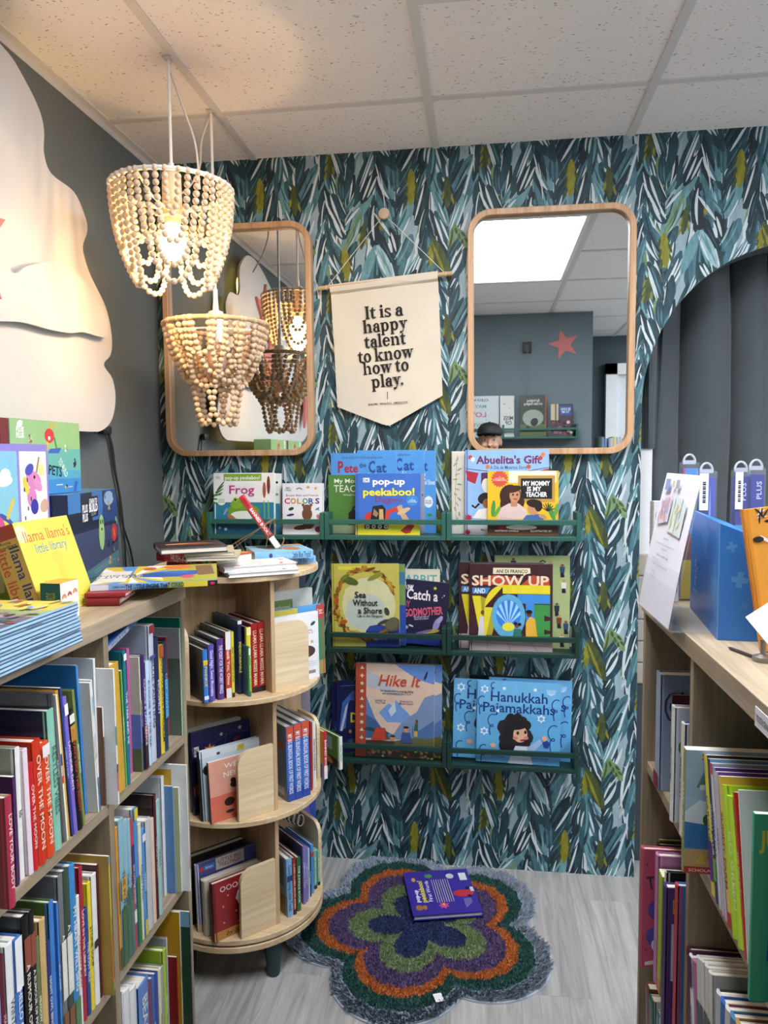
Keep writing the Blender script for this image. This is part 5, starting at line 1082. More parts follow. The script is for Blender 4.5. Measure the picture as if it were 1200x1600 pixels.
NEAR_M = [
 (0, 8, 0, 1502, '#C9ACA8', '#D9B9B0', '', W_, 'dusty pink spine with blue figures', 0, .2, {'band': [(.1, .5, '#8E86B4')]}),
 (8, 18, 0, 1488, '#4A1A26', '#5B1F2E', 'MAROON TALES', '#D9A2A2', 'maroon cloth hardback', 0, .2),
 (20, 31, 0, 1468, '#CDD2D6', '#E2E3E2', 'WINTER BIRDS', '#4A4A4E', 'white hardback with grey lettering', 0, .2),
 (31, 43, -1, 1461, '#3A6AAE', '#4472B6', 'HELLO OCEAN', '#E6ECF4', 'royal blue hardback', 0, .2, {'band': [(.0, .3, '#E4E6E6')]}),
 (46, 56, -4, 1427, '#3A3D42', '#141214', 'A RUMOUR OF PIGS', '#E6DCD2', 'black spine with small coral animals, left copy', 0, .21, {'band': [(.12, .3, '#8A4636'), (.8, .95, '#8A4636')]}),
 (56, 64, -3, 1420, '#4A4D50', '#18161A', 'A RUMOUR OF PIGS', '#E6DCD2', 'black spine with small coral animals, right copy', 0, .21, {'band': [(.12, .3, '#8A4636')]}),
 (65, 70, -4, 1461, '#3E4A2C', '#66744A', 'MEADOW', '#E2E6CE', 'moss green thin book', 0, .2),
 (71, 80, -2, 1433, '#B7965C', '#C9A86E', '', W_, 'tan brown hardback', .0, .21),
 (80, 86, -2, 1468, '#1C2A5E', '#20356E', 'NIGHT OWL BINGO', '#E0E2EA', 'navy book with white dotted border', 0, .19),
 (86, 93, -2, 1404, '#4A6A34', '#3C78C2', '', W_, 'tall blue book with a green back', .004, .22),
 (93, 100, -4, 1410, '#356CB4', '#3F7DC8', 'BIG CAT DREAMS', '#DDE8F4', 'bright blue tall hardback', 0, .22),
 (100, 108, -4, 1352, '#5A5D62', '#6C6E70', 'A LION IN PARIS', W_, 'grey tall spine ending in brown fur, left copy', 0, .24, {'band': [(.38, .72, '#DDD9CE'), (.8, 1, '#7A5236')]}),
 (108, 117, -4, 1350, '#50545A', '#3A4A3A', 'A LION IN PARIS', W_, 'grey tall spine ending in brown fur, right copy', 0, .24, {'band': [(.38, .72, '#DDD9CE'), (.8, 1, '#7A5236')]}),
 (117, 126, -6, 1352, '#2E78B0', '#3D86BE', 'MY HEART WILL SING', '#F0F2F4', 'sea blue spine with white capitals', 0, .23, {'band': [(.8, 1, '#4E7E4A')]}),
 (126, 131, -7, 1402, '#A8A29A', '#E6E2DA', 'STRAWBERRY MOON', '#A8323C', 'white spine with red lettering', 0, .2),
 (131, 137, -6, 1355, '#8A1E30', '#A3263A', 'LOVE IN THE LIBRARY', '#F2D8D8', 'crimson tall spine', 0, .23),
 (138, 143, -4, 1420, '#22346E', '#2A4488', 'THE LOST ISLE', '#D8DEEC', 'dark blue short spine', 0, .2),
 (143, 149, -8, 1383, '#C9B32A', '#E0CB2E', 'STONE SOUP', '#3A3414', 'lemon yellow spine titled STONE SOUP', 0, .2),
 (149, 157, -2, 1365, '#B9BBBC', '#E0DFDC', '', '#2A2A2E', 'white spine with a black paper bird', 0, .21, {'band': [(.5, .56, '#2A2A2E')]}),
 (158, 161, -5, 1350, '#4A1626', '#5E1C30', '', W_, 'dark wine coloured tall spine', 0, .23),
 (163, 176, -9, 1355, '#A8883A', '#D2BC3C', 'HARVEST HOUSE', '#3E4A1E', 'yellow and orange spine jutting out beside the upright', -.02, .22, {'band': [(.55, .9, '#C2702A'), (.9, 1, '#5E8A34'), (0, .06, '#6FA2C4')]}),
]
left_row(SH[1], YL[2] + .009, YL[1] - .009, NEAR_M, "left bookcase's nearer middle shelf", 'spines on the nearer middle shelf of the left bookcase')
FAR_T = [
 (183, 197, -15, 1044, '#B8902E', '#C79C36', '', W_, 'thick mustard yellow book', 0, .2),
 (197, 200, -9, 1049, '#4C8A3C', '#6AA04A', 'GREEN SEASON', '#E8EEC8', 'leaf green thin book', 0, .2),
 (200, 205, -9, 1019, '#0E5A66', '#15707C', 'THE TREE AND ME', '#D8E6E4', 'deep teal spine', 0, .22, {'band': [(.02, .07, '#E8E6E0')]}),
 (205, 209, -3, 1012, '#9A4E84', '#A85A92', '', W_, 'pink topped book set back', .02, .22),
 (209, 221, -6, 1035, '#B7B4A2', '#DAD8C6', 'LETTERS TO VINCENT', '#4A4A3A', 'white spine with a painted garden foot', 0, .2, {'band': [(.38, .48, '#C9B45A'), (.5, .75, '#6E7FB4'), (.75, 1, '#5E6E46')], 'bart': [('r', 0, 0, 1, .5, '#5E76B0'), ('r', 0, 0, 1, .2, '#55663A'), ('e', .4, .55, .3, .06, '#C9B45A')]}),
 (221, 224, -5, 1026, '#15161C', '#1B1B20', 'THE DARK WAS A FRIEND', '#D8D2C2', 'black spine with white lettering', 0, .2),
 (224, 233, -7, 1027, '#1A1830', '#3A1E5E', 'CLARICE & LAWRENCE', '#E2D8EA', 'deep purple spine fading to brown', 0, .2, {'band': [(.62, .72, '#8A4220'), (.72, 1, '#3A1E1A')]}),
 (233, 239, -4, 1034, '#A9C2DC', '#B4CBE4', 'A HOUSE BY THE SEA', '#3A4E72', 'pale blue spine', 0, .2),
 (239, 247, -7, 978, '#8F95A4', '#B9BECC', 'BLUE PAINTING', '#33406A', 'silver grey tall spine with blue wash', 0, .22, {'band': [(.0, .06, '#8A2432'), (.22, .25, '#3E4A8E')]}),
 (248, 254, -6, 997, '#1E2142', '#23264E', 'MOONLIT', '#C9CCE0', 'midnight blue spine', 0, .2),
 (254, 260, -6, 1009, '#B89A26', '#D8BE34', 'HOW TO SOLVE A PROBLEM', '#2A2614', 'yellow spine with an orange head', 0, .19, {'band': [(0, .12, '#C9562E')]}),
 (260, 266, -4, 1002, '#141821', '#153A52', 'DEEP WATER', '#8EC0DC', 'black topped ocean blue spine', 0, .2, {'band': [(.35, .7, '#2C7CB0')]}),
 (266, 268, 0, 992, '#8A2A34', '#9C3A40', '', W_, 'dull red thin book set back', .03, .2),
 (272, 277, -4, 989, '#56685C', '#D8CCA8', 'COUNTRY YEAR', '#6A5A34', 'grey green book with a cream spine', .0, .24, {'bart': [('r', .08, .06, .2, .16, '#D9D7D0'), ('r', .0, .72, 1, 1, '#9A9CA4')]}),
 (278, 284, -5, 970, '#0F6A58', '#159A7E', 'UNDER THE OCEAN WAVES', '#CFE8DE', 'jade green tallest book', 0, .26),
]
left_row(SH[2], YL[1] + .009, YL[0] - .009, FAR_T, "left bookcase's farther top shelf", 'spines on the farther top shelf of the left bookcase')
book('dark blue book lying slanted across the tops of the upright books, left bookcase', T(.425, -1.205, 1.052) @ RX(rad(14)) @ Matrix(((-1, 0, 0, 0), (0, 0, 1, 0), (0, 1, 0, 0), (0, 0, 0, 1))), .18, .19, .011, '#1E3A78', spine='#2A5596', sart=[('r', .55, .05, 1, .95, '#8E97A4'), ('t', 'Bull & Crow', .78, .5, .5, '#23262E', {'w': .36})], group='spines on the farther top shelf of the left bookcase')
FAR_M = [
 (185, 192, -7, 1296, '#C07C22', '#D18E30', 'ORANGE FARM', '#5A3A14', 'orange spine with a green foot', 0, .2, {'band': [(.85, 1, '#4A5A34')]}),
 (192, 200, -8, 1284, '#7EA2AC', '#86AFBE', 'THE POND', '#26404A', 'pond scene spine, leftmost of three matching copies', 0, .2, {'band': [(.4, .55, '#C9A23A'), (.6, 1, '#4A6A4A')]}),
 (200, 206, -8, 1284, '#7EA2AC', '#8AB2BE', 'THE POND', '#26404A', 'pond scene spine, middle of three matching copies', 0, .2, {'band': [(.5, 1, '#4E7262')]}),
 (206, 211, -8, 1283, '#7EA2AC', '#8AB2BE', 'THE POND', '#26404A', 'pond scene spine, rightmost of three matching copies', 0, .2, {'band': [(.5, 1, '#54786A')]}),
 (211, 215, -8, 1281, '#8A2A3A', '#C23A44', 'SIX LITTLE DOGS', '#F0E2DC', 'red and navy patchwork spine', 0, .2, {'band': [(.2, .5, '#2E3F7E'), (.7, .8, '#E8E4DC')]}),
 (215, 221, -8, 1266, '#D8D9D4', '#4C87BE', '', W_, 'blue and yellow topped book', 0, .22, {'band': [(0, .08, '#D6C23A'), (.5, 1, '#3E7A3A')]}),
 (221, 226, -6, 1290, '#C9C4AE', '#D9D5BE', 'FOREST PATH', '#4A5A34', 'cream spine with white sticker', 0, .2),
 (226, 231, -6, 1298, '#3E7EBA', '#4A8FCC', 'WAVES', '#E6EEF4', 'light blue spine with a yellow foot', 0, .2, {'band': [(.85, 1, '#C9BE5A'), (.05, .12, '#E6E6E6')]}),
 (232, 240, -5, 1284, '#A9ABAE', '#BDBFC0', '', W_, 'silver grey thick hardback', 0, .2),
 (240, 245, -5, 1282, '#D6B79E', '#DDBFA6', '', W_, 'peach coloured spine', 0, .2),
 (245, 249, -4, 1242, '#24161A', '#4A1622', 'THE LAST LIGHT', '#D2B8A8', 'very dark maroon tall book', 0, .23),
 (249, 254, -6, 1253, '#7AAAA8', '#9AC4C0', 'GULLS', '#3E6668', 'pale aqua spine', 0, .21),
 (257, 261, -2, 1212, '#C7C9CC', '#D2D4D6', '', W_, 'tall white grey book set back', .02, .25),
 (263, 273, -6, 1242, '#5E86B4', '#6E96C4', '', W_, 'powder blue thick book', 0, .2),
 (278, 284, -4, 1236, '#B4B58A', '#E4E4DC', 'THE GREEN KITE', '#3E8A9E', 'sage book with a white spine and black birds', -.012, .22, {'bart': [('el', .5, .12, .4, .1, 60, '#4C7E2A'), ('el', .25, .82, .1, .03, 20, '#2A2A2A'), ('el', .55, .75, .05, .02, -30, '#777')]}),
 (286, 291, -12, 1213, '#E2E2DE', '#E6E5E0', '', W_, 'tall white book jutting out over the end upright', -.03, .24, {'bart': [('r', .1, .8, .85, .96, '#C9A22E')], 'band': [(.72, .82, '#B98A5A')]}),
]
left_row(SH[1], YL[1] + .009, YL[0] - .009, FAR_M, "left bookcase's farther middle shelf", 'spines on the farther middle shelf of the left bookcase')
FAR_B = [
 (189, 199, 0, 1548, '#DADADC', '#E0E0E2', 'CARDS', '#B23040', 'white and red boxed board books, leftmost of three', 0, .14, {'band': [(.55, .7, '#C23A4A')]}),
 (199, 209, 0, 1543, '#DADADC', '#E0E0E2', 'CARDS', '#B23040', 'white and red boxed board books, middle of three', 0, .14, {'band': [(.45, .6, '#C23A4A')]}),
 (209, 219, 0, 1540, '#DADADC', '#E0E0E2', 'CARDS', '#B23040', 'white and red boxed board books, rightmost of three', 0, .14, {'band': [(.4, .55, '#C23A4A')]}),
 (222, 237, 0, 1537, '#4E7AC2', '#5C86C8', 'BEACH DAY', W_, 'blue thick book fading to yellow', 0, .16, {'band': [(.5, 1, '#C2BE62')], 'bart': [('r', 0, 0, 1, .5, '#C2BE62')]}),
 (237, 241, 0, 1530, '#5E2232', '#8A3A4A', '', W_, 'dusty maroon thin book', 0, .18),
 (241, 246, 0, 1524, '#3E5E9A', '#3A66AC', 'RIVER', '#DCE4F0', 'medium blue spine with white lettering', 0, .19),
 (246, 251, 0, 1517, '#2C3A86', '#34479A', '', W_, 'cobalt blue spine', 0, .19),
 (251, 256, 0, 1511, '#C6BE9A', '#DDD6B0', 'HIVE', '#7A6A2A', 'cream yellow spine', 0, .19),
 (256, 259, 0, 1505, '#8A9298', '#9FA8AE', '', W_, 'blue grey thin spine', .0, .2),
 (259, 264, 0, 1480, '#8CA81E', '#A3BE2E', 'GROW', '#EEF2CE', 'lime green tall book', .0, .2),
 (264, 266, 0, 1460, '#A4A8AA', '#B8BCBE', '', W_, 'silver thin book set back', .02, .22),
 (266, 270, 0, 1512, '#8A1C22', '#A8242A', '', W_, 'dark red short book', 0, .17),
 (277, 283, -3, 1424, '#B98A1E', '#E4E2DA', 'SUGAR SKULLS', '#3A3A3A', 'mustard book with grey skulls and a white spine', -.008, .22, {'bart': [('e', .55, .85, .2, .08, '#B9B9B4'), ('e', .55, .6, .2, .08, '#B9B9B4'), ('e', .55, .35, .2, .08, '#B9B9B4')] + [('e', .5 + .1 * k, .86 - .25 * j, .03, .015, '#26262A') for k in (0, 1) for j in (0, 1, 2)]}),
 (286, 292, -3, 1398, '#1E3E2C', '#2A3230', 'JUNGLE', '#7E8A7A', 'dark green jungle book jutting over the end upright', -.03, .22, {'bart': [('el', rs.uniform(.1, .9), rs.uniform(.05, .85), .2, .06, rs.uniform(0, 180), rs.choice(('#2E5E34', '#3A7040', '#1B3A2A', '#4A8048'))) for _ in range(22)] + [('r', 0, .88, 1, 1, '#6E9AB0'), ('r', .05, .04, .4, .12, '#D8D8D4')]}),
]
left_row(SH[0], YL[1] + .009, YL[0] - .009, FAR_B, "left bookcase's farther bottom shelf", 'spines on the farther bottom shelf of the left bookcase')
# ---- right bookcase
RT_FAR = [
 (1023, 1029, 0, 1043, '#8A9AB8', '#9AA8C4', '', W_, 'grey blue cover with a dark spiral', 0, .22, {'band': [(.86, 1, '#8A2434')], 'art': [('ln', [(.11 + .005 * t * math.cos(t * .7), .74 + .009 * t * math.sin(t * .7)) for t in range(20)], .02, '#2E3A5A'), ('t', 'Love', .16, .58, .03, '#33405E', {'w': .2, 'sh': .3})]}),
 (1036, 1041, 0, 1068, '#5A2238', '#B8B23A', '', W_, 'wine and yellow edged thin book', .02, .2),
 (1047, 1051, 0, 1096, '#C9CDD2', '#D6D9DC', 'BLOOM', '#5E7E3A', 'white cover with a green looping vine', -.004, .2, {'art': [('ln', [(.1 + .06 * math.sin(t * .5), .45 + .022 * t) for t in range(14)], .03, '#5E7E34'), ('el', .14, .78, .05, .03, 30, '#6E8E3A'), ('el', .12, .3, .06, .03, 0, '#222')]}),
 (1062, 1066, 0, 1122, '#3E5C9A', '#D4D2C6', 'PARK DAY', '#3A3A3A', 'small blue cover with a cream spine', 0, .17, {'art': [('ln', [(.3 + .1 * math.cos(t), .6 + .06 * math.sin(t)) for t in range(7)], .02, '#B9C8E4')]}),
]
right_row(SH[2], YR[0] - .009, YR[1] + .009, RT_FAR, "right bookcase's farther top shelf", 'spines on the farther top shelf of the right bookcase')
house = [('r', 0, 0, 1, 1, '#A3BFD6'), ('r', 0, .62, 1, 1, '#9DB8D2'), ('p', [(0, .5), (.2, .6), (.35, .58), (.5, .45), (.5, .3), (0, .3)], '#DDE4EA'), ('p', [(0, .18), (0, .42), (.3, .4), (.55, .3), (.5, .15)], '#3E78B4'), ('r', 0, .04, 1, .2, '#C2A26A'), ('r', 0, 0, 1, .055, '#B5322A'), ('t', 'SCHOLASTIC', .3, .027, .02, '#F2E4E0', {'w': .4, 'bold': .01}), ('t', 'Sand Island', .62, .95, .045, '#B5342C', {'w': .5, 'bold': .02}),
         ('p', [(.15, .7), (.34, .93), (.52, .7)], '#5E8276'), ('p', [(.2, .68), (.5, .7), (.5, .74), (.2, .72)], '#E4E6E2'), ('r', .34, .3, .46, .7, '#D6D4D0')] + [('ln', [(.34, .34 + .06 * i), (.46, .34 + .06 * i)], .01, '#6A6E72') for i in range(6)] + [('r', .5, .4, .54, .74, '#E2E4E4'), ('el', .3, .44, .05, .05, 0, '#3E6A46'), ('el', .47, .42, .04, .035, 0, '#2A2A26'), ('p', [(.3, .12), (.38, .3), (.46, .32), (.52, .12)], '#C28A3A'), ('p', [(.38, .22), (.38, .32), (.5, .32), (.5, .22)], '#B85238'), ('p', [(.15, .08), (.25, .18), (.3, .08)], '#D6B44A'), ('el', .42, .1, .06, .03, 0, '#3A4A3A')]
def shrink(art, k, keep=1):
    o = []
    for i, q in enumerate(art):
        if i < keep or q[0] == 'r' and q[1] == 0: o.append(q); continue
        q = list(q)
        if q[0] == 'r': q[1] *= k; q[3] *= k
        elif q[0] in ('e', 'el'): q[1] *= k; q[3] *= k
        elif q[0] in ('p', 'ln'): q[1] = [(x * k, y) for x, y in q[1]]
        elif q[0] == 't': q[2] *= k
        o.append(tuple(q))
    return o
house = shrink(house, .62)
junie = [('r', 0, 0, 1, 1, '#3FAF86'), ('t', 'JUNIE B.', .245, .87, .075, '#E2CE3A', {'w': .42, 'bold': .03}), ('p', [(.1, .22), (.11, .42), (.17, .46), (.24, .42), (.25, .2)], '#3E5EA8'), ('el', .17, .58, .05, .05, 0, '#C9B28A'), ('el', .17, .49, .05, .04, 0, '#E0DCD8'), ('el', .15, .42, .03, .03, 0, '#5A3F8E'), ('r', .12, .0, .8, .15, '#5A4AA0')]
RT_NEAR = [
 (1078, 1082, 0, 1148, '#C4B6A4', '#B0485A', '', W_, 'pink spined book behind the beach house cover', .012, .2),
 (1083, 1086, 0, 1150, '#B9AA98', '#A84A52', '', W_, 'thinner pink spined book behind the beach house', .02, .2),
 (1064, 1068, 0, 1160, '#A3BFD6', '#8A9A5A', 'SAND ISLAND', W_, 'paperback with a white beach house under blue sky', -.026, .17, {'art': house, 'hard': False}),
 (1112, 1118, -14, 1177, '#24222E', '#D8CC34', 'CAROUSEL', '#3A2A5E', 'yellow thin spine turning purple at its foot', 0, .17, {'band': [(.62, .9, '#4E2A86')], 'hard': False}),
 (1118, 1123, -14, 1184, '#5E8CB0', '#2A2A50', 'BEACH CLUB', '#E0E0E8', 'navy and light blue thin paperback', 0, .17, {'hard': False, 'band': [(.7, .85, '#6AB04A')]}),
 (1123, 1128, -14, 1192, '#8FA0BA', '#C9CFD9', 'SNOW DAY', '#44506E', 'pale grey blue thin paperback', 0, .17, {'hard': False, 'band': [(.0, .08, '#B8404A')]}),
 (1128, 1132, -14, 1199, '#4A2A7A', '#C9B6C4', 'PARTY', '#8A3A5E', 'purple cover with a white dotted spine', 0, .17, {'hard': False}),
 (1132, 1137, -15, 1205, '#5A3A8E', '#B8B8C2', '', W_, 'violet cover with a grey spine', 0, .17, {'hard': False}),
 (1138, 1145, -16, 1212, '#C9A23A', '#DDC258', 'SUNNY FARM', '#7A5A1A', 'golden yellow paperback with a red foot', 0, .18, {'hard': False, 'band': [(.9, 1, '#B8322E')]}),
 (1146, 1153, -17, 1226, '#9CBF2A', '#A8CC2E', '', W_, 'lime green book, thinner back copy', 0, .2),
 (1153, 1163, -24, 1233, '#9CC228', '#AFD232', 'GO GREEN', '#E9F2C4', 'lime green thick book, front copy', 0, .18),
 (1163, 1167, -22, 1232, '#B22A26', '#C2322C', 'THE RED RUN', '#F0D2C8', 'bright red paperback', 0, .18, {'hard': False}),
 (1167, 1169, -14, 1234, '#D8D6D2', '#DAD8D2', '', K_, 'white paperback with black lettering', 0, .18, {'hard': False, 'art': [('t', 'ella', .4, .9, .07, '#2A1A24', {'w': .5, 'bold': .03})]}),
 (1168, 1171, 0, 1257, '#45C296', '#3DAA84', '', W_, 'sea green paperback with yellow capitals', -.02, .17, {'art': junie, 'hard': False, 'upright': 1}),
]
right_row(SH[2], YR[1] - .009, YR[2] + .009, RT_NEAR, "right bookcase's nearer top shelf", 'spines on the nearer top shelf of the right bookcase')
pinkc = [('r', 0, 0, 1, 1, '#B04A62'), ('t', 'TINA', .24, .74, .09, '#3A2440', {'w': .4, 'rot': 10})] + [('e', rs.uniform(.05, .95), rs.uniform(.1, .97), .015, .01, '#7A2A4A') for _ in range(26)] + [('el', .16, .5, .12, .09, 80, '#4A4A9A'), ('el', .15, .27, .12, .1, 90, '#4A4A9A'), ('e', .16, .2, .05, .05, '#C9CCDA'), ('p', [(.04, .05), (.3, .1), (.3, .06), (.04, .02)], '#D6D2CE')]
RM_FAR = [
 (1020, 1023, 0, 1289, '#8A8426', '#A39A2C', '', W_, 'dull yellow book set back behind the pink cover', .035, .18),
 (1024, 1027, 0, 1309, '#20201E', '#26241F', '', W_, 'black thin book set back', .03, .18),
 (1003, 1006, 0, 1322, '#B04A62', '#B04A62', '', W_, 'rose pink cover with a spotted purple slide', -.03, .16, {'art': pinkc}),
 (1027, 1031, -1, 1332, '#A86A9A', '#B87AA8', '', W_, 'pink spotted cover set behind the rose one', -.012, .17, {'art': [('e', rs.uniform(.05, .95), rs.uniform(.1, .97), .03, .02, '#A3264E') for _ in range(18)]}),
 (1033, 1036, 0, 1343, '#3A2228', '#4E2A30', '', W_, 'dark brown thin book', .02, .18),
 (1032, 1039, -2, 1359, '#9CB822', '#A6C22A', '', W_, 'lime green slim paperback with an orange foot', -.012, .16, {'band': [(.88, 1, '#C2742A')], 'hard': False}),
 (1041, 1045, 0, 1364, '#26242A', '#C9C7C0', '', K_, 'white spotted black thin book', -.008, .17),
 (1043, 1048, 0, 1392, '#4E3474', '#3E2A5E', '', W_, 'dusky purple cover with a pale label', -.024, .16, {'art': [('r', .07, .82, .4, .92, '#B8A23A'), ('t', 'OSCAR', .23, .87, .05, '#3A2A1A', {'w': .3, 'bold': .02}), ('r', .06, .35, .6, .75, '#B9BCC6'), ('t', 'I', .7, .55, .1, '#3A3A4A', {'w': .2})]}),
 (1063, 1067, 0, 1394, '#3A6AA4', '#B23A44', '', W_, 'blue cover with a red foot at the upright', -.012, .16),
]
right_row(SH[1], YR[0] - .009, YR[1] + .009, RM_FAR, "right bookcase's farther middle shelf", 'spines on the farther middle shelf of the right bookcase')
RM_NEAR = [
 (1078, 1082, -12, 1459, '#4A1220', '#56182A', '', W_, 'wine red thick book', .0, .22),
 (1082, 1088, -12, 1470, '#4A1A5A', '#D6D9DC', 'PIER', '#4A6AA8', 'purple topped spine with a beach picture', 0, .2, {'band': [(0, .25, '#4A1A5A'), (.7, .85, '#6A8ABA'), (.85, 1, '#B8323A')]}),
 (1088, 1094, -10, 1484, '#9A5A86', '#A8648E', '', W_, 'mauve pink spine', 0, .2),
 (1094, 1099, -6, 1489, '#D2D0C8', '#C9C8C2', 'GRIMM', '#4A4A4A', 'off white pictured spine, first of set', 0, .2, {'band': [(.3, .9, '#3A4248')]}),
 (1099, 1104, -4, 1497, '#D2D0C8', '#C9C8C2', 'GRIMM', '#4A4A4A', 'off white pictured spine, second of set', 0, .2, {'band': [(.3, .9, '#343C44')]}),
 (1104, 1109, -2, 1505, '#D2D0C8', '#C4C4BE', 'GRIMM', '#4A4A4A', 'off white pictured spine, third of set', 0, .2, {'band': [(.3, .9, '#3A4248')]}),
 (1109, 1114, -1, 1515, '#D2D0C8', '#C9C8C2', 'GRIMM', '#4A4A4A', 'off white pictured spine, last of set', 0, .2, {'band': [(.3, .9, '#3A4248')]}),
 (1114, 1120, 0, 1530, '#2A2C30', '#B9BCC2', '', K_, 'black book with a grey spine', 0, .2),
 (1120, 1127, 0, 1541, '#24509A', '#2E62AE', '', W_, 'strong blue thick book', 0, .2),
 (1127, 1134, 0, 1552, '#7A3A48', '#CDCAC4', '', W_, 'white spined book with a wine back', 0, .2),
 (1134, 1142, 0, 1562, '#34688A', '#4A7CA8', '', W_, 'steel blue spine', 0, .2),
 (1142, 1150, 0, 1572, '#8A6A3A', '#A88A4A', '', W_, 'ochre brown spine', 0, .2),
 (1150, 1160, 0, 1583, '#5A2A5A', '#8A4A7A', '', W_, 'plum coloured short spine', 0, .2),
]
right_row(SH[1], YR[1] - .009, YR[2] + .009, RM_NEAR, "right bookcase's nearer middle shelf", 'spines on the nearer middle shelf of the right bookcase')
RB_FAR = [
 (1012, 1017, -3, 1534, '#7A4A2A', '#6A4028', '', W_, 'copper brown book', 0, .2),
 (1017, 1022, -2, 1553, '#CFCFC8', '#2E6A62', '', W_, 'dark teal spine with white pages', 0, .19),
 (1022, 1027, 0, 1564, '#C9C4AA', '#3A6E6A', '', W_, 'teal spine with cream pages', 0, .19),
 (1027, 1031, 0, 1575, '#3E7E80', '#C9C9C2', '', W_, 'white spine with a teal cover', 0, .19),
 (1031, 1036, 0, 1585, '#4A8A8E', '#22383A', '', W_, 'blackish green short spine', 0, .19),
]
right_row(SH[0], YR[0] - .009, YR[1] + .009, RB_FAR, "right bookcase's farther bottom shelf", 'spines on the farther bottom shelf of the right bookcase')

# ================================================================== books on the revolving case
RCW = T(RCX, RCY, 0) @ RZ(TH); D1 = Vector((math.cos(TH), math.sin(TH), 0)); D2 = Vector((-math.sin(TH), math.cos(TH), 0)); RC0 = Vector((RCX, RCY, 0))
def rp(px, py, p):
    q = atp(px, py, RC0 + D1 * p, D1); return (q - RC0).dot(D2), q.z
def tier_spines(zs, ybot, rows, where, group, lo=-.188, hi=.19):
    prev = lo; pphi = .3; iv = []
    for b in rows:
        a = max(rp(b[0], ybot, b[4])[0], prev + .001); c = max(rp(b[1], ybot, b[4])[0], a + .006); iv.append((a, c)); prev = c
    if prev > hi - .001:
        s0 = iv[0][0]; f = (hi - .001 - s0) / (prev - s0); iv = [(s0 + (a - s0) * f, s0 + (c - s0) * f) for a, c in iv]
    for b, (a, c) in zip(rows, iv):
        x0, x1, dx, yt, p, back, sp, title, tc, label = b[:10]; W = b[10] if len(b) > 10 else .15; opt = b[11] if len(b) > 11 else {}
        ts, tz = rp(x0 + dx, yt, p); h = tz - zs; phi = max(0, min(math.atan2(a - ts, h) if dx else 0, pphi)); pphi = phi
        Hb = h / math.cos(phi); Tk = (c - a) * math.cos(phi)
        st = spine_title(title, tc, .46, w=.8) if title else []
        if 'band' in opt: st = [('r', q[0], .02, q[1], .98, q[2]) for q in opt['band']] + st
        book(label, RCW @ T(p, a, zs + .0005) @ RX(phi) @ T(0, Tk, 0) @ RZ(PI), W, Hb, Tk, back, spine=sp, back=back, sart=st, bart=opt.get('bart', ()), hard=opt.get('hard', True), group=group)
G1 = 'spines on the top tier of the revolving bookcase'
tier_spines(RT[2], 1090, [
 (319, 327, -3, 1016, .165, '#3A3E44', '#3E7CC8', 'TWINKLE', '#E8D24A', 'bright blue spine at the left end of the revolving top tier', .13, {'band': [(.2, .3, '#D2B43A'), (.88, .95, '#DDE4F0')]}),
 (328, 338, -3, 1008, .168, '#6E7078', '#5A4FA8', 'Good Night, Sweet Mountains', '#E2DCF2', 'violet blue spine second on the revolving top tier', .14),
 (343, 354, -3, 999, .168, '#4A4A52', '#54367E', 'THE POINT FOR THE WORRY WINGS', '#E4DAF0', 'deep purple spine third on the revolving top tier', .14),
 (357, 366, -2, 987, .17, '#3E4A44', '#C2432E', 'Thank You, Omu', '#F2E2D4', 'red spine with white ends on the revolving top tier', .15, {'band': [(0, .27, '#E2E2DE'), (.85, 1, '#D8D8D2')]}),
 (366, 372, -2, 987, .172, '#C9C4A0', '#D9C93A', 'HOW TO CATCH A STAR', '#3A3A2A', 'yellow spine with black foot on the revolving top tier', .15, {'band': [(.93, 1, '#1E1E1E')]}),
 (379, 386, -1, 969, .160, '#34506A', '#1B2440', 'INDESCRIBABLE', '#E6D84A', 'tall steel blue book with yellow INDESCRIBABLE spine', .15, {'bart': [('t', 'WHAT A WONDERFUL', .5, .85, .04, '#1E3448', {'w': .6})], 'band': [(0, .05, '#D8DCE0')]}),
 (380, 391, 0, 1013, .195, '#3E6480', '#57A857', 'The way to Feel', '#E9F2DC', 'small green spined book jutting out on the revolving top tier', .12, {'band': [(.02, .16, '#D8E4DC'), (.9, 1, '#2E5A7A')], 'bart': [('e', .5, .55, .15, .1, '#C27A3A'), ('r', .1, .08, .5, .3, '#5E7E96')]}),
 (392, 401, -2, 980, .172, '#2A2440', '#D9CB3E', 'Joyful Joyful', '#2A2418', 'lemon yellow Joyful spine on the revolving top tier', .15, {'band': [(.0, .12, '#EFE7A0')]}),
 (402, 413, -1, 974, .172, '#7A1A20', '#9E2226', 'LLAMA LLAMA MISSES MAMA', '#EBC9A0', 'dark red thick spine, left of the pair on the top tier', .17, {'band': [(.92, 1, '#1A1416')]}),
 (413, 424, 0, 971, .172, '#7A1A20', '#A02428', 'LLAMA LLAMA MISSES MAMA', '#EBC9A0', 'dark red thick spine, right of the pair beside the divider', .17, {'band': [(.92, 1, '#1A1416')]}),
], 'top tier', G1, hi=-.007)
G2 = 'spines on the middle tier of the revolving bookcase'
tri = {'band': [(0, .2, '#C8502E'), (.83, 1, '#2446A0')], 'bart': [('r', 0, 0, 1, 1, '#6C7682'), ('r', .06, .06, .9, .16, '#A6ABAF'), ('e', .8, .72, .13, .05, '#A85A42'), ('el', .55, .55, .1, .03, 40, '#5E7A4A'), ('el', .5, .3, .05, .06, 0, '#2A2E34'), ('e', .3, .85, .12, .05, '#55606C')]}
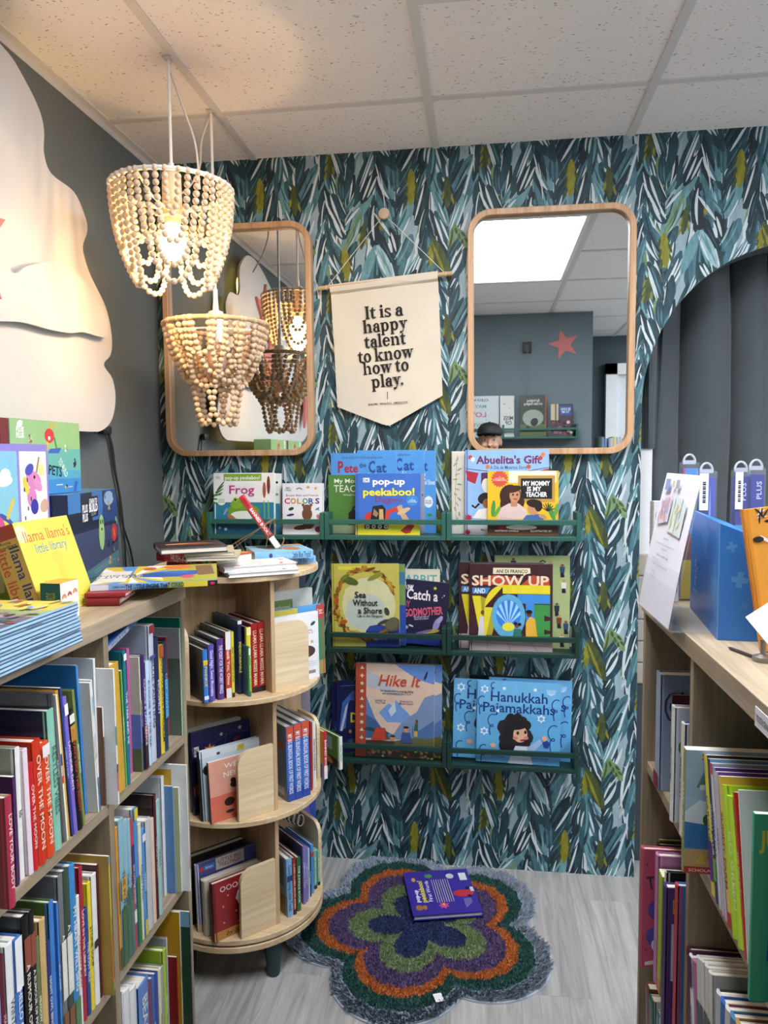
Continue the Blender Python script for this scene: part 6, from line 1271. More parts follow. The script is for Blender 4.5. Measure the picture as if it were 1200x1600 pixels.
tier_spines(RT[1], 1268, [
 (450, 461, -4, 1137, .185, '#6C7682', '#3F6CC0', 'MY BIG BILINGUAL BOOK OF FIRST WORDS', '#E4EAF4', 'blue bilingual words book with orange head, leftmost of three', .17, tri),
 (461, 473, -3, 1132, .185, '#6C7682', '#3F6CC0', 'MY BIG BILINGUAL BOOK OF FIRST WORDS', '#E4EAF4', 'blue bilingual words book with orange head, middle of three', .17, tri),
 (473, 485, -3, 1128, .183, '#6C7682', '#3F6CC0', 'MY BIG BILINGUAL BOOK OF FIRST WORDS', '#E4EAF4', 'blue bilingual words book with orange head, rightmost of three', .17, tri),
 (486, 489, -2, 1129, .165, '#A02428', '#9E2226', '', W_, 'thin dark red spine right of the bilingual trio', .15),
 (490, 495, -2, 1128, .155, '#DAD8D2', '#E2E0DA', 'Dee-Vee DODGERS', '#7A1A20', 'white spine with dark red capitals on the middle tier', .15),
], 'middle tier', G2, hi=.1935)
tier_spines(RT[1], 1245, [
 (505, 513, 0, 1144, .125, '#C9A22E', '#B3262A', 'BANNED BOOKS', '#F4ECEA', 'red BANNED BOOKS spine on the middle tier with yellow back', .13, {'band': [(.72, 1, '#DADADA')], 'bart': [('r', 0, 0, 1, .3, '#3E6E9A'), ('el', .5, .35, .3, .1, 30, '#B5702C')]}),
], 'middle tier', G2, lo=.2072, hi=.2215)
qs, qz = rp(531, 1250, .10); qt = rp(531, 1142, .10)[1]
book('white edged green book with a tractor wheel, outermost right on the middle tier', RCW @ T(.10, max(qs + .012, .2355), RT[1] + .0005) @ RZ(PI), .155, qt - RT[1] - .02, .012, '#5E8A3E', spine='#E2E6DC', sart=[('t', 'Green Tractor', .5, .5, .5, '#4A8A3A', {'w': .5})], bart=[('r', .05, .0, .95, .95, '#4E7A34'), ('r', .12, .5, .75, .9, '#8C9CB4'), ('t', 'Ploughing\nFields', .42, .78, .04, '#33406A', {'w': .5}), ('r', .2, .35, .45, .46, '#C9CFC4'), ('e', .68, .16, .4, .15, '#26241F'), ('el', .62, .18, .16, .06, -15, '#B8763A')], group=G2)
G3 = 'spines on the bottom tier of the revolving bookcase'
wire = MB
tier_spines(RT[0], 1445, [
 (450, 460, -3, 1344, .20, '#8A8E92', '#7FB4DE', 'Good Morning Little Truck', '#2A4E8A', 'light blue thick spine, leftmost right of the bottom divider', .17, {'bart': [('r', 0, 0, 1, .35, '#7A6A34'), ('r', .1, .5, .9, .95, '#5E6268')], 'band': [(.28, .38, '#2A3E6E')]}),
 (460, 466, -2, 1341, .198, '#7A1A20', '#A02428', 'LLAMA LLAMA MISSES MAMA', '#EBC9A0', 'dark red spine with black foot on the bottom tier', .17, {'band': [(.92, 1, '#1A1416')]}),
 (468, 475, -2, 1340, .192, '#26332A', '#2E6A42', 'THE JUNGLE BOOK', '#E4E6D2', 'forest green JUNGLE BOOK spine on the bottom tier', .15),
 (480, 485, -2, 1321, .175, '#5A5684', '#7F74B8', 'LUMPHANT TALES', '#D8D2EC', 'lavender tall spine, left of two on the bottom tier', .18),
 (485, 489, -2, 1321, .17, '#5A5684', '#7F7ABA', 'LUMPHANT TALES', '#D8D2EC', 'lavender tall spine, right of two on the bottom tier', .18),
 (490, 493, -2, 1323, .162, '#A8C0DC', '#B8CCE2', 'BEDTIME', '#5A7AB0', 'pale blue white spine on the bottom tier', .16),
 (493, 496, 0, 1338, .155, '#26303E', '#1E2A44', 'Animal Crackers', '#D4DCE8', 'small navy spine on the bottom tier', .14),
 (496, 501, -2, 1317, .145, '#3F86CA', '#4C92D4', '', '#D4B43A', 'sky blue spine with a red bird on the bottom tier', .14, {'band': [(.15, .24, '#B8402E')]}),
 (502, 507, -2, 1326, .13, '#6FB09E', '#78B8A4', 'MY FIRST WORDS', '#D9E0A0', 'mint spine with black foot, left of two at the tier edge', .12, {'band': [(.9, 1, '#17181A')]}),
 (509, 513, -2, 1326, .12, '#6FB09E', '#78B8A4', 'MY FIRST WORDS', '#D9E0A0', 'mint spine with black foot, right of two at the tier edge', .12, {'band': [(.9, 1, '#17181A')]}),
], 'bottom tier', G3, hi=.1935)
sb = MB()
for k in range(9):
    c = Vector((.02 + .009 * k, .1285 + .0022 * k, .343)); sb.tube([c + Vector((.0, .011 * math.cos(t), .017 * math.sin(t))) for t in [i * PI / 7 for i in range(14)]], .0016, M('#16171A', .4) if k % 2 else M('#D9D7CE', .4), 6, closed=True, X=None)
o = sb.build('spiral_notebook_wire', None); o.matrix_world = RCW; tag(o, 'black and white wire spirals peeking over the books on the bottom tier', 'binding wire')
def facing(label, z0, p, s0, W, h, Tk, cover, art=(), lean=4, spine=None, back=False, bart=(), group=None, **k):
    if not back: X = RCW @ T(p, s0, z0 + .0005) @ RZ(PI / 2) @ RX(-rad(lean))
    else: X = RCW @ T(p, s0, z0 + .0005) @ RZ(PI / 2) @ RX(-rad(lean)) @ T(W, Tk, 0) @ RZ(PI)
    return book(label, X, W, h, Tk, cover, art=art, bart=bart, spine=spine, group=group, **k)
# top tier, behind the guard
s1, _ = rp(499, 1000, .165); z_ = rp(490, 957, .165)[1]
facing('white board book back with a brown bear behind the top guard', RT[2], .163, s1 - .15, .15, z_ - RT[2], .014, '#E2E2E4', back=True, lean=1, bart=[('t', 'from\nA to Z', .78, .72, .03, '#B0405A', {'w': .3}), ('s', .85, .56, .05, 5, .4, '#D69A3A'), ('e', .72, .42, .2, .09, '#4A2A1E'), ('el', .88, .83, .06, .03, 30, '#33363C')] + [('r', .62 + .03 * i, .08, .64 + .03 * i, .13, '#444') for i in range(10)] + [('ln', [(.6, .2 + .03 * i), (.95, .2 + .03 * i)], .006, '#999') for i in range(3)], hard=False)
s1, _ = rp(508, 1000, .14); z_ = rp(500, 945, .14)[1]
facing('blue and yellow board book with a red spine, second behind the top guard', RT[2], .14, s1 - .2, .2, z_ - RT[2], .016, '#4E96CC', spine='#B23A34', back=True, lean=1, bart=[('r', 0, 0, .55, 1, '#C9BE4A'), ('r', .86, 0, 1, 1, '#3E7A4A'), ('r', .86, .8, 1, 1, '#B23A34'), ('t', 'Tiger\nTales', .93, .9, .03, '#F0D8C8', {'w': .12}), ('r', .86, 0, 1, .2, '#9A8A4A')])
z_ = rp(440, 925, .11)[1]
facing('grey and green pop-up book, third behind the top guard', RT[2], .11, .012, .178, z_ - RT[2], .014, '#C2C6C0', lean=1, art=[('r', 0, .74, .62, .9, '#66823E'), ('t', 'pop-up perforated', .32, .82, .04, '#C9D2B4', {'w': .5})] + [('el', .68 + .05 * i, .7, .012, .07, 10 * i - 20, '#22483A') for i in range(6)])
facing('navy patterned book with a white looping letter, on the far side of the top tier', RT[2], -.025, .06, .19, .29, .012, '#1A2440', lean=0, art=[('t', 'B', .72, .78, .15, '#E6E8EA', {'w': .3}), ('t', 'B', .82, .62, .15, '#E6E8EA', {'w': .3}), ('el', .2, .8, .1, .05, 20, '#B8BCA8'), ('el', .35, .6, .12, .06, -20, '#2E6A62'), ('el', .55, .42, .12, .06, 20, '#2E6A62'), ('el', .8, .4, .12, .05, 60, '#E0E0DC')])
facing('flower patterned book standing on the far side of the middle tier', RT[1], -.025, .07, .19, .29, .012, '#7A7684', lean=0, art=[('el', rs.uniform(.05, .95), rs.uniform(.05, .95), .09, .05, rs.uniform(0, 180), rs.choice(('#B9B5A2', '#8E86A4', '#C2B26A', '#4A4E62', '#D0CCC4'))) for _ in range(60)])
facing('blue book with a purple dress, on the far side of the bottom tier', RT[0], -.025, .09, .185, .295, .012, '#2E4AA0', lean=0, art=[('r', 0, 0, 1, .36, '#D6C62E'), ('t', 'Fiji', .6, .26, .1, '#2A3A8A', {'w': .6, 'bold': .02}), ('p', [(.45, .45), (.55, .8), (.78, .8), (.9, .45)], '#6E5AA8'), ('ln', [(.4, .84), (.65, .8), (.95, .86)], .03, '#C9A27A')])
# middle tier, left of the divider
s1, _ = rp(331, 1290, .168); z_ = rp(326, 1197, .165)[1]
GR = 'face-out books behind the guards of the revolving bookcase'
facing('pink picture book with a child in yellow, at the front of the middle tier', RT[1], .168, s1, .15, z_ - RT[1] + .003, .010, '#D69A86', lean=5, spine='#4A3A34', hard=False, art=[('r', 0, 0, 1, .42, '#CC6B54'), ('t', 'WE SING', .62, .88, .07, '#F0E0D4', {'w': .7, 'bold': .01}), ('t', 'NEIGHBORS', .7, .74, .07, '#F0E0D4', {'w': .85, 'bold': .01}), ('t', 'A COMMUNITY', .8, .62, .03, '#4A2A20', {'w': .4}), ('p', [(.55, .2), (.55, .34), (1, .4), (1, .2)], '#3E5A34'), ('p', [(.6, .36), (1, .45), (1, .38), (.6, .28)], '#A88A4A'), ('e', .47, .55, .08, .055, '#1E1512'), ('e', .45, .62, .05, .035, '#1E1512'), ('el', .54, .53, .05, .05, 0, '#6E4630'), ('p', [(.5, .34), (.5, .48), (.68, .48), (.7, .3), (.58, .28)], '#D6BE3A'), ('ln', [(.65, .44), (.85, .52)], .03, '#6E4630'), ('e', .36, .28, .1, .07, '#2A1C18'), ('el', .36, .12, .08, .03, 0, '#2A2A2A'), ('t', 'Written by DAN SAKS', .7, .05, .03, '#6A2A20', {'w': .7})], group=GR)
s1, _ = rp(319, 1290, .148); z_ = rp(312, 1182, .145)[1]
facing('pale blue thick picture book directly behind the pink one, middle tier', RT[1], .143, s1, .18, z_ - RT[1] + .003, .016, '#C2D2DE', lean=5, spine='#2E3434', art=[('r', 0, .9, 1, 1, '#D4DCE2'), ('el', .3, .92, .03, .02, 0, '#26303A'), ('p', [(.6, .88), (.62, .96), (.72, .97), (.72, .88)], '#C9B23A'), ('e', .14, .72, .1, .08, '#26201E'), ('el', .3, .15, .08, .02, 20, '#B04A6A')], group=GR)
z_ = rp(350, 1140, .11)[1]
facing('navy autumn picture book with an orange maple leaf, middle tier', RT[1], .098, -.184, .176, z_ - RT[1], .012, '#1E1E4A', lean=5, art=[('ln', [(0, .5), (.3, .8), (.7, .9), (1, .86)], .006, '#5A5E8A'), ('ln', [(.4, .3), (.6, .95)], .006, '#5A5E8A'), ('r', .02, .7, .12, .82, '#D8D4CC'), ('t', 'ERIC\nCARLE', .07, .76, .03, '#26262C', {'w': .1, 'bold': .02}), ('s', .3, .74, .11, 7, .5, '#CC8A2E'), ('s', .5, .9, .04, 5, .4, '#B9BCD0'), ('s', .82, .93, .04, 5, .4, '#B9BCD0'), ('el', .1, .3, .12, .1, 30, '#A84A22'), ('el', .75, .8, .06, .03, 20, '#7A2E2A')], group=GR)
z_ = rp(350, 1128, .06)[1]
facing('white and green book behind the navy autumn one, middle tier', RT[1], .07, -.186, .165, z_ - RT[1], .012, '#B9BDB4', lean=5, art=[('r', 0, .82, 1, .93, '#66823A')], group=GR)
# bottom tier, left of the divider
s1, _ = rp(336, 1474, .172); z_ = rp(334, 1386, .168)[1]
facing('dark red board book with a white heart window, front of the bottom tier', RT[0], .172, s1, .145, z_ - RT[0] + .003, .018, '#8E2226', lean=4, spine='#5A1C1C', art=[('r', 0, 0, 1, .15, '#B5803E'), ('t', 'OOO, BABY', .55, .86, .08, '#E9DDD6', {'w': .8, 'bold': .0}), ('t', 'A LITTLE', .6, .21, .03, '#E0C8B8', {'w': .5}), ('t', 'by Sandra', .5, .075, .06, '#3A2412', {'w': .6, 'sh': .3}), ('p', [(.45, .62), (.5, .74), (.62, .77), (.7, .7), (.8, .77), (.93, .73), (.97, .6), (.9, .48), (.7, .32), (.52, .48)], '#E6E2E2'), ('e', .7, .6, .17, .12, '#A2A8AE'), ('e', .68, .62, .09, .07, '#C9CDD2')] + [('s', u, v, .025, 5, .45, '#D9A9A0') for u, v in ((.3, .72), (.2, .55), (.45, .4), (.85, .3), (.2, .27))], group=GR)
s1, _ = rp(325, 1470, .142); z_ = rp(323, 1381, .14)[1]
facing('cream page edged thick book second on the bottom tier', RT[0], .138, s1, .17, z_ - RT[0], .024, '#C9BFA8', lean=4, spine='#CFC6B0', group=GR)
s1, _ = rp(313, 1465, .112); z_ = rp(316, 1356, .11)[1]
facing('slate blue feelings picture book with a yellow foot, bottom tier', RT[0], .108, s1, .19, z_ - RT[0] + .004, .012, '#4A4C86', lean=4, spine='#D8D8DC', art=[('r', 0, 0, 1, .11, '#C2A23A'), ('r', .3, .82, .75, 1, '#C6C0B6'), ('t', 'LITTLE BIG\nFEELINGS', .52, .91, .05, '#8A3A44', {'w': .36}), ('t', 'Sometimes I am', .65, .75, .065, '#E6E6EE', {'w': .66, 'bold': .015}), ('r', .05, .88, .11, .94, '#C23A3A'), ('r', .12, .88, .28, .95, '#3E7EC2'), ('t', 'Stompers', .2, .915, .025, '#E0E8F2', {'w': .12})], group=GR)
z_ = rp(350, 1330, .08)[1]
facing('dark board book with cream pages at the back of the bottom tier', RT[0], .066, -.186, .17, z_ - RT[0], .026, '#2A2622', lean=4, group=GR)

# ================================================================== lying books
def lay(label, L, Rr, z, Tk, W, cover, spine=None, art=(), sart=(), fore=False, hard=True, group=None, page=None, name='book'):
    """book lying flat; L, Rr: pixels of the two ends of its near bottom edge at height z; fore=True when the page side faces the room"""
    a, b = at(*L, 'Z', z), at(*Rr, 'Z', z); u = (b - a); Hh = u.length; u.normalize()
    if not fore: X = Matrix(((-u.y, 0, -u.x, b.x), (u.x, 0, -u.y, b.y), (0, -1, 0, z + Tk + .0004), (0, 0, 0, 1)))
    else:
        c = a + Vector((-u.y, u.x, 0)) * W
        X = Matrix(((u.y, 0, u.x, c.x), (-u.x, 0, u.y, c.y), (0, -1, 0, z + Tk + .0004), (0, 0, 0, 1)))
    return book(label, X, W, Hh, Tk, cover, spine=spine, art=art, sart=sart, hard=hard, group=group, page=page, name=name)
GT = 'books lying on top of the revolving bookcase'
bb = [('r', 0, .02, .14, .98, '#7A1A20'), ('t', 'HUSH-A-BABY!', .47, .5, .6, '#F4E6DC', {'w': .42, 'bold': .03}), ('r', .78, .02, .97, .98, '#C99A4A'), ('r', .82, .2, .93, .85, '#D8D0B4'), ('e', .86, .5, .03, .25, '#5E8A3A')]
lay('lower red book lettered BABY on the revolving bookcase top', (262, 889), (346, 899), RTOP, .02, .135, '#A5282A', art=(), sart=bb, group=GT)
lay('upper red book lettered BABY with an open mouth picture', (246, 876), (338, 886), RTOP + .0215, .024, .135, '#A5282A', art=[('r', .0, .02, 1, .2, '#C9924A'), ('p', [(.2, .3), (.35, .25), (.5, .3), (.6, .6), (.45, .9), (.3, .6)], '#E8E0DA'), ('p', [(.28, .38), (.42, .34), (.5, .6), (.4, .8)], '#1E1210')], sart=bb, group=GT)
lay('thin cream paged book, lower one under the dark brown book', (290, 878), (371, 876), RTOP + .0465, .010, .15, '#BEB49C', fore=True, group=GT)
lay('thin cream paged book, upper one under the dark brown book', (286, 871), (367, 868), RTOP + .0572, .010, .15, '#B9AE98', fore=True, group=GT)
lay('dark plum brown picture book topping the left pile of the revolving bookcase', (251, 868), (356, 862), RTOP + .0680, .016, .15, '#2E1E24', fore=True, group=GT, art=[('el', .5, .5, .4, .12, 90, '#7A4A34'), ('el', .4, .5, .3, .05, 90, '#A8743E'), ('el', .6, .6, .2, .06, 90, '#8A3A2A'), ('el', .45, .3, .2, .05, 90, '#C9A26A')])
wart = [('r', .0, .0, 1, 1, '#DEDCDC'), ('el', .5, .5, .35, .2, 0, '#E6D2CC'), ('el', .8, .2, .1, .04, 30, '#B8324A'), ('el', .85, .8, .1, .04, -20, '#B8324A'), ('el', .3, .9, .1, .05, 20, '#C9566A')]
lay('white picture book with red touches, lower one at the front rim', (357, 904), (468, 896), RTOP, .012, .115, '#DEDCDC', fore=True, art=wart, group=GT, page='#E4E2DC')
lay('white picture book with red touches, upper one at the front rim', (350, 896), (465, 887), RTOP + .0126, .014, .115, '#DEDCDC', fore=True, art=wart, group=GT, page='#E4E2DC')
lb = [('r', 0, .02, 1, .98, '#7DB6DC'), ('t', 'Little Blue Truck?', .8, .5, .62, '#20407A', {'w': .32, 'bold': .02}), ('e', .27, .5, .03, .32, '#3A3A7A'), ('t', 'What Do You Say', .5, .5, .4, '#A8D0E8', {'w': .3})]
lay('light blue truck book, lower one at the right rim', (412, 884), (493, 879), RTOP, .02, .16, '#7DB6DC', sart=lb, group=GT)
lay('light blue truck book with a farm scene, upper one under the wire stand', (398, 876), (489, 871), RTOP + .0207, .022, .16, '#7DB6DC', sart=lb, group=GT, art=[('r', 0, 0, .5, 1, '#8FBEDA'), ('el', .35, .3, .25, .15, 0, '#A8773E'), ('el', .6, .7, .3, .12, 20, '#4A4A4E'), ('el', .75, .3, .2, .1, 0, '#5E9ACA'), ('r', .8, 0, 1, .6, '#B98A4A')])
# wire stand with the small red book
ZT = RTOP + .0433
ea = empty('book_easel', T(.50, -.42, ZT)); tag(ea, 'brass wire easel standing on the light blue book, holding the red book', 'book stand')
WIRE = M('#B5A581', .3, .05, metal=.9)
def ew(px, py, y): return at(px, py, 'Y', y) - Vector((.50, -.42, ZT))
e = MB()
for y, o_ in ((-.44, 0), (-.36, 1)):
    q = [ew(365 - 2 * o_, 862, y), ew(424 + 5 * o_, 812 - 1 * o_, y)]; q[0].z = .0016
    e.tube(q, .0016, WIRE, 8)
    f0 = ew(424 + 5 * o_, 812 - o_, y); f1 = ew(415 + 14 * o_, 861, y); f1.z = .0016; f2 = ew(440, 861, y); f2.z = .0016; f3 = ew(444, 843, y)
    e.tube([f0, f0.lerp(f1, .5), f1, f2, f3, f3 + Vector((-.003, 0, .006))], .0016, WIRE, 8)
e.tube([ew(424, 812, -.44), ew(429, 811, -.36)], .0016, WIRE, 8); q0, q1 = ew(365, 862, -.44), ew(363, 862, -.36); q0.z = q1.z = .0016; e.tube([q0, q1], .0016, WIRE, 8)
e.build('frame', ea)
b0, b1 = at(439, 855, 'Y', -.43), at(381, 774, 'Y', -.43); zx = (b1 - b0); HB = zx.length; zx.normalize(); xx = Vector((-.26, .96, -.19)); xx = (xx - zx * xx.dot(zx)).normalized(); yx = zx.cross(xx)
b0 = b0 + Vector((0, 0, .004))
book('small red BANNED BOOKS volume leaning on the wire easel', Matrix(((xx.x, yx.x, zx.x, b0.x), (xx.y, yx.y, zx.y, b0.y), (xx.z, yx.z, zx.z, b0.z), (0, 0, 0, 1))), .12, HB, .017, '#C9A24A', spine='#B3262A', sart=[('t', 'BANNED BOOKS', .5, .5, .44, '#F4ECEA', {'w': .5, 'bold': .02}), ('r', .8, .02, 1, .98, '#DAD9D6'), ('t', 'NARRATED', .13, .5, .3, '#5A1416', {'w': .14}), ('r', .775, .02, .785, .98, '#2A2A2A'), ('r', .79, .02, .797, .98, '#2A2A2A')], hard=False)

# ================================================================== on the left bookcase
def carton(name, label, cat, A, B, D, z, Hh, col, front=(), side=(), topart=(), lean=0, sidecol=None, topcol=None, group=None, rightside=()):
    """box whose front face runs from A (its left end) to B (its right end) on the surface at height z"""
    u = Vector((B[0] - A[0], B[1] - A[1], 0)); W = u.length; u.normalize()
    X = Matrix(((u.x, -u.y, 0, A[0]), (u.y, u.x, 0, A[1]), (0, 0, 1, z + .0006), (0, 0, 0, 1))) @ RX(-rad(lean))
    r = empty(name, X); tag(r, label, cat, group)
    m = MB(); m.box((0, 0, 0), (W, D, Hh), M(col, .35), bev=.0012)
    if sidecol: Face(m, Matrix(((0, 0, -1, 0), (-1, 0, 0, D), (0, 1, 0, 0), (0, 0, 0, 1))), D, Hh).draw([('r', 0, 0, 1, 1, sidecol)] + list(side))
    if topcol: Face(m, Matrix(((1, 0, 0, 0), (0, 1, 0, 0), (0, 0, 1, Hh), (0, 0, 0, 1))), W, D).draw([('r', 0, 0, 1, 1, topcol)] + list(topart))
    if front: Face(m, Matrix(((1, 0, 0, 0), (0, 0, -1, 0), (0, 1, 0, 0), (0, 0, 0, 1))), W, Hh).draw(front)
    if rightside: Face(m, Matrix(((0, 0, 1, W), (1, 0, 0, 0), (0, 1, 0, 0), (0, 0, 0, 1))), D, Hh).draw(rightside)
    m.build('carton', r); return r
def plus(u, v, r, asp, col, rot=0):
    """small interlocking block shape"""
    P = []
    for (x, y) in ((-.35, 1), (.35, 1), (.35, .35), (1, .35), (1, -.35), (.35, -.35), (.35, -1), (-.35, -1), (-.35, -.35), (-1, -.35), (-1, .35), (-.35, .35)):
        c, s_ = math.cos(rad(rot)), math.sin(rad(rot)); P.append((u + r * (x * c - y * s_), v + r * (x * s_ + y * c) * asp))
    return ('p', P, col)
def creature(u, v, r, asp, cols, seed):
    q = random.Random(seed); o = []
    for i in range(9): o.append(plus(u + q.uniform(-1, 1) * r, v + q.uniform(-1.3, 1.3) * r * asp, r * .5, asp, q.choice(cols), q.uniform(0, 45)))
    return o
ZL = TOPZ
a1 = .367 / .215
dk = [('r', 0, 0, 1, 1, '#1D2746'), ('r', 0, .62, 1, 1, '#182036'), ('r', .0, .8, .22, 1, '#3E78B4'), ('r', .44, .68, .66, 1, '#3A70AE'), ('p', [(.62, .62), (.7, 1), (.95, 1), (1, .8), (1, .62)], '#24407A'), ('el', .8, .9, .11, .05, 0, '#8CB0CE'), ('el', .72, .92, .008, .015, 0, '#122'), ('el', .9, .92, .008, .015, 0, '#122'), ('r', 0, .1, 1, .58, '#3C4668'), ('p', [(0, 0), (0, .1), (1, .24), (1, 0)], '#4E7884'), ('ln', [(.45, .11), (.85, .17)], .004, '#8FB0B4'), ('ln', [(.45, .08), (.9, .145)], .004, '#8FB0B4'),
      ('t', 'PLUS\nPLUS', .3, .78, .075, '#F2F4F6', {'w': .1, 'bold': .04}), ('r', .37, .72, .56, .95, '#14182A'), ('t', 'LEARN TO', .465, .9, .045, '#F2F4F6', {'w': .16, 'bold': .03}), ('t', 'BUILD', .465, .825, .07, '#F2F4F6', {'w': .17, 'bold': .045}), ('t', 'GLOW', .465, .755, .03, '#9AA6B8', {'w': .1}),
      ('el', .62, .5, .06, .11, 0, '#9AC27E'), ('el', .62, .62, .05, .06, 0, '#A4CC88'), ('e', .6, .64, .012, .03, '#141A14'), ('e', .645, .64, .012, .03, '#141A14'), ('r', .61, .54, .64, .57, '#141A14'), ('p', [(.83, .33), (.86, .38), (.99, .42), (.96, .36)], '#161A26'), ('e', .9, .47, .06, .11, '#C2323A'), ('ln', [(.89, .52), (.91, .42)], .016, '#E0B23A')] + creature(.8, .82, .022, a1, ('#D6682E', '#2A2A2A', '#D9C88A', '#A8C27E'), 1) + creature(.76, .36, .018, a1, ('#1E1A26', '#2A2436', '#C23A4A'), 2) + creature(.95, .62, .02, a1, ('#9AC27E', '#A4CC88'), 3) + creature(.78, .17, .02, a1, ('#D6C63A', '#C23A3A', '#E6DCA0'), 4) + creature(.88, .27, .012, a1, ('#7EB24A', '#C24A3A'), 5) + [('r', .955, .1, .985, .14, '#B8323A'), ('r', .955, .116, .985, .124, '#EEE'), ('r', .965, .1, .97, .14, '#EEE')]
carton('game_box', 'dark blue building set box with a glow ghost, at the right of the box pile', 'box', (.225, -.985), (.152, -.625), .09, ZL, .215, '#1D2746', front=dk, topcol='#4A78A8', rightside=[('r', 0, 0, 1, 1, '#4E6A74')])
carton('game_box', 'second dark blue building set box standing behind the unicorn box', 'box', (.15, -1.37), (.15, -1.01), .09, ZL, .215, '#1D2746', front=dk, topcol='#4A78A8')
gz = ZL + .2165; a2 = .265 / .162
gr_ = [('r', 0, 0, 1, 1, '#7FB08A'), ('r', 0, .62, 1, 1, '#8DB47A'), ('r', 0, 0, 1, .42, '#4F9FB4'), ('r', 0, 0, 1, .2, '#3F86BE'), ('p', [(0, .62), (0, .42), (1, .3), (1, .62)], '#66AA9E'), ('t', 'PLUS\nPLUS', .13, .83, .06, '#EEF4EA', {'w': .1, 'bold': .04}), ('el', .13, .94, .04, .025, 20, '#EEF4EA'), ('t', 'TO BUILD', .72, .36, .075, '#C9E0C0', {'w': .3, 'bold': .02, 'rot': -52}), ('t', 'PETS', .6, .32, .11, '#16181E', {'w': .2, 'bold': .02, 'rot': -8}),
       ('e', .53, .8, .07, .1, '#C23A3A'), ('r', .51, .74, .54, .79, '#F2EEE8'), ('ln', [(.5, .72), (.49, .6)], .02, '#D6B23A'), ('ln', [(.6, .78), (.63, .62)], .02, '#4A7A3A'), ('p', [(.5, .56), (.53, .62), (.7, .64), (.66, .56)], '#3A62A8'), ('ln', [(.55, .9), (.57, .97)], .02, '#D6A03A'), ('ln', [(.6, .9), (.62, .97)], .02, '#D6A03A')] + creature(.78, .63, .022, a2, ('#4E8A3A', '#D6A23A', '#EDEDE6', '#7AB24A'), 6) + creature(.91, .42, .026, a2, ('#2A1A3E', '#7A2A5E', '#C24A7A', '#1E1630'), 7) + creature(.26, .75, .02, a2, ('#8A2A3A', '#C23A3A', '#C9D2DA'), 8) + [('p', [(.87, .02), (.9, .16), (.94, .15), (.91, .01)], '#2E5EB4'), ('ln', [(.6, .12), (.7, .12)], .008, '#D8ECF2'), ('ln', [(.78, .08), (.85, .085)], .006, '#CFE2EE'), plus(.74, .08, .014, a2, '#D6C23A'), plus(.76, .1, .014, a2, '#1E1E22')]
GBX = 'green building set boxes on the left bookcase'
carton('game_box', 'green building set box of pet figures, rightmost on top of the dark box', 'box', (.165, -1.088), (.165, -.823), .08, gz, .162, '#7FB08A', front=gr_, group=GBX, topcol='#7FB08A')
carton('game_box', 'narrow dark red box standing between the two green boxes', 'box', (.165, -1.118), (.165, -1.090), .08, gz, .162, '#6E2A2A', front=[('t', 'SETS', .5, .6, .1, '#1E1416', {'w': .7, 'bold': .02})])
carton('game_box', 'green building set box of pet figures, leftmost and cut by the picture edge', 'box', (.165, -1.386), (.165, -1.121), .08, gz, .162, '#7FB08A', front=gr_, group=GBX, topcol='#7FB08A')
au = .27 / .325; uy0 = at(76, 760, 'X', .19).y
uni = [('r', 0, 0, 1, 1, '#8A7EC4'), ('r', .02, .03, .60, .955, '#7FB8D0'), ('r', .63, .47, .975, .955, '#E4E4E2'), ('r', .63, .03, .975, .44, '#82BCD4'), ('e', .42, .78, .12, .04, '#EEF2F4'), ('e', .46, .81, .06, .04, '#EEF2F4'), ('e', .2, .9, .08, .03, '#EEF2F4')] + [('p', [(.33 + r * math.cos(rad(t)), .3 + r * au * math.sin(rad(t)) * 1.15) for t in range(0, 181, 15)] + [(.33 + (r - .035) * math.cos(rad(t)), .3 + (r - .035) * au * math.sin(rad(t)) * 1.15) for t in range(180, -1, -15)], c) for r, c in ((.30, '#2E4AA8'), (.265, '#D9D24A'), (.23, '#7AB85A'), (.195, '#B89AD0'), (.16, '#D98AB0'))] + [('p', [(.02, .03), (.02, .2), (.3, .26), (.6, .2), (.6, .03)], '#7EB83A'), ('p', [(.33, .1), (.36, .42), (.42, .5), (.52, .5), (.55, .4), (.5, .1), (.45, .1), (.44, .28), (.4, .28), (.39, .1)], '#E9E9EE'), ('ln', [(.46, .54), (.54, .66)], .03, '#E0B23A'), ('el', .38, .5, .05, .08, 20, '#C24A8A'), ('el', .28, .35, .06, .08, 0, '#3E7EC2'), ('el', .27, .25, .05, .07, 0, '#C24A8A')] + \
      [('el', .8, .77, .1, .07, -20, '#CC7FB4'), ('el', .85, .74, .07, .04, -40, '#D08AB8'), ('ln', [(.84, .82), (.88, .92)], .02, '#9A7A3A'), ('el', .75, .84, .06, .04, 30, '#4A4AA8'), ('el', .77, .66, .06, .08, 10, '#CC7FB4'), ('el', .8, .6, .05, .06, 0, '#3A3A9A'), ('el', .7, .74, .03, .07, 20, '#D8C24A'), ('e', .81, .79, .012, .012, '#222'), ('el', .93, .6, .06, .05, 30, '#C9A48E'), ('r', .87, .8, .94, .87, '#DCD88A')] + [('r', .67 + .04 * (i % 3), .52 + .06 * i, .685 + .04 * (i % 3), .545 + .06 * i, '#3A3A3E') for i in range(5)] + [('e', .72, .3, .08, .04, '#EEF2F4'), ('e', .9, .4, .07, .03, '#EEF2F4'), ('el', .8, .24, .07, .07, 20, '#A83A9A'), ('el', .85, .32, .04, .06, 10, '#B84AA4'), ('ln', [(.86, .38), (.88, .44)], .012, '#5A4A6A'), ('el', .78, .3, .03, .06, 30, '#E0A23A'), ('p', [(.63, .03), (.63, .14), (.8, .1), (.975, .16), (.975, .03)], '#DCE8EE')]
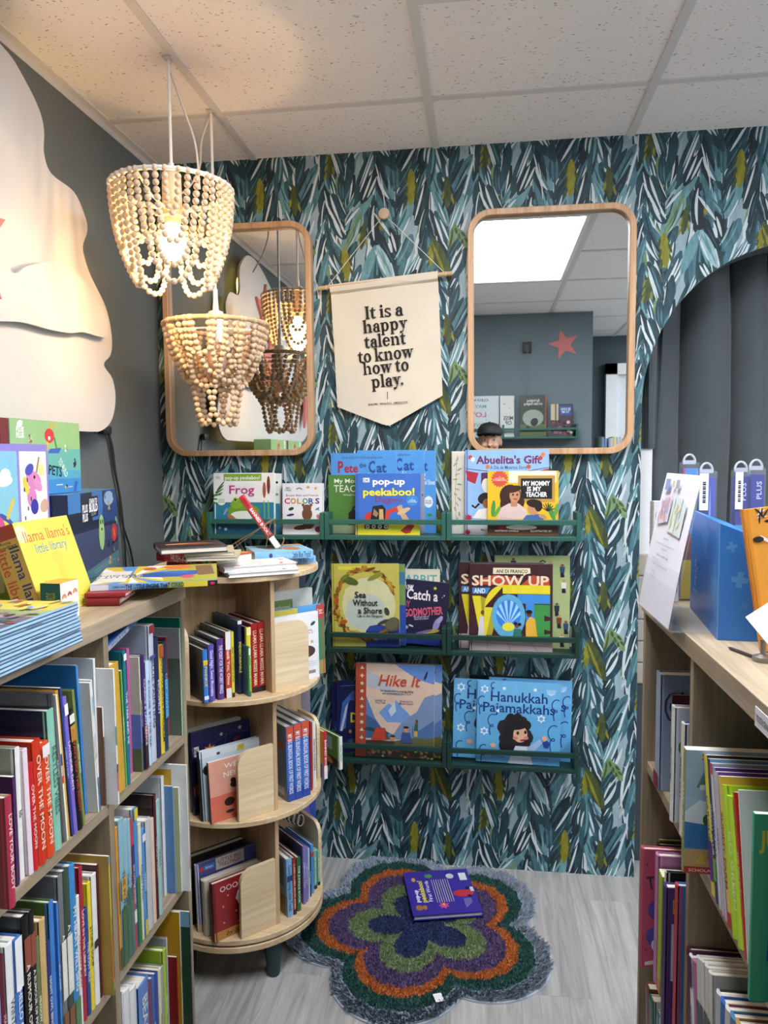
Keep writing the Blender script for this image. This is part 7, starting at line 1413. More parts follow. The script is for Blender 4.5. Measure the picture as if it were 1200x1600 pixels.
carton('game_box', 'lilac bordered unicorn building set box with a rainbow, at the left edge', 'box', (.19, uy0 - .27), (.19, uy0), .035, ZL, .325, '#8A7EC4', front=uni, topcol='#9A8ED0')
# llama library slip case: a generic long necked animal keeps the cover's layout
ll = [('r', 0, 0, 1, 1, '#D6C852'), ('e', .08, .88, .1, .09, '#F2EEA8'), ('t', "llama llama's", .52, .845, .1, '#C2503A', {'w': .84, 'bold': .0}), ('t', 'little library', .52, .71, .085, '#2E78A4', {'w': .58, 'bold': .0}), ('s', .22, .25, .12, 18, .84, '#C94A34'), ('t', '4', .22, .285, .07, '#F2E08A', {'w': .1, 'bold': .02}), ('t', 'board\nbooks', .22, .215, .025, '#F2E08A', {'w': .12}), ('t', 'Dewdney', .85, .09, .045, '#6E7A3A', {'w': .2}), ('r', .5, .18, .62, .56, '#D9BE4E'), ('e', .56, .58, .1, .07, '#D9BE4E'), ('p', [(.46, .12), (.48, .3), (.66, .3), (.7, .12)], '#C2703A')]
A_, B_ = (.333, -1.252), (.325, -1.06)
carton('book_slipcase', 'yellow slipcase of small board books leaning back on the left bookcase', 'book set', A_, B_, .052, ZL, .187, '#D6C852', front=ll, lean=18, sidecol='#C9A24A', side=[('r', 0, .86, 1, 1, '#A84A2E'), ('t', 'llama llama', .76, .42, .085, '#2A3A6A', {'w': .72, 'rot': -90}), ('t', 'little library', .28, .42, .085, '#B8502E', {'w': .72, 'rot': -90}), ('t', 'Anna\nDewdney', .5, .81, .03, '#3A4A2A', {'w': .8})])
k0, k1 = at(96, 972, 'Z', ZL), at(124, 962, 'Z', ZL)
kz = at(96, 912, 'X', k0.x).z - ZL
carton('game_box', 'small white and green card box with rainbows in front of the yellow slipcase', 'box', (k0.x, k0.y), (k1.x, k1.y), .04, ZL, kz, '#E2DED8', front=[('r', 0, 0, 1, 1, '#E2DED8')] + [('p', [(cx + r * math.cos(rad(t)), .62 + (cx - .5) * .12 + r * .9 * math.sin(rad(t))) for t in range(0, 181, 20)], c) for cx in (.2, .5, .8) for r, c in ((.13, '#B8603A'), (.1, '#D99A5A' if cx != .5 else '#B8323A'), (.06, '#8AA08A'), (.035, '#E2DED8'))] + [('t', 'KINDNESS', .55, .28, .12, '#C2708A', {'w': .75, 'bold': .01})], topcol='#D9983A', sidecol='#24604E', side=[('t', 'KIND CARDS', .5, .45, .22, '#A8A23A', {'w': .6, 'rot': 90})])
# thin picture books in a pile at the front edge
GS_ = 'thin light blue picture books piled on the left bookcase'
sr = random.Random(11); zt = ZL; NB = 12
nm = ['lowest', 'second', 'third', 'fourth', 'fifth', 'sixth', 'seventh', 'eighth', 'ninth', 'tenth', 'eleventh', 'topmost']
for i in range(NB):
    ya = -1.392 + sr.uniform(-.004, .004) + .001 * i; xa = .484 - .0012 * i + sr.uniform(-.003, .003); tk = .0047
    X = Matrix(((-1, 0, 0, xa), (0, 0, -1, ya), (0, -1, 0, zt + tk + .0003), (0, 0, 0, 1))) @ RY(rad(sr.uniform(-.8, .8)))
    top = i == NB - 1
    art = [('r', 0, 0, 1, 1, '#8A9A6A'), ('r', 0, .0, 1, .3, '#C9B24A'), ('r', .2, .12, .7, .3, '#D9C25A'), ('r', 0, .5, 1, 1, '#5A5A66')] + [('el', sr.uniform(.02, .98), sr.uniform(.4, .98), .05, .025, sr.uniform(0, 180), sr.choice(('#8A6A7A', '#4A4E6A', '#B8927A', '#6E5A6E', '#A2A0A8', '#8A4A4A', '#3E4A3E'))) for _ in range(90)] + [('el', sr.uniform(.02, .98), sr.uniform(.0, .4), .06, .02, sr.uniform(60, 120), sr.choice(('#A8B2BA', '#D6C66A', '#5E86A8', '#B0683A'))) for _ in range(26)] if top else ()
    book('%s thin light blue spine in the pile of picture books at the front edge' % nm[i], X, .2, .235, tk, '#8FAFC8', spine='#9BBBD6', back='#4E6072', art=art, hard=False, group=GS_, name='picture_book', sart=[('r', 0, 0, 1, .28, '#3C4854')] + ([('t', 'Hello Lighthouse Home', .5, .62, .4, '#26384A', {'w': .5})] if i % 3 == 0 else []))  # dark band along each spine paints the shadow between piled books
    zt += tk + .0005
# red books under the big picture book
lay('dark red book, lower one under the engine picture book', (136, 948), (187, 947), ZL, .016, .13, '#7A1E24', group='dark red books under the engine picture book')
lay('dark red book, upper one under the engine picture book', (132, 935), (196, 934), ZL + .0164, .009, .13, '#8A2428', group='dark red books under the engine picture book')
eng = [('r', 0, 0, 1, 1, '#C9B23A')] + [('p', [(.35, .72), (.35 + 1.1 * math.cos(rad(t)), .72 + 1.1 * math.sin(rad(t))), (.35 + 1.1 * math.cos(rad(t + 13)), .72 + 1.1 * math.sin(rad(t + 13)))], c) for t, c in zip(range(0, 360, 26), ('#4E8AC8', '#D9DDE0') * 7)] + [('p', [(0, 0), (0, .42), (.5, .5), (1, .35), (1, 0)], '#9A9A3A'), ('p', [(.3, .62), (.25, .3), (.4, .16), (.6, .18), (.62, .4), (.5, .64)], '#24509A'), ('el', .52, .35, .08, .12, 0, '#2E62B0'), ('p', [(.3, .16), (.35, .02), (.95, .05), (.9, .2)], '#6E5234'), ('el', .25, .25, .1, .06, 0, '#B8466E'), ('p', [(.7, .4), (.9, .5), (1, .3), (.8, .2)], '#C26A2E'), ('el', .8, .6, .1, .06, 0, '#B8602E'), ('p', [(.1, .74), (.1, .98), (.7, .98), (.7, .74)], '#CFCFC8'), ('t', 'THE LITTLE\nENGINE', .4, .86, .07, '#26262C', {'w': .5, 'rot': 90})]
lay('large colourful engine picture book lying across the corner of the left bookcase', (141, 924), (340, 915), ZL + .026, .012, .25, '#C9B23A', spine='#5E94CC', art=eng, sart=[('r', 0, .02, .14, .98, '#D4DCE4'), ('r', .14, .02, .36, .98, '#7AA8D4'), ('r', .6, .02, .72, .98, '#8A9A5A'), ('r', .72, .02, .92, .98, '#D6C23A'), ('r', .92, .02, 1, .98, '#1C1C1E'), ('e', .96, .5, .02, .25, '#C2324A'), ('t', 'THE LITTLE ENGINE THAT COULD', .5, .5, .6, '#1A1A22', {'w': .46, 'bold': .03}), ('t', 'LOREN LONG', .22, .5, .3, '#1A1A22', {'w': .1, 'bold': .02})], name='picture_book')

# ================================================================== on the right bookcase
ZR = TOPZ
# blue hexagonal-shouldered display box
p0, pl, pr_ = at(1120, 1000, 'Z', ZR), at(1067, 937, 'Z', ZR), at(1187, 1003, 'Z', ZR)
pl = p0 + (pl - p0) * .75
hb = at(1122, 818, 'Y', p0.y).z - ZR
bx = empty('display_box', T(p0.x, p0.y, ZR + .0005)); tag(bx, 'bright blue puzzle piece printed display box with a sloping top on the right bookcase', 'box')
BLUE = M('#2C74C4', .32, .03)
m = MB(); ul = (pl - p0); ur = (pr_ - p0); LW, RW = ul.length, ur.length
back = ul + ur
v = [Vector((0, 0, 0)), ur, back, ul]; tops = [hb, hb - .025, hb - .02, hb + .004]
vs = [(q.x, q.y, 0) for q in v] + [(q.x, q.y, t) for q, t in zip(v, tops)]
m.add(vs, [(0, 1, 5, 4), (1, 2, 6, 5), (2, 3, 7, 6), (3, 0, 4, 7), (0, 3, 2, 1), (4, 5, 6, 7)], BLUE)
ux, uy = ul.normalized(), ur.normalized()
FL = Face(m, Matrix(((-ux.x, 0, -uy.x, ul.x), (-ux.y, 0, -uy.y, ul.y), (0, 1, 0, 0), (0, 0, 0, 1))), LW, hb)
FR = Face(m, Matrix(((uy.x, 0, -ux.x, 0), (uy.y, 0, -ux.y, 0), (0, 1, 0, 0), (0, 0, 0, 1))), RW, hb)
FL.draw([plus(.55, .82, .13, LW / hb, '#4A90D2', 8), plus(.88, .45, .13, LW / hb, '#4A90D2', 0), ('t', 'PLUS', .2, .42, .06, '#BFD4EA', {'w': .5, 'rot': 90, 'bold': .02}), ('r', .12, .22, .3, .25, '#8FB4DC'), ('r', .3, .5, .34, .53, '#1E2E5A'), ('r', .36, .47, .4, .5, '#1E2E5A')])
FR.draw([plus(.3, .8, .13, RW / hb, '#4A90D2', 15), plus(.5, .52, .2, RW / hb, '#4A90D2', -8), plus(.62, .3, .1, RW / hb, '#3A7EC8', 30), ('r', .0, .0, .015, 1, '#7FA8D4')])
m.build('carton', bx)
# clear hanging tubes of building pieces standing in the box and behind it
def clear_mat(h, a):
    m, nt, b, L = newmat('clear_plastic'); b.inputs['Base Color'].default_value = lin(h); b.inputs['Alpha'].default_value = a; b.inputs['Roughness'].default_value = .08
    n = nt.nodes.new('ShaderNodeTexNoise'); n.inputs['Scale'].default_value = 12; mr = nt.nodes.new('ShaderNodeMapRange'); mr.inputs['To Min'].default_value = .04; mr.inputs['To Max'].default_value = .16
    L(n.outputs[0], mr.inputs[0]); L(mr.outputs[0], b.inputs['Roughness'])
    return m
CLEAR = clear_mat('#C9D2DA', .10); CLEAR2 = clear_mat('#DDE2EA', .4)
def tube_pack(px0, px1, ptop, y, label, art, lab):
    a, b = at(px0, 760, 'Y', y), at(px1, 760, 'Y', y); zt_ = at((px0 + px1) / 2, ptop, 'Y', y).z; W = (b - a).x; Hh = zt_ - ZR - .001; D = .03
    r = empty('craft_tube', T(a.x, y, ZR + .0006)); tag(r, label, 'toy pack', 'clear hanging packs of building pieces')
    c = MB(); c.box((0, 0, 0), (W, D, Hh), CLEAR, bev=.002); c.build('sleeve', r)
    i = MB(); i.box((.002, .004, .004), (W - .002, D - .004, Hh - .012), M('#2C3A8A', .4)); Face(i, Matrix(((1, 0, 0, .002), (0, 0, -1, .004), (0, 1, 0, .004), (0, 0, 0, 1))), W - .004, Hh - .016).draw(art); i.build('insert_card', r)
    t = MB(); t.tube([(W * .5 + .011 * math.cos(q), D * .5, Hh + .012 * math.sin(q) * 1.3) for q in [PI * k / 10 for k in range(11)]], .0022, CLEAR2, 6); t.box((W * .5 - .012, D * .5 - .0015, Hh - .004), (W * .5 + .012, D * .5 + .0015, Hh + .004), CLEAR2); t.build('hang_tab', r)
    if lab:
        l = MB(); l.box((0, -.0008, Hh - .075), (W * .5, -.0002, Hh - .004), M('#E6E6EA', .5)); Face(l, Matrix(((1, 0, 0, 0), (0, 0, -1, -.0008), (0, 1, 0, Hh - .075), (0, 0, 0, 1))), W * .5, .071).draw([('r', .35, .2 + .06 * k, .7, .2 + .06 * k + (.03 if k % 2 else .045), '#26262A') for k in range(10)]); l.build('price_label', r)
hill = [('r', 0, 0, 1, 1, '#4E8AD0'), ('r', 0, 0, 1, .35, '#C9B23A'), ('r', 0, .3, 1, .5, '#7A4A3A'), ('e', .5, .72, .6, .1, '#5E9A3A'), ('p', [(.2, .85), (.6, .93), (1, .88), (1, .84)], '#E8EEF4'), ('r', 0, .5, .14, 1, '#C23A4A'), ('t', 'PLUS', .8, .88, .03, '#E8EEF8', {'w': .3, 'rot': 90})]
rocket = [('r', 0, 0, 1, 1, '#4450A8'), ('r', 0, 0, 1, .4, '#6E7A3A'), ('e', .6, .38, .35, .08, '#B8703A'), ('e', .7, .15, .12, .03, '#B8323A'), ('r', 0, .78, .3, .97, '#C23A5A'), ('r', .4, .1, .6, .45, '#5E9AD8'), ('p', [(.55, .55), (.65, .95), (.75, .55)], '#8AA8D8')]
sea_ = [('r', 0, 0, 1, 1, '#2A2E8A'), ('r', 0, .55, 1, .62, '#3E9AC2'), ('r', 0, .3, 1, .45, '#3A4AA8'), ('el', .35, .45, .2, .04, 50, '#8A8AB4'), ('r', 0, 0, 1, .18, '#7A4AA8'), ('r', .1, .2, .3, .6, '#4E8ED8'), ('t', 'PLUS', .6, .88, .03, '#C9D4EE', {'w': .4, 'rot': 90}), ('e', .7, .1, .2, .05, '#9A6AC8')]
tube_pack(1066, 1093, 722, -.955, 'clear hang pack with a green hill picture, leftmost behind the paper flyer', hill, False)
tube_pack(1093, 1121, 736, -1.0, 'clear hang pack with a red barn and a barcode, between flyer and blue box', rocket, True)
tube_pack(1149, 1173, 734, -1.0, 'clear hang pack of deep blue sea pieces with a barcode label', sea_, True)
tube_pack(1173, 1197, 731, -1.005, 'clear hang pack of deep blue sea pieces at the right picture edge', sea_, False)
# white framed book behind the flyer
a_ = at(1015, 960, 'Z', ZR)
q0 = at(1011, 940, 'Y', -.93); q1 = at(1012, 782, 'Y', -.93)
book('white book with a dotted grey spine and a blue picture, behind the paper flyer', T(q0.x, -.965, ZR + .0006) @ RZ(rad(-4)), .052, q1.z - ZR, .02, '#DCDCDC', spine='#9A9690', art=[('r', .12, .1, .95, .72, '#4A8AB8'), ('ln', [(.18 + .06 * math.cos(t), .86 + .04 * math.sin(t)) for t in range(6)] + [(.45, .9)], .012, '#33343A')], sart=[('e', .02 + .05 * i, .3 + .4 * (i % 2), .008, .12, '#5E5A55') for i in range(20)])
# acrylic stand and the flyer in it
l0, l1 = at(998, 945, 'Z', ZR + .0008), at(1047, 989, 'Z', ZR + .0008)
u_ = (l1 - l0); WL = u_.length; u_.normalize(); X = Matrix(((u_.x, -u_.y, 0, l0.x), (u_.y, u_.x, 0, l0.y), (0, 0, 1, ZR + .0008), (0, 0, 0, 1)))
hs = empty('sign_holder', X); tag(hs, 'clear acrylic sign holder at the end of the right bookcase', 'sign holder')
LEAN = rad(10)
def hold(pts, w0, w1, th, mt, name, root):   # profile in (y, z) swept across the width
    mm = MB(); n = len(pts); vs = []
    for (w) in (w0, w1):
        vs += [(w, y, z) for y, z in pts] + [(w, y + th * .9, z - th * .35 + .0) for y, z in pts]
    fs = []
    for i in range(n - 1):
        fs += [(i, i + 1, 2 * n + i + 1, 2 * n + i), (n + i, 3 * n + i, 3 * n + i + 1, n + i + 1), (i, n + i, n + i + 1, i + 1), (2 * n + i, 2 * n + i + 1, 3 * n + i + 1, 3 * n + i)]
    fs += [(0, 2 * n, 3 * n, n), (n - 1, 2 * n - 1, 4 * n - 1, 3 * n - 1)]
    mm.add(vs, fs, mt); return mm.build(name, root)
hold([(0, .003), (.235 * math.sin(LEAN), .235 * math.cos(LEAN))], 0, WL, .0016, CLEAR, 'back_plate', hs)
fb = MB(); fb.box((0, -.0, 0), (WL, .085, .0022), CLEAR, bev=.0005); fb.build('foot', hs)
hold([(-.004, .003), (-.004 + .1 * math.sin(LEAN), .1 * math.cos(LEAN))], 0, WL, .0012, CLEAR, 'front_pocket', hs)
fl = empty('paper_flyer', X); tag(fl, 'white printed flyer with a faint floral picture, in the acrylic holder', 'flyer')
fm = MB(); n = 16; pts = []
for i in range(n + 1):
    t = i / n; l = .258 * t; bow = .006 * math.sin(PI * t); pts.append((l * math.sin(LEAN) - .0015 - bow * .25 + .004 * t * t, .004 + l * math.cos(LEAN)))
vs = [(x, y, z) for x in (.006, WL - .006) for y, z in pts]; fs = [(i, n + 1 + i, n + 2 + i, i + 1) for i in range(n)]
fm.add(vs + [(a, b + .0004, c) for a, b, c in vs], fs + [tuple(2 * (n + 1) + k for k in f[::-1]) for f in fs], M('#DEDEE8', .6, .02))
FW, FH = WL - .012, .258
FX = Matrix(((1, 0, 0, .006), (0, math.sin(LEAN), -math.cos(LEAN), -.0035), (0, math.cos(LEAN), math.sin(LEAN), .004), (0, 0, 0, 1)))
Face(fm, FX, FW, FH).draw([('r', .14, .88, .28, .96, '#8E96C8'), ('r', .36, .9, .42, .95, '#C9C9A8'), ('r', .46, .9, .56, .96, '#A8A8B0'), ('p', [(.1, .62), (.2, .82), (.45, .86), (.42, .66)], '#D6D2E2'), ('p', [(.45, .6), (.48, .86), (.86, .82), (.84, .58)], '#D2DEDC')] + [('el', rs.uniform(.12, .45), rs.uniform(.66, .84), .03, .02, rs.uniform(0, 180), rs.choice(('#CFA2B0', '#D6B0A4', '#A2A6D0', '#C4A8C8'))) for _ in range(26)] + [('el', rs.uniform(.5, .82), rs.uniform(.62, .82), .05, .012, rs.uniform(30, 100), rs.choice(('#B8CFC8', '#D8DCA8', '#B4C4DE'))) for _ in range(14)] + [('t', 'Support the', .5, .545, .013, '#6A6E82', {'w': .3}), ('t', 'a community bookshop and gathering place for all', .5, .50, .011, '#8A8EA0', {'w': .75}), ('t', 'young readers', .5, .47, .011, '#8A8EA0', {'w': .4}), ('t', 'Become a member today', .5, .42, .014, '#6A6E82', {'w': .5}), ('t', 'Monthly story time', .3, .385, .01, '#8A8EA0', {'w': .4}), ('t', 'New books for every child in the neighborhood', .45, .35, .01, '#8A8EA0', {'w': .7}), ('t', 'Thank you', .3, .30, .01, '#9A9EAE', {'w': .3}), ('t', 'for reading with us', .32, .26, .01, '#9A9EAE', {'w': .35})])
fm.build('sheet', fl)
# orange art book leaning on the blue box
o0, o1 = at(1190, 985, 'Y', -1.345), at(1166, 797, 'Y', -1.345)
lz = math.atan2(o1.x - o0.x, o1.z - ZR)
book('orange hardback with black and white scribble art, leaning beside the blue box', T(o0.x, -1.352, ZR + .001) @ RY(lz) @ RX(rad(-6)) @ RZ(rad(-8)), .15, (o1.z - ZR) / math.cos(lz), .017, '#E29A3C', spine='#D98A2A', art=[('el', .3 + rs.uniform(-.2, .3), .93 + rs.uniform(-.06, .05), .05, .008, rs.uniform(0, 180), rs.choice(('#1E1C1A', '#EDE8DE', '#2A2622'))) for _ in range(60)] + [('ln', [(.12, .8), (.3, .7), (.6, .66)], .03, '#E6E2DA'), ('el', .1, .78, .05, .03, 0, '#2A2622'), ('el', .8, .3, .06, .05, 0, '#B8603A')], sart=[('t', 'The House on Fresh Corner', .5, .5, .4, '#8A4E1A', {'w': .6})])
# small white sign card in a wooden clip, and a dark pencil
sg = empty('sign_stand', at(1196, 1030, 'Z', ZR + .0006).to_4d().xyz and T(*at(1192, 1032, 'Z', ZR + .0006))); tag(sg, 'small tilted white card in a metal stand at the right picture edge', 'sign')
m = MB(); m.lathe([(0, 0), (.014, 0), (.014, .006), (.004, .01), (.004, .03), (0, .03)], M('#8C8A84', .35, .03, metal=.7), 20); m.build('clip_base', sg)
m = MB(); m.box((-.012, -.001, -.03), (.07, .001, .045), M('#E6E6E8', .5, .01), T(.008, -.02, .036) @ RZ(rad(-14)) @ RX(rad(-22)) @ RY(rad(-38))); m.build('card', sg)
e0, e1 = at(1142, 1013, 'Z', ZR + .003), at(1186, 1029, 'Z', ZR + .003)
m = MB(); m.tube([(0, 0, 0), (e1 - e0)], .0024, M('#33262A', .45), 8); m.tube([(0, 0, 0), (e0 - e1).normalized() * .006], [.0024, .0005], M('#1A1A1A', .5), 8); o = m.build('pencil', None, loc=e0); tag(o, 'thin dark pencil lying in front of the blue box', 'pencil')
tg = MB(); q = at(1182, 1095, 'X', XR - .005); tg.box((-.001, -.03, -.012), (0, .03, .012), M('#D6D8DC', .5)); Face(tg, Matrix(((0, 0, -1, -.001), (-1, 0, 0, .03), (0, 1, 0, -.012), (0, 0, 0, 1))), .06, .024).draw([('t', 'YOUTH GRAPHIC', .5, .5, .3, '#44464C', {'w': .85, 'bold': .01})]); o = tg.build('shelf_label', None, loc=(XR - .0052, -1.60, 1.098)); tag(o, 'white shelf label stuck on the front edge of the right bookcase', 'label')

# ================================================================== book on the rug
c0, c1, c2, c3 = (at(*q, 'Z', .034) for q in ((632, 1362), (731, 1359), (751, 1422), (643.5, 1434)))
ctr = (c0 + c1 + c2 + c3) / 4; ux = ((c2 - c3) + (c1 - c0)).normalized(); Wd = ((c2 - c3).length + (c1 - c0).length) / 2; Dp = ((c0 - c3).length + (c1 - c2).length) / 2; vy = Vector((-ux.y, ux.x, 0))
# back cover up; text runs away from the camera, so the book's up is -ux; spine lies on the left-far side
pk = [('r', 0, 0, 1, 1, '#3A2C8E'), ('t', 'pop-up', .18, .66, .06, '#EDEAF2', {'w': .25, 'bold': .03}), ('t', 'peekaboo!', .40, .58, .075, '#D9CE3A', {'w': .5, 'bold': .03}), ('t', 'First Words', .48, .47, .055, '#DAD6EE', {'w': .5})]
F_ = empty('board_book', T(ctr.x, ctr.y, .018)); tag(F_, 'purple pop-up board book lying face down on the flower rug', 'book')
m = MB(); Lm = Matrix(((ux.x, vy.x, 0, 0), (ux.y, vy.y, 0, 0), (0, 0, 1, 0), (0, 0, 0, 1)))
PUR = M('#35298A', .3)
m.box((-Wd / 2, -Dp / 2, .013), (Wd / 2, Dp / 2, .0165), PUR, Lm, bev=.0012); m.box((-Wd / 2, -Dp / 2, 0), (Wd / 2, Dp / 2, .0035), PUR, Lm, bev=.0012); m.box((-Wd / 2, Dp / 2 - .003, 0), (Wd / 2, Dp / 2, .0165), PUR, Lm, bev=.001)
# print: frame with u along +vy (reading direction), v along -ux
Face(m, Lm @ Matrix(((0, -1, 0, Wd / 2), (1, 0, 0, -Dp / 2), (0, 0, 1, .0165), (0, 0, 0, 1))), Dp, Wd).draw([('r', 0, 0, 1, 1, '#3A2D92'), ('t', 'pop-up', .42, .88, .05, '#EDEAF2', {'w': .3, 'bold': .03}), ('t', 'peekaboo!', .52, .79, .065, '#D9CE3A', {'w': .5, 'bold': .03}), ('t', 'First Words', .52, .69, .05, '#DAD6EE', {'w': .5})] + [('ln', [(.25, .6 - .035 * i), (.78, .6 - .035 * i)], .008, ('#B8B46A', '#B8B4D6', '#C9C68A')[i % 3]) for i in range(8)] + [('el', .16, .88, .06, .05, 0, '#9A6A3A'), ('e', .16, .8, .05, .03, '#A8743E'), ('e', .8, .87, .05, .03, '#C9924A'), ('e', .87, .63, .05, .06, '#4A8A4A'), ('e', .84, .3, .06, .06, '#C9C9CE'), ('s', .18, .52, .08, 7, .55, '#C24A8E'), ('e', .2, .52, .025, .02, '#E0A03A'), ('el', .42, .18, .14, .08, 90, '#B8323E'), ('e', .35, .1, .03, .03, '#1E1A24'), ('e', .53, .1, .03, .03, '#1E1A24'), ('r', .72, .05, .9, .16, '#D9D9DE'), ('r', .45, .01, .55, .06, '#D0D0D8')] + [('ln', [(.1 + .02 * i, .2 - .02 * i), (.3, .2 - .02 * i)], .005, '#A8A4CC') for i in range(6)])
m.build('cover', F_)
p_ = MB(); p_.box((-Wd / 2 + .004, -Dp / 2 + .003, .0035), (Wd / 2 - .003, Dp / 2 - .003, .013), M('#C9C9CE', .6), Lm); p_.build('pages', F_)

# ================================================================== what the mirrors show: the wall behind the camera
def mat_(px, py, y): q = at(px, py, 'Y', -y); return Vector((q.x, y, q.z))      # mirrored view point at depth y (negative)
la, lb2 = mat_(700, 684, YO + .1), mat_(902, 684, YO + .1)
r = empty('picture_ledge', T(lb2.x, YO + .001, la.z)); r.rotation_euler = (0, 0, PI); tag(r, 'green picture ledge on the wall behind the camera, seen in the right mirror', 'wall shelf')
Wl = lb2.x - la.x
b = MB(); b.box((0, -.105, -.014), (Wl, 0, 0), GREEN, bev=.001); b.build('base', r)
for a in (0, Wl * .56, Wl - .014):
    s = MB(); s.box((a, -.106, -.0), (a + .014, 0, .085), GREEN, bev=.001); s.build('side_panel', r)
f = MB(); f.box((.014, -.105, .045), (Wl - .014, -.094, .06), GREEN, bev=.001); f.build('front_rail', r)
def back_book(label, px0, px1, py, y, tk, cov, art, **k):
    a, b = mat_(px0, 650, y), mat_(px1, 650, y); z = la.z + .0006; h = mat_(px0, py, y).z - z
    return book(label, T(b.x, y, z) @ RZ(PI) @ RX(rad(-2)), b.x - a.x, h, tk, cov, art=art, name='picture_book', group=None, **k)
yb = YO + .088
back_book('pale grey love picture book on the ledge behind the camera, leftmost in the mirror', 715, 779, 620, yb, .012, '#B9C2C6', [('t', 'CLEO WADE', .55, .9, .05, '#33383E', {'w': .6, 'bold': .02}), ('t', 'MAY YOU', .6, .75, .07, '#5E8A9A', {'w': .6}), ('t', 'LOVE', .55, .55, .1, '#B8506A', {'w': .5, 'bold': .02}), ('t', 'LOVED', .5, .3, .08, '#6E9A6A', {'w': .6, 'bold': .02}), ('s', .3, .42, .03, 5, .5, '#C9A23A')])
back_book('white leaf dotted picture book beside the love book, in the right mirror', 781, 803, 619, yb - .015, .012, '#C6C9C6', [('t', 'MISS\nOF', .4, .4, .09, '#33383E', {'w': .7, 'bold': .02}), ('s', .7, .8, .1, 5, .5, '#C98A4A'), ('s', .3, .7, .08, 5, .5, '#C9A25A'), ('s', .8, .2, .1, 5, .5, '#B8603A'), ('s', .2, .15, .08, 5, .5, '#C98A4A')])
back_book('dark green picture book with a hedgehog shape, in the right mirror', 812, 853, 618, yb, .012, '#343C34', [('r', 0, 0, 1, .3, '#4E5E3A'), ('e', .5, .45, .4, .2, '#8A9488'), ('el', .45, .35, .16, .14, -60, '#22241F'), ('el', .7, .22, .07, .06, 0, '#22241F'), ('t', 'Big Hedgehog\nand Little Hedgehog', .5, .82, .06, '#D6DAD0', {'w': .7}), ('el', .2, .66, .08, .03, 0, '#1E221E')], spine='#B85A3A')
back_book('purple and brown forest picture book at the right of the mirrored ledge', 860, 894, 632, yb, .012, '#4A3A44', [('r', .05, .65, .6, .95, '#33508A'), ('t', 'BE KIND\nTO ME', .33, .8, .07, '#D6DCE6', {'w': .45}), ('r', .65, .5, 1, 1, '#B4A88A'), ('r', .75, .3, .8, 1, '#3A2E2A')] + [('e', rs.uniform(.05, .95), rs.uniform(.05, .5), .08, .05, rs.choice(('#7A3A4A', '#C9B8A8', '#2A2430', '#8A5A7A'))) for _ in range(20)])
hk = mat_(823, 545, YO); o = MB(); o.box((-.03, 0, -.035), (.03, .02, .04), M('#1E2224', .5), bev=.003); o.box((-.012, .02, -.03), (.012, .028, .01), M('#2A2E30', .5)); o.tube([(-.0, .024, -.03), (.006, .02, -.15), (-.004, .012, -.34), (0, .01, -.42)], .004, M('#6E7478', .6), 6)
o = o.build('wall_outlet', None, loc=(hk.x, YO + .001, hk.z)); tag(o, 'small black wall outlet with a thin hanging cord, seen in the right mirror', 'outlet')
# shelf of books and a white cased opening past the corner
o = MB(); d0, d1 = mat_(945, 570, -4.08), mat_(990, 570, -4.08)
o.box((0, -.02, 0), (.09, .05, d0.z), WHITE); o.box((0, -.02, d0.z - .09), (.75, .05, d0.z), WHITE); o.box((.66, -.02, 0), (.75, .05, d0.z), WHITE); o.box((.09, -.02, 0), (.66, .0, d0.z - .09), M('#1A1C20', .6)); o.box((.09, -.02, 0), (.17, .01, d0.z - .09), M('#C9CCD0', .5))
struct(o.build('door_1', None, loc=(d0.x, -4.08, 0)))
g0 = mat_(928, 682, -3.4)
bc = empty('bookcase', T(2.12, -3.42, 0)); tag(bc, 'white bookcase past the corner, its spines showing low in the right mirror', 'bookcase')
s = MB(); s.box((-.22, -.3, 1.28), (.45, .05, 1.3), WHITE); s.build('top', bc)
for a in (-.22, .43):
    s = MB(); s.box((a, -.3, 0), (a + .02, .05, 1.28), WHITE); s.build('side_panel', bc)
s = MB(); s.box((-.2, -.3, 0), (.43, -.28, 1.28), WHITE); s.build('back_panel', bc)
for zz in (.3, .62, .94):
    s = MB(); s.box((-.2, -.28, zz), (.43, .05, zz + .02), WHITE); s.build('shelf', bc)
xq = -.19; i = 0
while xq < .40:
    tk = R_.uniform(.022, .036); hq = g0.z - 1.302 - R_.uniform(0, .02); c = R_.choice(('#C9C9C4', '#6E8AA8', '#33383E', '#D6C28A', '#B9BCC0', '#8A9AB4', '#4A5A4A', '#E0DCD2', '#7A5A4A'))
    i += 1
    book('%s thin book from the corner in the spine row on the white bookcase' % ORD[i], T(2.12 + xq + tk, -3.42 + .03, 1.3006) @ RZ(-PI / 2) @ T(0, 0, 0), .2, hq, tk - .0016, c, group='spines on the white bookcase past the corner')
    xq += tk

# ================================================================== the photographer, seen only in the right mirror
PX_, PY_ = 1.15, -2.70
pe = empty('person', T(PX_, PY_, 0)); tag(pe, 'person in a black cap holding up a phone, reflected low in the right mirror', 'person')
SKM = M('#C69A80', .5, .04, scale=20); JK = M('#1E2024', .75, .06); TR = M('#2A303C', .8, .06); CAPM = M('#141416', .7, .05)
def remesh(mb, name, vox, mat, smooth=6):
    o = mb.build(name, pe)
    r = o.modifiers.new('remesh', 'REMESH'); r.mode = 'VOXEL'; r.voxel_size = vox; r.use_smooth_shade = True
    s = o.modifiers.new('smooth', 'SMOOTH'); s.iterations = smooth; s.factor = .5
    return o
def blob(mb, c, r, rot=None, n=20):
    bm = bmesh.new(); bmesh.ops.create_uvsphere(bm, u_segments=n, v_segments=n // 2 + 2, radius=1)
    X = T(*c) @ (rot if rot is not None else Matrix.Identity(4)) @ Matrix.Diagonal((*r, 1)); mb.bm(bm, SKM, X)
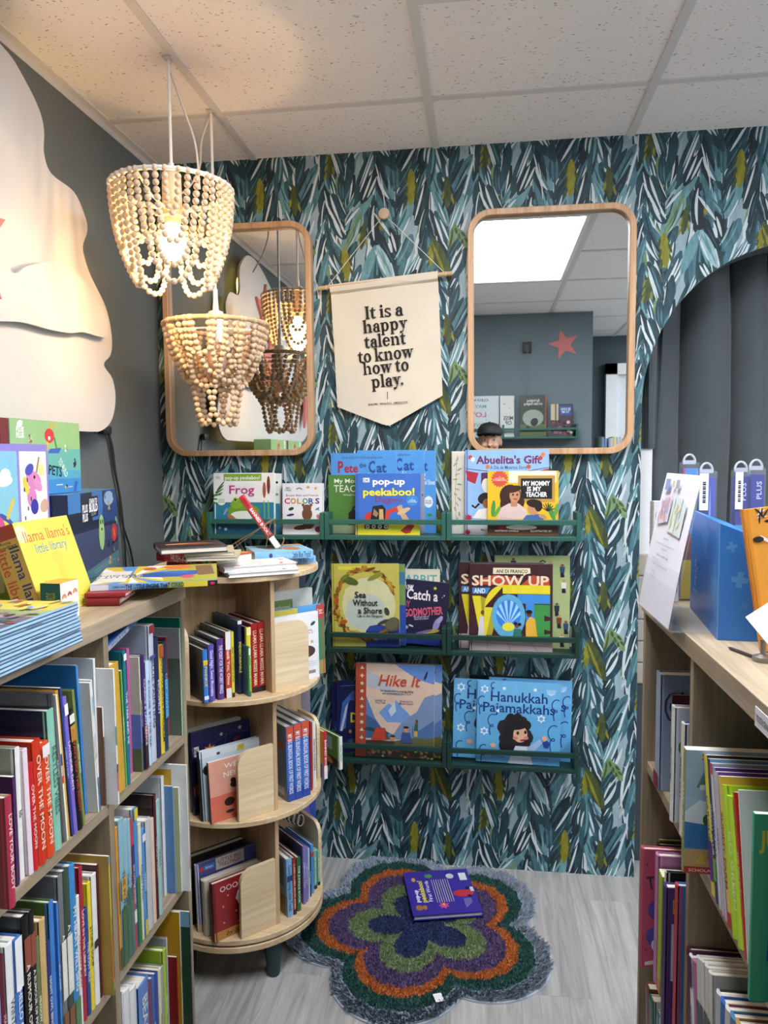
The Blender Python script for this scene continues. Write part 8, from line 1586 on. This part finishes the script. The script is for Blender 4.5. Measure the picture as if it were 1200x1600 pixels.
b = MB(); HZ = 1.513; HY = .03     # head centre
blob(b, (0, HY, HZ + .02), (.074, .092, .098)); blob(b, (0, HY + .018, HZ - .035), (.058, .07, .07)); blob(b, (0, HY + .052, HZ - .082), (.028, .026, .024))       # skull, jaw, chin
blob(b, (0, HY + .094, HZ - .012), (.011, .018, .026), RX(rad(-18))); blob(b, (0, HY + .104, HZ - .026), (.0145, .012, .010))        # nose
for s_ in (-1, 1):
    blob(b, (s_ * .034, HY + .078, HZ - .025), (.022, .018, .02)); blob(b, (s_ * .03, HY + .082, HZ + .034), (.026, .012, .010)); blob(b, (s_ * .076, HY - .005, HZ - .005), (.009, .018, .03))
blob(b, (0, HY + .088, HZ - .057), (.022, .011, .006)); blob(b, (0, HY + .086, HZ - .066), (.019, .011, .006))      # lips
b.tube([(0, HY - .02, HZ - .06), (0, -.0, 1.38), (0, -.01, 1.30)], [.048, .05, .07], SKM, 16)
b.tube([(0, -.01, 1.34), (0, -.01, 1.22), (0, 0, 1.05), (0, 0, .92), (0, 0, .82)], [.09, .135, .12, .135, .13], SKM, 20)
for s_ in (-1, 1):
    sh, el_, wr = Vector((s_ * .165, -.005, 1.285)), Vector((s_ * .205, .03, 1.06)), Vector((s_ * .07 - .025, .135, 1.285))
    b.tube([(s_ * .06, -.01, 1.30), sh, sh.lerp(el_, .5), el_, el_.lerp(wr, .5), wr], [.06, .05, .042, .036, .033, .024], SKM, 14)
    pm = Vector((s_ * .058 - .025, .158, 1.325)); b.tube([wr, wr.lerp(pm, .5), pm], [.024, .030, .026], SKM, 12)
    for k in range(4):      # fingers curl round the phone's side
        z = 1.305 + .019 * k; L = (.9, 1.05, 1.0, .8)[k]
        b.tube([(s_ * .056 - .025, .16, z), (s_ * .052 - .025, .16 + .014 * L, z + .006), (s_ * .046 - .025, .172 + .010 * L, z + .01), (s_ * .038 - .025, .1815, z + .012)], [.009, .0085, .008, .0065], SKM, 10)
    b.tube([(s_ * .05 - .025, .15, 1.30), (s_ * .035 - .025, .158, 1.325), (s_ * .018 - .025, .160, 1.345)], [.011, .0095, .008], SKM, 10)
    b.tube([(s_ * .085, 0, .85), (s_ * .095, .005, .48), (s_ * .095, -.01, .09)], [.085, .055, .04], SKM, 16)
    b.tube([(s_ * .095, -.03, .035), (s_ * .1, .14, .03)], [.036, .034], SKM, 12)
remesh(b, 'body', .0048, SKM, 4)
j = MB()
j.tube([(0, -.01, 1.385), (0, -.01, 1.34), (0, -.012, 1.27), (0, -.005, 1.1), (0, 0, .95), (0, 0, .80)], [.06, .10, .152, .145, .152, .155], JK, 24)
for s_ in (-1, 1):
    sh, el_, wr = Vector((s_ * .165, -.005, 1.285)), Vector((s_ * .205, .03, 1.06)), Vector((s_ * .07 - .025, .135, 1.285))
    j.tube([(s_ * .05, -.01, 1.30), sh, sh.lerp(el_, .5), el_, el_.lerp(wr, .5), el_.lerp(wr, .93)], [.075, .066, .056, .05, .045, .037], JK, 16)
for v_ in range(0): pass
remesh(j, 'jacket', .009, JK, 5)
t = MB()
t.tube([(0, 0, .86), (0, 0, .80)], [.14, .14], TR, 20)
for s_ in (-1, 1): t.tube([(s_ * .08, 0, .84), (s_ * .095, .005, .48), (s_ * .097, -.008, .06)], [.098, .072, .062], TR, 18)
remesh(t, 'trousers', .011, TR, 4)
for s_ in (-1, 1):
    q = MB(); blob(q, (s_ * .1, .05, .03), (.045, .13, .03)); q.ml[0] = M('#22242A', .6); q.box((s_ * .1 - .045, -.075, .0), (s_ * .1 + .045, .175, .018), M('#D0D0CC', .6), bev=.006); q.build('shoe', pe)
# dark hair, cap with a brim
h = MB(); h.mi(SKM); blob(h, (0, HY - .03, HZ - .02), (.082, .075, .10)); blob(h, (0, HY - .06, HZ - .09), (.06, .05, .07)); h.ml[0] = M('#1C1614', .6, .1, scale=120); h.build('hair', pe)
c = MB(); n = 28; prof = [(.086, .02), (.088, .045), (.082, .078), (.062, .106), (.03, .120), (0, .123)]
c.lathe([(r_ * 1.0, z_ * .92) for r_, z_ in prof], CAPM, n, T(0, HY + .0, HZ + .018) @ Matrix.Diagonal((.95, 1.16, 1, 1)))
br = []; top = []
for i in range(15):
    a = rad(-78 + 156 * i / 14); br.append((.088 * math.sin(a), .088 * 1.12 * math.cos(a), 0)); top.append((.094 * math.sin(a), .088 * 1.12 * math.cos(a) + .058 * math.cos(a * .95) ** .7, .002 + .012 * math.sin(a) ** 2 * -1))
vs = br + top; m_ = len(br); fs = [(i, m_ + i, m_ + i + 1, i + 1) for i in range(m_ - 1)]
vs2 = vs + [(a, b_, c_ - .003) for a, b_, c_ in vs]; fs2 = fs + [tuple(2 * m_ + k for k in f[::-1]) for f in fs] + [(m_ + i, 3 * m_ + i, 3 * m_ + i + 1, m_ + i + 1) for i in range(m_ - 1)]
c.add(vs2, fs2, CAPM, T(0, HY, HZ + .056), True); c.tube([(0, HY, HZ + .131), (0, HY, HZ + .135)], .008, CAPM, 10); c.build('cap', pe)
for s_ in (-1, 1):
    e = MB(); blob(e, (s_ * .031, HY + .079, HZ + .010), (.0125, .009, .008)); e.ml[0] = M('#D8D4D0', .2); e.bm((lambda q: (bmesh.ops.create_uvsphere(q, u_segments=12, v_segments=8, radius=.0058), q)[1])(bmesh.new()), M('#2A1A12', .15), T(s_ * .031, HY + .0845, HZ + .010)); e.build('eye', pe)
    e = MB(); e.tube([(s_ * .016, HY + .0935, HZ + .030), (s_ * .032, HY + .0945, HZ + .036), (s_ * .05, HY + .082, HZ + .031)], [.002, .003, .0015], M('#1E1512', .7), 8); e.build('eyebrow', pe)
e = MB(); blob(e, (0, HY + .0925, HZ - .057), (.020, .0085, .0045)); blob(e, (0, HY + .0905, HZ - .066), (.017, .0085, .005)); e.ml[0] = M('#9A4E4A', .4); e.build('lips', pe)
# phone just behind the taking lens
ph = empty('phone', T(1.126, -2.526, 1.352)); tag(ph, 'dark smartphone held up in front of the person in the cap', 'phone')
m = MB(); m.box((-.037, -.004, -.076), (.037, .004, .072), M('#17181C', .25), bev=.003); m.build('case', ph)
m = MB(); m.box((-.0345, -.0046, -.071), (.0345, -.0041, .067), emit('lit_screen', '#8FA2AA', .5)); m.build('screen', ph)
m = MB()
for q in ((.012, .05), (.012, .03)): m.lathe([(0, .0), (.0085, 0), (.0085, .0012), (0, .0012)], M('#0A0B0E', .1), 20, T(q[0], .004, q[1]) @ RX(-PI / 2))
m.build('lens', ph)
